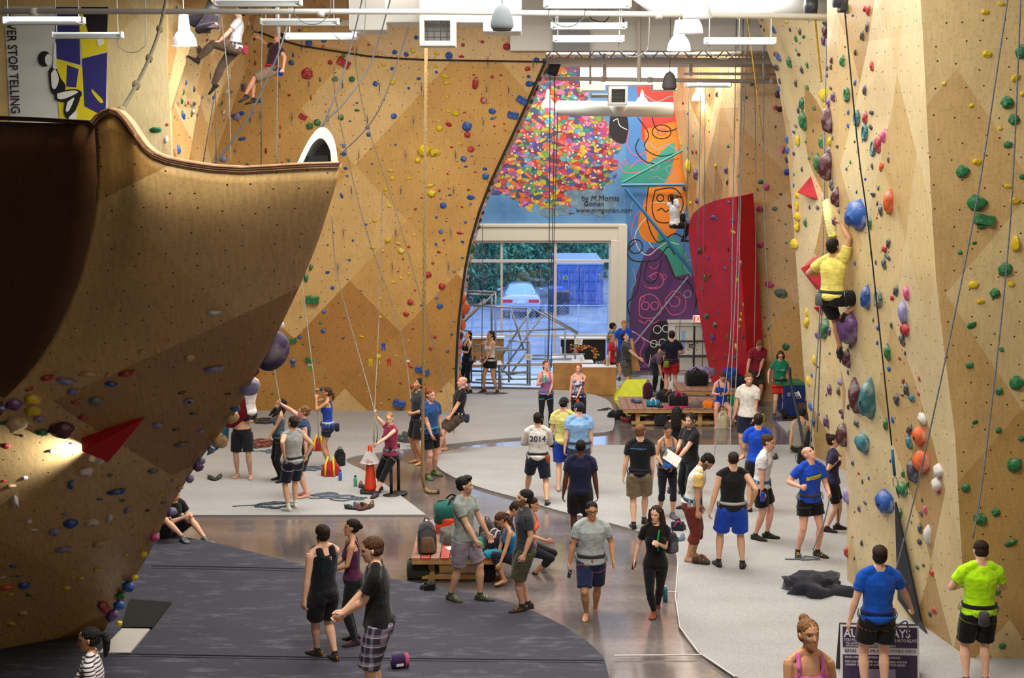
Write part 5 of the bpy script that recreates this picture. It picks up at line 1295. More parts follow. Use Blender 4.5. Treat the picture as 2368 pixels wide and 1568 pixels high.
def finish_people():
 dg = bpy.context.evaluated_depsgraph_get(); dg.update()
 for o, keep in PEOPLE:
  me = bpy.data.meshes.new_from_object(o.evaluated_get(dg), preserve_all_data_layers=False, depsgraph=dg)
  old = o.data; nm = old.name; o.modifiers.clear(); o.data = me; me.name = nm
  if not me.materials: me.materials.append(old.materials[0])
  bpy.data.meshes.remove(old)
  n = len(me.vertices); co = np.empty(n * 3, np.float32); me.vertices.foreach_get('co', co); co = co.reshape(-1, 3)
  if 'B' in keep:
   B = keep['B']; hc = np.array(B.HC); X = (co - hc) @ np.array(B.hx); F = (co - hc) @ np.array(B.hf); U = (co - hc) @ np.array(B.hu); hs = keep['hs']
   G = lambda a, s: np.exp(-(a / s) ** 2)
   hd = (U > -.125) & (np.abs(X) < .095) & (F > .02) & (F < .15) & (U < .12)
   disp = np.zeros(n)
   for sx in (-1, 1):
    disp -= .009 * G(X - sx * .033, .016) * G(U - .002, .012); disp += .005 * G(X - sx * .032, .022) * G(U - .026, .009); disp += .004 * G(X - sx * .04, .02) * G(U + .035, .018)
   disp += .005 * G(X, .022) * G(U + .066, .007) + .004 * G(X, .02) * G(U + .080, .006) - .003 * G(X, .02) * G(U + .073, .003) + .005 * G(X, .018) * G(U + .104, .014)
   co[hd] += (disp[hd, None] * np.array(B.hf)).astype(np.float32); me.vertices.foreach_set('co', co.ravel())
   sk = np.array(srgb(keep['skin'])); col = np.tile(sk, (n, 1)); hr = np.array(srgb(keep['hair']))
   def blend(mask, c, k=1.0):
    w_ = (np.clip(mask, 0, 1) * k)[:, None]; col[:] = col * (1 - w_) + np.array(c) * w_
   face = hd & (F > .045)
   blend(face * (G(X, .03) * G(U + .04, .035)), sk * np.array((1.05, .82, .78)), .5)
   lip = face * (np.abs(X) < (.030 if keep['smile'] else .024)) * (G(U + .072 - (X * X * 6 if keep['smile'] else 0), .0085))
   blend(lip, sk * np.array((.78, .42, .42)))
   if keep['smile']: blend(face * (np.abs(X) < .020) * G(U + .071 - X * X * 6, .003), (.6, .55, .52), .8)
   for sx in (-1, 1):
    blend(face * (G(X - sx * .034, .024) ** 1 * G(U - .024 + np.abs(np.abs(X) - .034) * .2, .0055)), hr * .9 + sk * .1, .85)
    e_ = ((X - sx * .033) / .0165) ** 2 + ((U - .002) / .0078) ** 2
    blend(face * (e_ < 1.35), sk * .45); blend(face * (e_ < .75), (.55, .52, .5)); blend(face * (((X - sx * .033) ** 2 + (U - .002) ** 2) < .0068 ** 2), (.015, .01, .008))
   if keep['beard']:
    bm_ = ((U < -.040 - .02 * G(X, .03)) & (F > -.02) & (U > -.14) & (np.abs(X) < .1)) | ((np.abs(X) > .05) & (U < -.005) & (F > -.0) & (F < .06) & (U > -.14) & (np.abs(X) < .085))
    lipz = G(X, .03) * G(U + .073, .010)
    blend(bm_ * (1 - lipz * .9), hr * .8 + sk * .2, keep['beard'])
   if keep['style'] in ('stubble_scalp',): pass
   if keep['style'] == 'bald': blend((U > .01) * (F < .03) * (np.abs(X) < .12) * (np.abs(F) < .14) * (U < .08), hr, .35)
   # warm joints and darker nails left out: plain skin
   a = me.color_attributes.new('Col', 'FLOAT_COLOR', 'POINT'); d = np.ones((n, 4), np.float32); d[:, :3] = col; a.data.foreach_set('color', d.ravel())
  else:
   amp = .0
   if keep.get('hair'):
    nr = np.empty(n * 3, np.float32); me.vertices.foreach_get('normal', nr); nr = nr.reshape(-1, 3)
    q = np.array([noise.noise(V((p[0] * 60, p[1] * 60, p[2] * 32))) for p in co], np.float32); co += nr * (q * .006)[:, None]; me.vertices.foreach_set('co', co.ravel())
   else:
    # cloth folds: low frequency wrinkles running diagonally
    nr = np.empty(n * 3, np.float32); me.vertices.foreach_get('normal', nr); nr = nr.reshape(-1, 3)
    q = np.array([noise.noise(V((p[0] * 9 + p[2] * 5, p[1] * 9, p[2] * 13 - p[0] * 6))) + .5 * noise.noise(V((p[0] * 24, p[1] * 24, p[2] * 30))) for p in co], np.float32)
    co += nr * (q * .0045)[:, None]; me.vertices.foreach_set('co', co.ravel())
  me.polygons.foreach_set('use_smooth', [True] * len(me.polygons)); me.update()
 PEOPLE.clear()
def local_dir(o, v): return o.matrix_world.to_3x3() @ V(v)
G = lambda x, y, z=0.0: gnd(x, y, z)
def pattern(name, build):
 m, nt, b = nodes(name); tc = N(nt, 'ShaderNodeTexCoord'); sep = N(nt, 'ShaderNodeSeparateXYZ'); L(nt, tc.outputs['Object'], sep.inputs[0])
 L(nt, build(nt, sep, tc), b.inputs['Base Color']); b.inputs['Roughness'].default_value = .9; return m
def stripes(c1, c2, sc, w=.5):
 return pattern('striped_cloth', lambda nt, s, tc: mix_(nt, math_(nt, 'LESS_THAN', math_(nt, 'FRACT', math_(nt, 'MULTIPLY', s.outputs[2], sc)), w), srgb(c1), srgb(c2)))
def plaid():
 def f(nt, s, tc):
  a = math_(nt, 'LESS_THAN', math_(nt, 'FRACT', math_(nt, 'MULTIPLY', s.outputs[2], 11)), .35); b_ = math_(nt, 'LESS_THAN', math_(nt, 'FRACT', math_(nt, 'MULTIPLY', math_(nt, 'ADD', s.outputs[0], math_(nt, 'MULTIPLY', s.outputs[1], .8)), 13)), .35)
  t = math_(nt, 'LESS_THAN', math_(nt, 'FRACT', math_(nt, 'MULTIPLY', s.outputs[2], 11)), .06)
  c = mix_(nt, math_(nt, 'MULTIPLY', math_(nt, 'ADD', a, b_), .5), srgb('26222e'), srgb('8a7d94'))
  return mix_(nt, t, c, srgb('b8b0bc'))
 return pattern('plaid_cloth', f)
def tiedye():
 def f(nt, s, tc):
  nz = N(nt, 'ShaderNodeTexNoise'); nz.inputs['Scale'].default_value = 14; L(nt, tc.outputs['Object'], nz.inputs['Vector'])
  return ramp_(nt, nz.outputs['Fac'], [(.38, srgb('2c3060')), (.5, srgb('8a86b0')), (.6, srgb('e0dce2'))])
 return pattern('tie_dye_cloth', f)
NEAR, MIDV, FARV = .0065, .0085, .011
A = {}
# ---- foreground
A['stripe'] = person('woman with a dark ponytail in a striped tee at the bottom left corner', (-3.82, 12.0, .70), 1.64, -82, 'f', 'tan', ('pony', 'black'), ('tee', stripes('d6d0d2', '2c2630', 27, .36), .006), ('leggings', '18181c'), vox=NEAR, shoe=('222226',))
A['pink'] = person('smiling woman in a pink racerback tank at the bottom edge beside the purple sign', (2.22, 9.9, 1.46), 1.70, 0, 'f', 'tan', ('bun', 'sandy'), ('tank', 'c45a9a'), ('leggings', '1a1a20'), head=(14, -12, 0), R_=(-.10, -.27, 1.02), vox=NEAR, smile=True, shoe=('222226',))
A['blue'] = person('man in bright blue tee and orange harness belaying in front of the purple sign', (4.38, 15.95, .04), 1.88, 180, 'm', 'fair', ('short', 'dark'), ('tee', '1450b4'), ('shorts', '131316', .026, .62), harness=('17265a', 'b83a16'), R_=(-.45, -.20, .93), L_=(.31, -.02, .84), hp=('grip', 'relax'), head=(-8, -4, 0), vox=NEAR, shoe=('222226',))
A['neon'] = person('man in a neon yellow tee facing the right hand wall, chalk bag at his back', (5.70, 16.25, .04), 1.84, 178, 'm', 'fair', ('short', 'dark'), ('tee', 'b6f014'), ('shorts', '121214'), harness=('20201c', '6c6a1c'), R_=(-.13, -.27, 1.13), L_=(.13, -.27, 1.13), poles={'eR': (-.9, .3, -.6), 'eL': (.9, .3, -.6)}, head=(0, 18, 0), build=1.08, chalk=('4b4750', (0, -1)), vox=NEAR, shoe=('222226',))
A['tank'] = person('bearded man in black tank top and black shorts on the dark padding', G(752, 1532, .1), 1.84, -140, 'm', 'fair', ('short', 'dark'), ('tank', '15161c'), ('shorts', '16161c'), shoe=('2c2420', 'a8662c'), fR=(774, 1530), fL=(733, 1520), R_=(-.12, -.36, 1.10), L_=(.27, .0, .84), head=(-6, 2, 0), beard=.8, vox=NEAR)
A['maroon'] = person('woman in a maroon tank top and dark leggings beside the man in the black tank', G(818, 1486, .1), 1.69, -85, 'f', 'olive', ('bunlow', 'black'), ('camisole', '4d2140'), ('leggings', '1a1a20'), shoe=('2a2228', '9a3a44'), L_=(.10, -.27, 1.06), R_=(-.08, -.30, 1.04), head=(0, -4, 0), vox=NEAR)
A['boy'] = person('young man in black tee and plaid shorts, nearest on the dark padding', (-1.31, 13.1, 1.06), 1.80, -88, 'm', 'fair', ('short', 'brown'), ('tee', '111114', .02), ('shorts', plaid(), .03, .97), L_=(.05, -.33, 1.0), R_=(-.05, -.34, 1.0), poles={'eL': (.3, .9, -.3), 'eR': (-.3, .9, -.3)}, lean=(4, 0, 0), head=(0, 4, 0), vox=NEAR, shoe=('222226',))
A['seat'] = person('person in black sitting on the edge of the dark padding, half behind the boulder', G(395, 1240, .1), 1.68, 55, 'm', 'fair', ('short', 'black'), ('tee', '141416'), ('shorts', '141416'), shoe=('6a6e70', '222222'), pel=(0, 0, .11), lean=(14, 0, 0), head=(-10, 4, 0), fR=(-.10, -.42, .09), fL=(.22, -.62, .02), R_=(-.02, -.36, .40), L_=(.12, -.40, .42), poles={'kR': (-.5, -.3, .8), 'kL': (.1, -.3, 1)}, smile=True, vox=MIDV)
A['grey'] = person('tall man in a grey tee and lilac shorts standing wide legged by the bag bench', G(1074, 1392, .1), 1.86, 62, 'm', 'mid', ('quiff', 'black'), ('tee', '8d9490'), ('shorts', '8d8290'), shoe=('3a4030', '9aa83c'), fR=(1042, 1390), fL=(1110, 1390), head=(28, 0, 0), R_=(1110, 1272, -.25), L_=(1143, 1265, .15), beard=.55, vox=NEAR)
A['olive'] = person('bearded man in dark grey tee and olive cargo shorts, hand on hip', G(1213, 1414, .1), 1.77, -78, 'm', 'mid', ('short', 'black'), ('tee', '34383e'), ('shorts', '474632', .034, .98), shoe=('2c2420', 'b0762c'), fR=(1222, 1410), fL=(1207, 1416), L_=(1213, 1282, -.22), poles={'eL': (.2, 1, -.2)}, head=(-5, -6, 0), beard=.95, vox=NEAR)
# ---- bench group
A['coral'] = person('person in coral top sitting at the bag bench, palm held out', at_pelvis(1222, 1262, 20.9, 1.68), 1.68, 78, 'f', 'olive', ('ponylow', 'dark'), ('camisole', 'f0604a'), ('capri', '1c1c24'), shoe=('26221e', 'a07c28'), lean=(6, 0, 0), R_=(1262, 1250, -.2), hp=('flat', 'relax'), fR=(1236, 1326, -.1), fL=(1246, 1316, .25), vox=MIDV)
A['braid'] = person('woman in blue tank with braid, bent to her feet at the bag bench', at_pelvis(1190, 1288, 20.45, 1.64), 1.64, -70, 'f', 'tan', ('braid', 'brown'), ('camisole', '1c78b4'), ('capri', '201c30'), lean=(20, 0, 0), head=(0, 20, 0), L_=(1152, 1318, -.35), R_=(1148, 1310, -.1), fL=(1165, 1338, -.25), fR=(1160, 1328, .1), vox=MIDV)
A['lean'] = person('person in a black tee leaning over the bags on the bench', at_pelvis(1140, 1250, 22.1, 1.72), 1.72, 75, 'm', 'mid', ('short', 'dark'), ('tee', '15151a'), ('shorts', '1a1a1e'), lean=(38, 0, 0), head=(0, 10, 0), R_=(1172, 1262, -.1), L_=(1180, 1255, .2), fR=(1172, 1318, 0), fL=(1176, 1310, .3), vox=MIDV)
# ---- centre
A['glasses'] = person('smiling man with glasses in a grey tee walking barefoot towards the camera', G(1366, 1428), 1.77, 2, 'm', 'tan', ('short', 'black'), ('tee', 'a3aaaa'), ('shorts', '1c2546'), harness=('38323a', 'a85a28'), fR=(1356, 1432), fL=(1377, 1404, .32), fp=(0, 28), R_=(1314, 1312, -.02), L_=(1418, 1296, -.05), build=1.07, glasses=True, smile=True, vox=NEAR, head=(4, 3, 0))
A['black'] = person('long haired woman in a black tee and black leggings walking on the concrete', G(1514, 1426), 1.72, -4, 'f', 'fair', ('longwavy', 'dark'), ('tee', '121214', .004), ('leggings', '101014'), fR=(1513, 1428), fL=(1521, 1396, .38), fp=(0, 30), R_=(1468, 1296, .02), L_=(1523, 1258, -.2), poles={'eL': (.5, .9, -.6)}, head=(-24, 4, 0), vox=NEAR, shoe=('8a4a3c',))
A['navy'] = person('man in a navy tee and black shorts walking away on the concrete', G(1341, 1264), 1.82, 180, 'm', 'dark', ('buzz', 'black'), ('tee', '1a1c38'), ('shorts', '131316'), fR=(1352, 1262), fL=(1330, 1264), shoe=('1c1c20',), build=1.06, vox=MIDV)
A['2014'] = person('man in a pale long sleeved top with 2014 across the back, arms folded', G(1243, 1160, .02), 1.76, 180, 'm', 'mid', ('short', 'black'), ('long', 'd2cdc6'), ('shorts', '1a2036'), shoe=('1e1e20',), fL=(1218, 1150), fR=(1265, 1172), R_=(-.02, -.24, 1.14), L_=(.04, -.22, 1.10), poles={'eR': (-.9, .2, -.6), 'eL': (.9, .2, -.6)}, chalk=('a04c26', (-.75, -.3)), vox=MIDV, harness=('20242c',))
A['cap'] = person('man in a yellow tee with a backwards black cap and bright blue shorts', G(1303, 1132, .04), 1.81, 168, 'm', 'fair', ('cap', '17171c', -1, 'dark'), ('tee', 'cfc878'), ('shorts', '1d40aa'), fL=(1292, 1138), fR=(1314, 1130), head=(-22, 0, 0), chalk=('1a1a1e', (.9, -.2)), vox=MIDV, R_=(-.12, -.26, 1.05))
A['ltblue'] = person('heavy set man in a light blue tee and navy cap, seen from behind', G(1338, 1142, .04), 1.78, 182, 'm', 'fair', ('cap', '1c2436', 1, 'dark'), ('tee', '82aad6'), ('shorts', '39455c'), head=(42, 0, 0), harness=('38383c',), build=1.17, L_=(1300, 1078, -.05), R_=(1370, 1070, 0), vox=MIDV, shoe=('2c2c30',))
A['purple'] = person('woman in a purple tank drinking from a green bottle on the middle padding', G(1262, 996, .045), 1.64, 4, 'f', 'pink', ('ponylow', 'auburn'), ('camisole', 'a4689e'), ('leggings', '17171b'), harness=('1f7888', '1f9aa8'), R_=(1256, 884, -.2), L_=(1271, 908, -.22), head=(20, -4, 0), vox=FARV, shoe=('333336',), hp=('grip', 'half'))
A['redhair'] = person('red haired woman in a tie dye tank holding an orange bottle', G(1337, 1004, .045), 1.64, 2, 'f', 'pink', ('ponylow', 'red'), ('camisole', tiedye()), ('leggings', '17171b'), harness=('3a2430',), R_=(1318, 922, -.05), L_=(1335, 917, -.2), head=(-16, 0, 0), vox=FARV, shoe=('333336',))
A['khaki'] = person('man in a black tee with a small blue back print and khaki shorts', G(1478, 1218, .04), 1.82, 174, 'm', 'fair', ('short', 'sandy'), ('tee', '17191e'), ('shorts', '7c6d54', .034), harness=('2a2026',), fL=(1466, 1224), fR=(1490, 1212), head=(-24, 0, 0), R_=(1511, 1132, .0), beard=.4, shoe=('25252a',), vox=MIDV)
A['clip'] = person('woman in a grey tank signing a clipboard among the group on the right padding', G(1541, 1192, .04), 1.68, 12, 'f', 'tan', ('bun', 'dark'), ('camisole', '6a6466'), ('capri', '1b1c28', .008), harness=('2a2630',), R_=(1533, 1076, -.24), L_=(1553, 1083, -.24), head=(-6, 16, 0), fR=(1527, 1192), fL=(1556, 1200), vox=MIDV, shoe=('56606a', 'a04a8a'))
A['behind'] = person('dark haired woman in a black tank behind the clipboard group, seen from behind', G(1562, 1140, .04), 1.68, 165, 'f', 'tan', ('longwavy', 'black'), ('camisole', '17171c'), ('short', '6a2028'), R_=(-.1, -.3, 1.05), vox=MIDV, shoe=('3a2838',))
A['curly'] = person('curly haired bearded man in a black tee holding the clipboard', G(1594, 1178, .04), 1.78, -62, 'm', 'fair', ('curly', 'dark'), ('tee', '18191c'), ('long', '1e2028'), L_=(1563, 1068, -.3), R_=(1556, 1056, -.05), head=(16, 2, 0), beard=.8, vox=MIDV, shoe=('222226',))
A['raglan'] = person('barefoot man in a white tee with yellow sleeves and rust red cropped pants, head bowed', G(1597, 1300, .04), 1.84, 80, 'm', 'olive', ('short', 'black'), ('tee', 'd6d2cb', .008, 'd8b766'), ('cropped', '6e2c22', .034), harness=('1d5566', '5a2a24'), lean=(16, 0, 0), head=(0, 38, 0), fR=(1592, 1302), fL=(1606, 1292), R_=(1613, 1192, -.22), L_=(1620, 1180, .15), beard=.95, vox=NEAR)
A['royal'] = person('man in a black sleeveless top and royal blue shorts, arms held away from his sides', G(1690, 1313, .04), 1.87, 180, 'm', 'mid', ('buzz', 'dark'), ('sleeveless', '17181b'), ('shorts', '1642b4', .036), harness=('a9a9a2', 'b4b2a6'), fL=(1663, 1312), fR=(1718, 1316), L_=(1641, 1188, -.05), R_=(1739, 1162, -.05), shoe=('26262a', '45454a'), build=1.05, vox=NEAR)
A['walk'] = person('man in a white tee and black shorts striding to the right', G(1757, 1250, .04), 1.83, 68, 'm', 'pink', ('short', 'brown'), ('tee', 'd9d5d5'), ('shorts', '16161c', .026, .74), harness=('1e5a72', '22222a'), fR=(1748, 1250), fL=(1774, 1232, .15), R_=(1762, 1146, -.22), lean=(8, 0, 0), shoe=('23261e', '4c5636'), vox=NEAR)
A['back29'] = person('man in a royal blue tee behind the striding man in white', G(1748, 1182, .04), 1.80, 172, 'm', 'mid', ('short', 'dark'), ('tee', '1a49c0'), ('shorts', '1a1a22'), vox=MIDV, R_=(-.16, -.25, 1.0), L_=(.16, -.25, 1.0), shoe=('222226',))
A['white30'] = person('bearded man in a loose white tee and navy shorts standing by the platform bench', G(1727, 1060, .04), 1.84, -22, 'm', 'pink', ('short', 'sandy'), ('tee', 'd2ccc2', .03), ('shorts', '1b1f34'), head=(22, 2, 0), beard=.8, fR=(1720, 1060), fL=(1733, 1056), L_=(1738, 1004, -.12), vox=MIDV)
A['strong'] = person('bald man in a blue tee with a yellow chest banner looking up while belaying', G(1868, 1286, .04), 1.82, 18, 'm', 'pink', ('bald', 'sandy'), ('tee', '1a47b8'), ('short', '121215', .02, .56), harness=('4a3e46', '3a3036'), fR=(1846, 1288), fL=(1892, 1288), toe=(25, 25), head=(28, -40, 0), R_=(1851, 1126, -.24), L_=(1918, 1142, -.24), hp=('grip', 'grip'), shoe=('25251a', 'b8a028'), vox=NEAR)
A['bun32'] = person('woman with bun and glasses in dark tee belaying at the right wall prow', G(1920, 1228, .04), 1.70, 82, 'f', 'fair', ('bun', 'dark'), ('tee', '2c2844', .01), ('shorts', '15151a', .014), fR=(1914, 1232), fL=(1938, 1226), R_=(1937, 1066, -.12), L_=(1940, 1056, .1), poles={'eR': (-.3, .4, -1)}, hp=('grip', 'grip'), glasses=True, head=(0, -10, 0), shoe=('2c262a', '6a3034'), vox=MIDV)
A['crouch'] = person('person in a grey tank crouching beside a black bag at the second prow', G(1846, 1046, .04), 1.70, 150, 'm', 'tan', ('short', 'black'), ('tank', '8a8678'), ('shorts', '2a2c30'), pel=(0, 0, .16), lean=(18, 0, 0), head=(30, 10, 0), fR=(-.12, -.36, .085), fL=(.12, -.36, .085), L_=(1826, 1042, -.1), R_=(-.1, -.4, .5), vox=FARV, shoe=('222226',))
A['green'] = person('girl with glasses in a green tee and red shorts by the blue recycling bin', G(1801, 966), 1.66, 3, 'f', 'fair', ('bob', 'brown'), ('tee', '1b7a5c', .004), ('short', 'cc2c1c', .02, .62), harness=('222024',), head=(-12, 16, 0), R_=(1777, 880, -.05), L_=(1811, 872, -.05), glasses=True, vox=FARV, shoe=('26407a',))
A['red35'] = person('man in a dark red tee bending forward behind the platform bench', G(1746, 936), 1.78, 6, 'm', 'pink', ('short', 'sandy'), ('tee', '8e2338'), ('shorts', '3c3832'), lean=(24, 0, 0), head=(0, 22, 0), R_=(1722, 890, -.3), L_=(1752, 876, -.2), vox=FARV, shoe=('333336',))
A['brown36'] = person('man in a brown tee sitting behind the upper table with a hand to his mouth', at_pelvis(1660, 894, 36.4, 1.74), 1.74, -28, 'm', 'tan', ('short', 'dark'), ('tee', '7a4a2a'), ('shorts', '2a2a2e'), R_=(1648, 858, -.22), L_=(.1, -.3, 1.0), poles={'eR': (-.3, -.2, -1)}, hp=('half', 'relax'), fR=(-.12, -.45, .50), fL=(.12, -.45, .50), beard=.4, vox=FARV)
A['swim'] = person('woman in royal blue one piece sitting on the platform bench with her phone', at_pelvis(1668, 930, 32.25, 1.68), 1.68, 2, 'f', 'pink', ('short', 'brown'), ('suit', '1f44aa'), ('short', '1f3f9c', .006, .25), lean=(8, 0, 0), head=(0, 38, 0), R_=(1661, 912, -.32), L_=(1674, 912, -.32), hp=('half', 'half'), fR=(1655, 986, -.42), fL=(1684, 986, -.42), poles={'kR': (-.25, -1, .6), 'kL': (.25, -1, .6)}, vox=FARV)
A['navy38'] = person('man in a navy tee and red shorts standing behind the platform, gear on his harness', G(1551, 918), 1.76, 178, 'm', 'pink', ('short', 'dark'), ('tee', '1a1c2e'), ('shorts', 'b41c28', .026, .6), harness=('5a2026',), R_=(-.14, -.24, 1.1), L_=(.14, -.24, 1.1), poles={'eR': (-1, .3, -.5), 'eL': (1, .3, -.5)}, chalk=('7a8a2a', (.6, -.8)), vox=FARV, shoe=('333336',))
A['bend'] = person('person in a striped blue top bent double packing gear behind the maroon bag', G(1522, 908), 1.70, 20, 'm', 'tan', ('short', 'dark'), ('tee', stripes('3f5068', '6a3844', 16, .6)), ('long', '1c1c22'), pel=(0, .12, .86), lean=(88, 0, 0), head=(0, 10, 0), R_=(-.12, -.5, .45), L_=(.12, -.5, .45), vox=FARV, shoe=('333336',))
A['up40'] = person('man in a charcoal tee and grey shorts gazing up, arm held out', G(1446, 912), 1.66, 70, 'm', 'fair', ('short', 'dark'), ('tee', '45464a'), ('shorts', '5a5450'), head=(0, -30, 0), R_=(1482, 832, -.2), hp=('flat', 'relax'), chalk=('b4c22c', (.8, -.4)), harness=('2a2a2e',), vox=FARV, shoe=('333336',))
A['red41'] = person('woman in a red tee with a blonde ponytail at the end of the plywood boxes', G(1413, 906), 1.58, 75, 'f', 'pink', ('ponylow', 'blond'), ('tee', 'b01e2a', .004), ('short', '19191d'), vox=FARV, shoe=('333336',), chalk=('a0522c', (-.5, -.8)))
A['blue42'] = person('blond man in a blue tee facing the camera in front of the painted monsters', V((at(1443, 742, 38.2).x, 38.2, 0)), 1.72, 4, 'm', 'fair', ('short', 'blond'), ('tee', '1b48b2'), ('shorts', '3a3a40'), head=(0, 20, 0), vox=FARV, shoe=('333336',))
A['teal43'] = person('dark haired man with glasses in teal beside the blond man in blue', V((at(1417, 752, 38.4).x, 38.4, 0)), 1.62, 110, 'm', 'mid', ('short', 'black'), ('tee', '2a6670'), ('shorts', '3a3a40'), vox=FARV, glasses=True, shoe=('333336',))
A['white44'] = person('woman in a white tank and black shorts looking up beside the pipe frame', G(1134, 910, .04), 1.68, -42, 'f', 'tan', ('ponylow', 'dark'), ('camisole', 'd6cec4'), ('short', '17171b', .016), fR=(1119, 908), fL=(1150, 911), R_=(1117, 788, -.12), L_=(1116, 848, -.3), head=(-18, -10, 0), harness=('1c1c20',), vox=FARV, shoe=('3a2c28',))
A['black45'] = person('woman in black tank and black knee tights, arms crossed, by the tan wall', G(1081, 908, .04), 1.66, -52, 'f', 'fair', ('ponylow', 'dark'), ('camisole', '15151a'), ('capri', '15151a', .01), R_=(.02, -.22, 1.20), L_=(-.06, -.24, 1.18), head=(0, -26, 0), vox=FARV, shoe=('1e1e22',), harness=('202024',))
A['bald46'] = person('bald man in a black tee leaning back on a rope beside the tan wall', G(1022, 1050, .04), 1.80, -72, 'm', 'pink', ('bald', 'dark'), ('tee', '16171a'), ('shorts', '4a3d30'), pel=(0, .34, .80), lean=(-12, 0, 0), head=(0, 0, 0), fL=(1014, 1052), fR=(1028, 1044), L_=(1036, 972, -.1), R_=(1040, 966, .15), hp=('grip', 'grip'), harness=('2c2622', '2c2622'), chalk=('2a3350', (.5, -.9)), beard=.3, vox=MIDV)
A['blue47'] = person('man with a red topknot in a blue tee and black shorts by the thick rope', G(996, 1106), 1.82, 42, 'm', 'pink', ('bun', 'auburn'), ('tee', '22457c'), ('shorts', '141417', .014, .72), harness=('1c7a92', '16161a'), head=(8, 0, 0), shoe=('4c5a34', '93a33a'), R_=(1003, 1024, -.2), beard=.4, vox=MIDV, fR=(988, 1108), fL=(1004, 1100))
A['dark48'] = person('curly haired man in dark grey behind the thick rope, looking up', G(968, 1072), 1.80, -62, 'm', 'tan', ('curly', 'black'), ('tee', '33353a'), ('shorts', '1b1b1f'), L_=(954, 956, -.2), R_=(952, 950, .1), hp=('grip', 'grip'), head=(0, -24, 0), beard=.7, vox=MIDV, harness=('26262a',))
A['girl49'] = person('girl in a raspberry sleeveless top hanging on to a rope by the traffic cone', G(884, 1146, .04), 1.64, -38, 'f', 'fair', ('ponylow', 'blond'), ('sleeveless', '9a2f50'), ('capri', '141418'), harness=('77737a', '77737a'), pel=(.06, .22, .86), lean=(4, 0, 0), head=(30, 0, 0), fL=(868, 1152), fR=(878, 1136), R_=(866, 954, -.05), L_=(870, 1028, -.28), hp=('grip', 'grip'), shoe=('3c2e44', '8a3a5c'), chalk=('8a8688', (.9, -.3)), vox=MIDV)
A['blue50'] = person('woman with ponytail in royal blue tank pulling rope below the tan wall', G(760, 1082, .045), 1.68, -84, 'f', 'tan', ('ponylow', 'brown'), ('tank', '2041a6'), ('short', '20233a', .014, .45), harness=('b8b4b0', '20233a'), L_=(731, 922, -.1), R_=(733, 906, .1), poles={'eL': (.3, .2, -1), 'eR': (-.3, .2, -1)}, hp=('grip', 'grip'), chalk=('23283a', (.2, -1)), vox=MIDV, shoe=('4a4650',))
A['tank51'] = person('woman with long black hair in a slate tank and black leggings looking up', G(649, 1112, .045), 1.66, -62, 'f', 'olive', ('longwavy', 'black'), ('camisole', '4c5c6c'), ('leggings', '131317'), L_=(622, 1012, -.15), head=(0, -36, 0), vox=MIDV, shoe=('16161a',), harness=('26262a',))
A['arm52'] = person('young man with sandy hair behind the grey tank, one arm raised to a rope', G(706, 1148, .045), 1.74, -80, 'm', 'pink', ('messy', 'sandy'), ('sleeveless', '26385a'), ('shorts', '26262e'), R_=(649, 934, .1), hp=('grip', 'relax'), head=(0, -10, 0), vox=MIDV)
A['grey53'] = person('man in a grey sleeveless top and white socks, hand on hip', G(681, 1180, .045), 1.74, -142, 'm', 'mid', ('short', 'dark'), ('sleeveless', '9a9b9a'), ('shorts', '191d30'), sock=('d4d0ca',), fL=(666, 1184), fR=(682, 1176), R_=(708, 1056, .12), poles={'eR': (-1, .6, .2)}, L_=(657, 1052, -.3), head=(10, -12, 0), harness=('2a2a30', 'b0aca4'), vox=MIDV)
A['bare54'] = person('shirtless barefoot man in black shorts standing behind the boulder edge', G(563, 1106, .045), 1.80, 0, 'm', 'mid', ('short', 'dark'), None, ('shorts', '16161b'), fR=(548, 1104), fL=(578, 1107), R_=(545, 976, -.2), L_=(560, 968, -.22), vox=MIDV, harness=None)
# ---- climbers
A['c55'] = person('climber with black curly hair in a white tank at the right edge of the boulder', at_pelvis(570, 952, 21.5, 1.68), 1.68, -120, 'm', 'mid', ('curly', 'black'), ('tank', 'cfcac6'), ('shorts', '17171b'), lean=(-10, 0, 0), head=(10, -20, 0), L_=(560, 868, .1), R_=(575, 876, .2), fL=(525, 970, .0), fR=(510, 990, .2), hp=('grip', 'grip'), vox=MIDV)
A['c56'] = person('climber in a yellow tee reaching up on the pale right wall', at_pelvis(1924, 686, 19.55, 1.78), 1.78, 140, 'm', 'tan', ('short', 'black'), ('tee', 'dccb66'), ('shorts', '141418', .02, .8), harness=('33362a', '2a2c26'), lean=(2, 0, 0), head=(-6, -22, 0), R_=(1946, 520, .05), L_=(1906, 632, .35), hp=('grip', 'grip'), fR=(1952, 728, .0), fL=(1943, 806, .25), poles={'kR': (-.9, -.8, .2), 'eL': (1, .4, -.6), 'eR': (-.4, .2, -.6)}, shoe=('1b1b1e', 'c2521e'), fp=(10, 35), chalk=('5c6260', (.6, -.6)), vox=NEAR)
A['c57'] = person('climber in a white tee on the wall beside the painted monsters', at_pelvis(1561, 517, 38.9, 1.74), 1.74, 118, 'm', 'dark', ('short', 'black'), ('tee', 'd3d3d5'), ('long', '1a1a1e'), R_=(1572, 455, .1), L_=(1560, 462, .5), fR=(1580, 552, .0), fL=(1586, 530, .4), hp=('grip', 'grip'), lean=(-6, 0, 0), vox=FARV, shoe=('222226',))
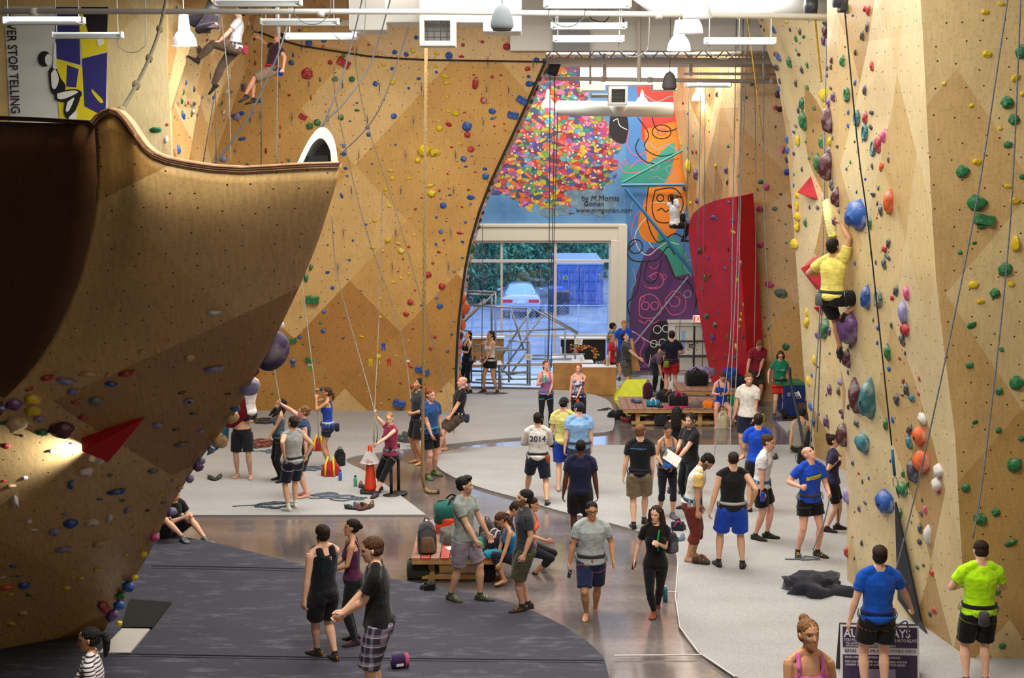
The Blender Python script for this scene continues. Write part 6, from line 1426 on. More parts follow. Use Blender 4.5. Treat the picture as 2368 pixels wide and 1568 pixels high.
A['c58'] = person('climber in a pale grey tee and brown trousers dangling on a rope at upper left', at_pelvis(543, 97, 27.8, 1.74), 1.74, -80, 'm', 'pink', ('bun', 'black'), ('tee', 'b4b0b4'), ('long', '4c3d31', .028), harness=('3a3430',), lean=(-12, 0, 0), head=(0, -8, 0), L_=(500, 102, -.2), R_=(510, 100, .1), fL=(458, 136, -.2), fR=(494, 196, .1), fp=(40, -35), poles={'kL': (0, -.3, 1), 'kR': (0, -1, .3)}, shoe=('17171a',), chalk=('8a1c34', (.1, -1)), vox=FARV)
A['c59'] = person('climber in a maroon tee and khaki shorts lowering on a rope beside the tan wall', at_pelvis(628, 160, 29.7, 1.70), 1.70, -68, 'm', 'pink', ('short', 'dark'), ('tee', '3e2430'), ('shorts', '8c7c64', .026, .9), harness=('a82028', 'c8281c'), lean=(-16, 0, 0), head=(0, -30, 0), L_=(655, 158, -.25), R_=(600, 88, .2), hp=('relax', 'grip'), fL=(567, 220, -.15), fR=(585, 228, .15), fp=(15, 25), poles={'kL': (0, -1, .6), 'kR': (0, -1, .6)}, shoe=('2e2c2e', 'c8782c'), chalk=('1c40a8', (.3, -1)), vox=FARV)
A['c60'] = person('climber in dark clothes cut off by the top edge at upper left', at_pelvis(487, 34, 27.2, 1.72), 1.72, -60, 'm', 'mid', ('short', 'dark'), ('tee', '565c64'), ('long', '2c2430', .03), lean=(-30, 0, 0), head=(0, 0, 0), fL=(500, 56, -.5), fR=(478, 66, .1), R_=(470, -10, .2), L_=(480, -20, -.1), poles={'kL': (0, -.6, -.5), 'kR': (0, -.8, -.4)}, shoe=('26262a', 'b83a2c'), vox=FARV)
finish_people()
decal_text(A['2014'], '2014', 0, 1.235, .15, '3a3c58', -1, bold=.02)
decal_poly(A['strong'], [(-.125, 1.235), (.125, 1.275), (.125, 1.335), (-.125, 1.295)], 'd8cc28', 1)
decal_text(A['strong'], 'STRONG', .03, 1.265, .055, '2c3050', 1, slope=.16, lift=.010)
decal_text(A['khaki'], 'earthtreksclimbing.com', -.03, 1.355, .034, '6f9ad2', -1, squash=.85)
decal_text(A['tank'], '1CLIMB', .04, 1.20, .085, '1f4a5c', -1); decal_text(A['tank'], 'Y', .03, 1.34, .06, 'c8ccd0', -1)
for i in range(5): decal_text(A['bald46'], ['HOUSE', 'ROUTE', 'SETTER', 'CREW', '2012'][i] if False else 'IIIIII', -.0, 1.37 - .05 * i, .045, 'c8c8c8', -1, squash=1.6)
decal_text(A['green'], 'wildlife', 0, 1.245, .06, 'b8d8cc', 1); decal_text(A['red35'], 'arlington', 0, 1.27, .05, 'c89aa0', 1)
decal_poly(A['pink'], [(-.10, 1.03), (-.02, 1.05), (.07, 1.20), (.02, 1.16)], 'b8c83a', 1, n=6, m=4); decal_poly(A['pink'], [(.0, 1.01), (.09, 1.03), (.10, 1.09), (.01, 1.06)], 'b8c83a', 1, n=6, m=4); decal_poly(A['pink'], [(-.03, 1.262), (.03, 1.262), (.03, 1.275), (-.03, 1.275)], 'd8d0d4', 1, n=4, m=1)
decal_text(A['neon'], 'U', 0, 1.40, .03, '7a9a10', -1)
# ================================================================== furniture, bags and small things
WOODM = mat('9a7448', .6, noise_s=6, noise_a=.2, name='bench_wood'); WOODL = mat('b48a52', .6, noise_s=5, noise_a=.15, name='pine_wood'); PLYB = mat('b98548', .55, noise_s=3, noise_a=.18, name='plywood_box')
PL1 = mat('96705c', .55, noise_s=6, noise_a=.2, name='brown_plank'); PL2 = mat('a3483c', .5, noise_s=6, noise_a=.15, name='red_plank')
def bench(FL, w_, d, z, label, planks, legs, thick=.05):
 e = empty('platform_bench', (FL.x, FL.y, 0), 0, label, 'bench'); n = len(planks)
 for i, m in enumerate(planks):
  MB().box((w_ * (i + .5) / n, d / 2, z - .02), (w_ / n - .012, d, .04)).build('plank', m, e, bevel=.006)
 fr_ = MB(); fr_.box((w_ / 2, .03, z - .075), (w_ * .98, .05, .07)); fr_.box((w_ / 2, d - .03, z - .075), (w_ * .98, .05, .07)); fr_.box((.05, d / 2, z - .076), (.05, d * .94, .066)); fr_.box((w_ - .05, d / 2, z - .076), (.05, d * .94, .066))
 fr_.build('frame', WOODL, e, bevel=.005)
 for (lx, ly) in legs:
  MB().box((lx, ly, (z - .11) / 2), (.10, .10, z - .11)).build('leg', WOODL, e, bevel=.005)
 for ly in sorted({l[1] for l in legs}):
  xs = [l[0] for l in legs if l[1] == ly]; MB().box(((min(xs) + max(xs)) / 2, ly + .003, .06), (max(xs) - min(xs) + .3, .11, .07)).build('foot_rail', WOODL, e, bevel=.005)
 return e
F1 = gnd(950, 1290, .42); F1r = gnd(1152, 1291, .42)
bench(F1, F1r.x - F1.x, 1.55, .42, 'low wooden bench with red and brown planks heaped with bags', [PL1, PL2, PL1, PL2, PL1, PL1, PL1, PL2, PL1], [(.30, .22), (1.02, .22), (.30, 1.3), (1.02, 1.3)])
F2 = gnd(1439, 945, .43); F2r = gnd(1718, 945, .43); w2 = F2r.x - F2.x
bench(F2, w2, 1.55, .43, 'long low wooden platform bench before the red wall', [PL1] * 16, [(.38, .15), (1.25, .15), (1.85, .15), (2.5, .15), (.38, 1.35), (2.5, 1.35)])
F3 = gnd(1568, 903, .55); F3r = gnd(1712, 903, .55)
bench(F3, F3r.x - F3.x, 1.2, .55, 'higher wooden table behind the platform bench, holding duffel bags', [PL1] * 8, [(.15, .12), (.75, .12), (F3r.x - F3.x - .15, .12), (.15, 1.1), (F3r.x - F3.x - .15, 1.1)])
def rounded(name, c, d, m, parent=None, top=.75, bulge=1.0, n=16, rz=0, ex=3.2, lean=0.0):
 M = Matrix.Rotation(rz, 3, 'Z'); X, Y_ = M @ V((1, 0, 0)), M @ V((0, 1, 0)); c = V(c)
 prof = [(0, .80), (.04, .95), (.15, 1.0), (.45, 1.0 * bulge), (.7, .93), (.88, top), (.97, top * .75), (1.0, top * .4)]
 return MB().loft([(c + V((0, 0, t * d[2])) + Y_ * lean * t, X, Y_, d[0] / 2 * r, d[1] / 2 * r) for t, r in prof], n, ex=ex).build(name, m, parent, smooth=True)
def backpack(p, s, col, label, rz=0, acc=None, lean=0.0, cat='bag', group=None):
 e = empty('backpack', p, rz, label, cat, group); m = cloth(col, 16, .5)
 rounded('body', (0, 0, 0), (.30 * s, .20 * s, .48 * s), m, e, top=.7, lean=lean)
 rounded('front_pocket', (0, -.095 * s, .03 * s), (.22 * s, .09 * s, .24 * s), cloth(acc or col, 20, .5), e, top=.8, lean=lean * .4)
 MB().tube([(-.04 * s, .02 + lean, .47 * s), (-.03 * s, .02 + lean, .53 * s), (.03 * s, .02 + lean, .53 * s), (.04 * s, .02 + lean, .47 * s)], .012 * s, 6).build('handle', cloth(acc or col), e, smooth=True)
 for sx in (-1, 1): MB().tube([(sx * .09 * s, .09 * s + lean, .42 * s), (sx * .12 * s, .15 * s + lean * .7, .28 * s), (sx * .12 * s, .13 * s + lean * .3, .08 * s), (sx * .10 * s, .09 * s, .04 * s)], .018 * s, 6, flat=.4).build('shoulder_strap', cloth(acc or col), e, smooth=True)
 z_ = MB(); z_.tube([(-.11 * s, -.085 * s + lean * .2, .12 * s), (-.13 * s, -.08 * s + lean * .6, .34 * s), (0, -.09 * s + lean * .9, .43 * s), (.13 * s, -.08 * s + lean * .6, .34 * s), (.11 * s, -.085 * s + lean * .2, .12 * s)], .006 * s, 5); z_.build('zip', mat('1b1b1e', .5), e)
 return e
def duffel(p, L_, r, col, label, rz=0, acc='1c1c20', cat='bag', hang=True):
 e = empty('duffel_bag', p, rz, label, cat); m = cloth(col, 16, .5)
 secs = [(V((x, 0, r * (.92 if abs(x) < L_ * .4 else .85))), V((0, 1, 0)), V((0, 0, 1)), r * k * 1.05, r * k * .92) for x, k in ((-L_ / 2, .3), (-L_ * .49, .75), (-L_ * .42, .95), (-L_ * .15, 1.02), (L_ * .15, .98), (L_ * .42, .95), (L_ * .49, .75), (L_ / 2, .3))]
 MB().loft(secs, 16, ex=2.6).build('body', m, e, smooth=True)
 for sy in (-1, 1):
  MB().tube(smooth_line([(-L_ * .18, sy * r * .95, r * .6), (-L_ * .17, sy * r * .75, r * 1.6), (0, sy * r * .45, r * 2.15), (L_ * .17, sy * r * .75, r * 1.6), (L_ * .18, sy * r * .95, r * .6)], 4), .016, 6).build('handle', cloth(acc), e, smooth=True)
 z_ = MB().tube([(-L_ * .42, 0, r * 1.80), (0, 0, r * 1.88), (L_ * .42, 0, r * 1.80)], .01, 5); z_.build('zip', mat('2b2b2f', .5), e)
 return e
def heap(name, p, d, col, label, seed=0, cat='clothing', acc=None, fold=.45):
 "crumpled cloth: displaced dome with folds"
 b_ = MB(); n, m = 26, 12; rr = random.Random(seed); o_ = V((rr.uniform(-9, 9),) * 3)
 for i in range(m + 1):
  t = i / m
  for k in range(n):
   a = 2 * math.pi * k / n; q = V((math.cos(a) * (1 - t ** 1.5), math.sin(a) * (1 - t ** 1.5), t))
   nz = noise.noise(q * 1.7 + o_) * fold + noise.noise(q * 4.5 + o_) * fold * .45
   r_ = 1 + nz; b_.v.append(V((d[0] / 2 * q.x * r_, d[1] / 2 * q.y * r_, max(.002, d[2] * (math.sqrt(max(0, 1 - (1 - t) ** 2)) * (.82 + nz * .8) if i else 0)))))
 for i in range(m):
  for k in range(n):
   k2 = (k + 1) % n; b_.f.append((i * n + k, i * n + k2, (i + 1) * n + k2, (i + 1) * n + k)); b_.m.append(0)
 o = b_.build(name, cloth(col, 9, .6), None, smooth=True, loc=p); tag(o, label, cat)
 if acc:
  q = MB(); q.tube([(-d[0] * .3, -d[1] * .38, d[2] * .35), (0, -d[1] * .25, d[2] * .85), (d[0] * .28, -d[1] * .35, d[2] * .5)], .02, 6, flat=.5); q.build('trim_strap', cloth(acc), o, smooth=True)
 return o
Z1 = .42
backpack(gnd(988, 1278, Z1), 1.0, '4c4b4d', 'large grey backpack standing at the left end of the bag bench', .15, '6a5138', .05)
duffel(gnd(1046, 1240, Z1) + V((0, .35, .12)), .62, .21, '1d5a50', 'dark green duffel at the back of the bag heap', .2)
heap('jacket', gnd(1045, 1232, Z1), (.5, .4, .30), 'c8401e', 'bright orange red jacket in the bag heap', 3)
heap('cap', gnd(1022, 1226, Z1) + V((0, .2, .14)), (.26, .26, .22), '16161a', 'black cap on the bag heap beside the green duffel', 5)
heap('pack_cover', gnd(1062, 1252, Z1), (.62, .42, .26), '5d5b54', 'grey rucksack with yellow trim lying in the bag heap', 7, 'bag', 'c8b430')
heap('stuff_sack', gnd(1087, 1275, Z1), (.46, .4, .25), '156a4c', 'small bright green sack at the front of the bag bench', 9, 'bag')
heap('shirt_pile', gnd(1000, 1230, Z1) + V((0, .15, 0)), (.36, .3, .16), 'd2cfca', 'white cloth tucked between the green duffel and the jacket', 13)
backpack(gnd(1126, 1258, Z1), .82, '4a4246', 'taupe backpack at the right end of the bag bench', -.3, '6a6266')
duffel(gnd(1148, 1272, Z1), .40, .15, '2a2034', 'small black and purple bag at the right bench end with a metal handle', .4, 'c8c4c8')
heap('towel', gnd(1140, 1288, Z1) + V((0, .05, 0)), (.3, .22, .12), '1b7a94', 'teal striped towel on the right end of the bag bench', 15)
pp = MB().box((0, 0, .004), (.13, .17, .004), rot=.4).build('paper', mat('e8e6e2', .8), loc=gnd(1042, 1268, Z1)); tag(pp, 'white sheet of paper on the bench planks', 'paper')
duffel(gnd(978, 1336, 0), .5, .17, '34332c', 'camouflage patterned bag lying under the left end of the bag bench', .1)
backpack(gnd(1128, 1342, 0), .8, '131316', 'black backpack under the right end of the bag bench', .2)
heap('litter', gnd(967, 1357, .0), (.26, .14, .04), 'c4ccc0', 'crumpled white and green wrapper on the padding edge', 17, 'wrapper')
heap('helmet_bag', gnd(993, 1362, .10), (.24, .2, .13), '121214', 'small black bag on the edge of the dark padding', 19, 'bag')
# purple chalk bucket
e = empty('chalk_bucket', gnd(924, 1543, .1), .3, 'purple chalk bucket lying by the plaid shorts', 'chalk bucket')
MB().loft([(V((x, 0, .085)), V((0, 1, 0)), V((0, 0, 1)), .085, .085) for x in (-.1, -.09, .08, .1)], 18).build('body', cloth('2c1a44', 20, .4), e, smooth=True)
MB().loft([(V((x, 0, .087)), V((0, 1, 0)), V((0, 0, 1)), .09, .09) for x in (.06, .11)], 18).build('rim', cloth('b0486a', 20, .4), e, smooth=True)
MB().box((-.01, -.075, .06), (.10, .02, .05)).build('brush_pocket', cloth('d2ccd6'), e, bevel=.01)
# --- platform bench things
Z2 = .43; Z3 = .55
duffel(gnd(1612, 893, Z3) + V((0, .15, 0)), .56, .20, '17171b', 'black duffel with a lavender lining open on the higher table', .1, '101014')
heap('hoodie', gnd(1628, 888, Z3) + V((0, .3, .18)), (.6, .34, .26), '8a7ba0', 'lavender hoodie spilling over the black duffel', 21)
duffel(gnd(1702, 897, Z3) + V((.1, .1, 0)), .52, .15, '1a2230', 'navy duffel at the right end of the higher table', 0, '121820')
heap('jacket', gnd(1690, 885, Z3) + V((0, .35, .0)), (.44, .3, .36), '20459c', 'blue jacket behind the navy duffel', 23)
backpack(gnd(1498, 921, Z2), .82, '4c1a34', 'maroon backpack on the left part of the platform bench', .1, '3c1428')
heap('gear_pile', gnd(1546, 928, Z2), (.5, .4, .34), '17171b', 'black gear bag with orange webbing on the platform bench', 25, 'bag', 'c8581e')
duffel(gnd(1568, 940, Z2), .46, .17, '1c1418', 'black handbag with pink handles on the platform bench', 0, 'c22a64')
heap('cloth', gnd(1566, 943, Z2), (.62, .22, .05), 'c02a62', 'pink cloth under the black handbag', 27)
duffel(gnd(1510, 940, Z2), .32, .09, '1f7896', 'small teal pouch on the front of the platform bench', 0, 'c8ccd0')
heap('sweater', gnd(1611, 942, Z2), (.42, .26, .18), '6e6258', 'brown grey sweater between the handbag and the orange sack', 29)
heap('stuff_sack', gnd(1637, 942, Z2), (.30, .24, .20), 'e07818', 'orange sack beside the seated woman in blue', 31, 'bag')
heap('rope_pile', gnd(1700, 936, Z2), (.36, .3, .26), '1e7a3c', 'green rope coil on the right end of the platform bench', 33, 'rope')
def shoes(p, col, label, rz=0, strap=None, s=1.0, n=2, cat='shoes', name='climbing_shoes'):
 e = empty(name, p, rz, label, cat)
 for k in range(n):
  b_ = MB(); x = -.07 + .14 * k; a = .5 * (-1) ** k; M = Matrix.Rotation(a, 3, 'Z'); f, xx, u = M @ V((0, -1, 0)), M @ V((1, 0, 0)), V((0, 0, 1)); c = V((x, .02 * k, .045 * s))
  b_.loft([(c - f * .12 * s, xx, u, .015 * s, .025 * s), (c - f * .10 * s, xx, u, .035 * s, .040 * s), (c - f * .04 * s, xx, u, .038 * s, .046 * s), (c + f * .04 * s - u * .008, xx, u, .044 * s, .034 * s), (c + f * .10 * s - u * .018, xx, u, .046 * s, .024 * s), (c + f * .14 * s - u * .024, xx, u, .02 * s, .012 * s)], 12)
  so = b_.build('shoe', cloth(col, 30, .3, .6), e, smooth=True)
  if strap:
   for P_, nm_ in ([([c + f * .05 * j + xx * .045 - u * .01, c + f * .05 * j + u * (.045 - .014 * j), c + f * .05 * j - xx * .045 - u * .01], 'strap') for j in (0, 1)] + [([c - f * .11, c - f * .13 + u * .05], 'pull_tab')]): MB().tube(P_, .010, 6).build(nm_, cloth(strap, 30, .3, .6), so, smooth=True)
 return e
shoes(gnd(1475, 931, Z2), '3c4550', 'grey trainers on the left end of the platform bench', .4, '6a8aa8')
shoes(gnd(1452, 974, 0), '9a1a24', 'red shoes on the floor under the platform bench corner', .3, 'c8c4c0', 1.1)
heap('bag', gnd(1427, 968, .0), (.50, .3, .24), '1a1a1c', 'black bag on the floor left of the platform bench', 35, 'bag')
backpack(gnd(1527, 984, 0), 1.0, '23242c', 'dark backpack leaning under the front of the platform bench', .2)
shoes(gnd(1503, 980, 0), '7a7468', 'pale trainers on the floor under the platform bench', .1)
heap('bag', gnd(1484, 978, 0), (.22, .2, .16), '141416', 'small black pouch beside the pale trainers under the bench', 37, 'bag')
heap('tote_bag', gnd(1670, 989, 0), (.34, .26, .46), 'c2b798', 'cream cotton tote bag between the seated woman\'s feet', 39, 'bag', 'b0a484', fold=.2)
heap('bag', gnd(1752, 972, 0), (.34, .3, .22), 'a8b428', 'lime green bag behind the bearded man in white', 41, 'bag')
# flip flops
e = empty('flip_flops', gnd(1392, 949, .045), .2, 'pair of brown flip flops on the middle padding', 'sandals')
for k in range(2):
 so = MB().loft([(V((.12 * k + x, y, .012)), V((0, 1, 0)), V((0, 0, 1)), w_, .012) for x, y, w_ in ((-.13, 0, .02), (-.1, 0, .042), (0, 0, .038), (.1, 0, .05), (.13, 0, .02))], 10).build('sole', mat('3a2c24', .8), e, smooth=True); so.location = (.02, .1 * k, 0)
 MB().tube([(.12 * k + .0, -.04, .02), (.12 * k + .07, 0, .05), (.12 * k + .0, .04, .02)], .008, 5).build('strap', mat('2a201c', .7), so)
# --- yellow wedge and plywood boxes
a_, b2, c2, d2 = gnd(1420, 926, 0), gnd(1500, 926, 0), gnd(1498, 905, 0), gnd(1428, 905, 0)
zt = at(1460, 879, a_.y + .55).z; P = [at(1447, 879, a_.y + .35), at(1497, 879, a_.y + .35), at(1497, 876, a_.y + .8), at(1449, 876, a_.y + .8)]
yv = MB().add([a_, b2, V((b2.x, a_.y + .9, 0)), V((a_.x + .05, a_.y + .9, 0))] + P, [(0, 1, 5, 4), (1, 2, 6, 5), (2, 3, 7, 6), (3, 0, 4, 7), (4, 5, 6, 7), (3, 2, 1, 0)]).build('climbing_volume', mat('cfd420', .6, noise_s=8, noise_a=.08, name='yellow_paint'), bevel=.01)
tag(yv, 'yellow painted plywood wedge standing left of the platform bench', 'climbing volume')
MB().lathe(at(1434, 895, a_.y + .1), [(.001, 0), (.03, .0), (.03, .01)], 12).build('bolt_hole', mat('2a2a10', .8), yv)
def crate(x0, x1, yt, yb, d, label):
 p, q = gnd(x0, yb, 0), gnd(x1, yb, 0); h = at(x0, yt, p.y).z
 o = MB().box(((p.x + q.x) / 2, p.y + d / 2, h / 2), (q.x - p.x, d, h)).build('plywood_box', PLYB, bevel=.008); tag(o, label, 'box')
 MB().box(((p.x + q.x) / 2, p.y + d / 2, h + .008), (q.x - p.x + .02, d + .02, .014)).build('white_top', mat('dfdedb', .4), o); return o, h, p
B1, h1, p1 = crate(1280, 1371, 840, 904, .5, 'taller plywood counter box behind the red haired woman'); B2, h2, p2 = crate(1346, 1424, 850, 914, .5, 'lower plywood counter box in front of the taller one')
def bottle(p, h, col, lid, label, r=.037, trans=0, name='water_bottle'):
 e = empty(name, p, 0, label, 'bottle')
 MB().lathe((0, 0, 0), [(r * .8, 0), (r, .008), (r, h * .70), (r * .85, h * .80), (r * .55, h * .86)], 16).build('body', mat(col, .25, name='bottle_plastic', coat=.3), e, smooth=True)
 MB().lathe((0, 0, h * .86), [(r * .62, 0), (r * .62, h * .12), (r * .5, h * .14)], 14).build('cap', mat(lid, .5), e, smooth=True); return e
bottle(at(1344, 838, p1.y + .25) * 1 + V((0, 0, 0)), .22, 'cfd6da', 'f0f0f0', 'clear plastic bottle on the taller plywood box')
bottle(V((at(1404, 850, p2.y + .2).x, p2.y + .2, h2 + .016)), .27, 'a9b48c', 'e0e0da', 'glass bottle on the lower plywood box', .035)
bottle(gnd(787, 1111, .045), .21, '1f6cae', '1c2c44', 'blue water bottle on the floor beside the red and yellow rope bag')
bottle(gnd(822, 1125, .045), .22, '46b88c', '16201c', 'mint green water bottle on the floor left of the traffic cone')
bottle(gnd(1538, 1391, 0), .24, '1a7896', 'b8c4c0', 'tall teal bottle on the concrete behind the woman in black')
bottle(at(1259, 886, A['purple'].location.y - .24), .2, '4cb48a', 'd8e4e0', 'green bottle held up by the woman in purple', .042)
bottle(at(1336, 944, A['redhair'].location.y - .22), .25, 'c8461c', '2a1a16', 'orange bottle hanging in the red haired woman\'s hand', .038)
# bottle in the striding man's hand, phones, clipboard
for nm, q, lb in (('phone', (1317, 1327, A['glasses'].location.y - .06), 'dark phone in the right hand of the man with glasses'), ('phone', (1466, 1308, A['black'].location.y), 'dark phone in the hand of the long haired woman in black'), ('phone', (1667, 908, A['swim'].location.y - .75), 'phone held by the seated woman in blue')):
 o = MB().box((0, 0, 0), (.05, .012, .12), rot=Matrix.Rotation(R(12), 3, 'Y')).build(nm, mat('1b1b1f', .3), loc=at(*q), bevel=.004); tag(o, lb, 'phone'); MB().box((0, -.0065, 0), (.044, .002, .10), rot=Matrix.Rotation(R(12), 3, 'Y')).build('screen', mat('33363c', .15), o)
e = empty('clipboard', at(1554, 1060, A['clip'].location.y - .30), 0, 'clipboard with white sheets held between the curly haired man and the woman in grey', 'clipboard'); M = Matrix.Rotation(R(35), 3, 'Y') @ Matrix.Rotation(R(-40), 3, 'X')
MB().box((0, 0, 0), (.34, .012, .24), rot=M).build('board', mat('6a5038', .6), e); MB().box(tuple(M @ V((0, -.009, .0))), (.31, .005, .22), rot=M).build('paper', mat('e6e4e0', .8), e); MB().box(tuple(M @ V((-.14, -.014, 0))), (.03, .01, .1), rot=M).build('clip', mat('b0b4b8', .3, .8), e)
heap('chalk_pouch', at(1545, 1080, A['clip'].location.y - .32), (.2, .14, .14), '1f5ca8', 'blue pouch in the hands of the woman in grey', 43, 'bag')
bottle(at(1763, 1160, A['walk'].location.y - .24), .2, '2436a8', '1c1c30', 'blue bottle in the hand of the striding man', .036)
backpack(at(1553, 1278, A['black'].location.y + .12), .62, '3c3a40', 'grey backpack hanging off the shoulder of the long haired woman in black', .6, '56545a')
lan = MB().tube([at(1525, 1225, A['black'].location.y - .16), at(1521, 1250, A['black'].location.y - .19), at(1522, 1275, A['black'].location.y - .17)], .012, 5, flat=.3).build('lanyard', cloth('2f9a48')); tag(lan, 'bright green lanyard on the woman in black', 'lanyard')
# --- black banner board, tables, panels
pb_ = MB(); pxbox(pb_, 1297, 785, 1400, 850, 38.3, .05); bo_ = pb_.build('banner_board', mat('131315', .7)); tag(bo_, 'black board with a colourful swirl and white lettering', 'banner')
sw_ = MB(); rr = random.Random(5)
cols = ['d9b826', 'd0342a', 'e07a24', '6a3a8a', 'e6d23c', 'a82838']
swm = [mat(c, .6, name='swirl_paint') for c in cols]
for i in range(170):
 a = rr.uniform(-.6, 4.6); r_ = 21 + rr.gauss(0, 2.4) - a * 1.5; x, y = 1352 + r_ * 1.25 * math.cos(a), 816 - r_ * .85 * math.sin(a) + 2
 if rr.random() < .18: x, y = 1318 + rr.uniform(0, 34), 804 - rr.uniform(0, 10) + abs(rr.gauss(0, 5))
 q = at(x, y, 38.28); s_ = rr.uniform(.018, .034)
 sw_.add([q + V((s_ * math.cos(t + a), -.001 * (i % 5), s_ * .8 * math.sin(t + a))) for t in (0, 1.3, 2.6, 4.1, 5.2)], [(0, 1, 2, 3, 4)], i % 6)
sw_.build('swirl_print', swm, bo_)
text('NS AMERICAS', at(1362, 843, 38.26), .15, mat('dcdcdc', .6), 'lettering', parent=bo_, squash=.72)
tw = MB(); pxbox(tw, 1294, 781, 1402, 785, 38.2, .2); tw.build('white_top', mat('e2e2e0', .5), bo_)
pb_ = MB(); pxbox(pb_, 1092, 784, 1165, 850, 38.5, .05); bo_ = pb_.build('plywood_counter', PLYB); tag(bo_, 'plywood counter panel behind the woman in the white tank', 'panel'); tw = MB(); pxbox(tw, 1090, 780, 1167, 784, 38.4, .3); tw.build('white_top', mat('dfe3ea', .5), bo_)
def table(x0, x1, yf, yb, z, label):
 p, q, r_, s_ = gnd(x0, yf, z), gnd(x1, yf, z), gnd(x1 - 4, yb, z), gnd(x0 + 14, yb, z)
 e = empty('table', ((p.x + q.x) / 2, (p.y + r_.y) / 2, 0), 0, label, 'table'); o_ = e.location
 MB().slab([v - o_ for v in (p, q, r_, s_)], (0, 0, 1), .03).build('table_top', mat('e4e6ea', .4), e)
 for v in (p, q, r_, s_): c = (v - o_) * .9; MB().tube([(c.x, c.y, 0), (c.x, c.y, z - .03)], .02, 8).build('leg', mat('8a8f98', .4, .6), e, smooth=True)
 return e
table(1268, 1352, 832, 818, .78, 'white table top beside the pipe frame, with bottles on it')
table(1068, 1162, 842, 834, .74, 'white table with cups behind the two women at the tan wall edge')
tv = gnd(1300, 824, .78); bottle(gnd(1297, 822, .78), .24, 'c2cede', 'f0f2f4', 'clear bottle on the white table'); bottle(gnd(1307, 824, .78), .22, '4a2c2c', '2a2a2e', 'dark bottle next to the clear one on the white table', .03)
for x, c, l_ in ((1098, '6a3436', 'dark red steel cup on the left white table'), (1112, 'b8846c', 'paper coffee cup on the left white table'), (1117, '8a2c2c', 'red coffee cup next to the paper cup')): bottle(gnd(x, 838, .74), .19 if x == 1098 else .13, c, 'e8e4e0' if x > 1100 else '3a2a2a', l_, .032, name='cup')
# --- pipe frame
PIPE = mat('98a1ad', .35, .35, name='steel_pipe')
fe2 = empty('scaffold', (at(1200, 760, 37.6).x, 37.6, 0), 0, 'grey steel pipe frame standing in front of the window', 'pipe frame')
def fp_(pts, r=.026):
 MB().tube([at(x, y, Y) - fe2.location for x, y, Y in pts], r, 8).build('pipe', PIPE, fe2, smooth=True)
for pts in ([(1072, 673, 37), (1147, 675, 37)], [(1147, 675, 37), (1068, 750, 37)], [(1072, 680, 37), (1140, 682, 37.3)], [(1146, 675, 37), (1146, 900, 37)], [(1137, 682, 37.6), (1137, 765, 37.6)], [(1085, 705, 37), (1220, 714, 37)], [(1220, 714, 37), (1220, 890, 37)],
   [(1228, 712, 37.2), (1336, 772, 37.2)], [(1258, 722, 37.2), (1335, 768, 37.4)], [(1136, 767, 37), (1310, 761, 37.3)], [(1181, 710, 37), (1210, 806, 37)], [(1258, 724, 37.2), (1160, 860, 37.2)], [(1230, 714, 37.4), (1160, 824, 37.4)], [(1307, 762, 37.2), (1307, 832, 37.2)], [(1330, 770, 37.2), (1330, 830, 37.2)], [(1177, 787, 36.8), (1225, 792, 36.8)],
   [(1177, 787, 36.8), (1177, 884, 36.8)], [(1225, 792, 36.8), (1225, 892, 36.8)], [(1095, 797, 37), (1178, 806, 36.8)], [(1095, 812, 37), (1220, 808, 37)], [(1072, 764, 37.2), (1090, 766, 37.2)], [(1090, 766, 37.2), (1090, 885, 37.2)], [(1225, 822, 37), (1352, 819, 37.2)], [(1225, 830, 37), (1322, 830, 37)], [(1085, 842, 37.2), (1225, 845, 36.9)], [(1090, 858, 37.2), (1225, 862, 36.9)],
   [(1090, 884, 37), (1225, 890, 36.6)], [(1100, 878, 37.4), (1260, 876, 37.4)], [(1148, 840, 37), (1185, 878, 37)], [(1220, 858, 37), (1180, 866, 37.4)], [(1225, 878, 36.8), (1285, 872, 37.6)], [(1262, 830, 37.2), (1262, 874, 37.2)], [(1180, 866, 37.3), (1224, 806, 37.3)]): fp_(pts)
sl = MB().slab([at(x, y, Y) - fe2.location for x, y, Y in ((1120, 690, 37.05), (1126, 695, 37.05), (1075, 744, 37.05), (1069, 740, 37.05))], (0, -1, .3), .02).build('white_panel', mat('dfe4ec', .5), fe2)
for q, lb in (((1338, 790, 36.9), 'white notice taped to the right end of the pipe frame'), ((1222, 826, 36.7), 'white notice taped to the low pipe rail')):
 o = MB().box((0, 0, 0), (.21, .004, .16), rot=Matrix.Rotation(R(10), 3, 'Y')).build('paper', mat('e6e6e6', .8), loc=at(*q)); tag(o, lb, 'paper')
 t_ = MB()
 for i in range(4): t_.box((0, -.004, .045 - .03 * i), (.14 - .03 * (i % 2), .002, .008), rot=Matrix.Rotation(R(10), 3, 'Y'))
 t_.build('print', mat('707070', .8), o)
# leaning plywood triangle
o = MB().slab([at(x, y, 38.6) for x, y in ((1462, 772), (1440, 858), (1481, 858))], (0, -1, .1), .25).build('plywood_wedge', PLYB, bevel=.01); tag(o, 'plywood wedge standing against the mural by the blond man', 'panel')
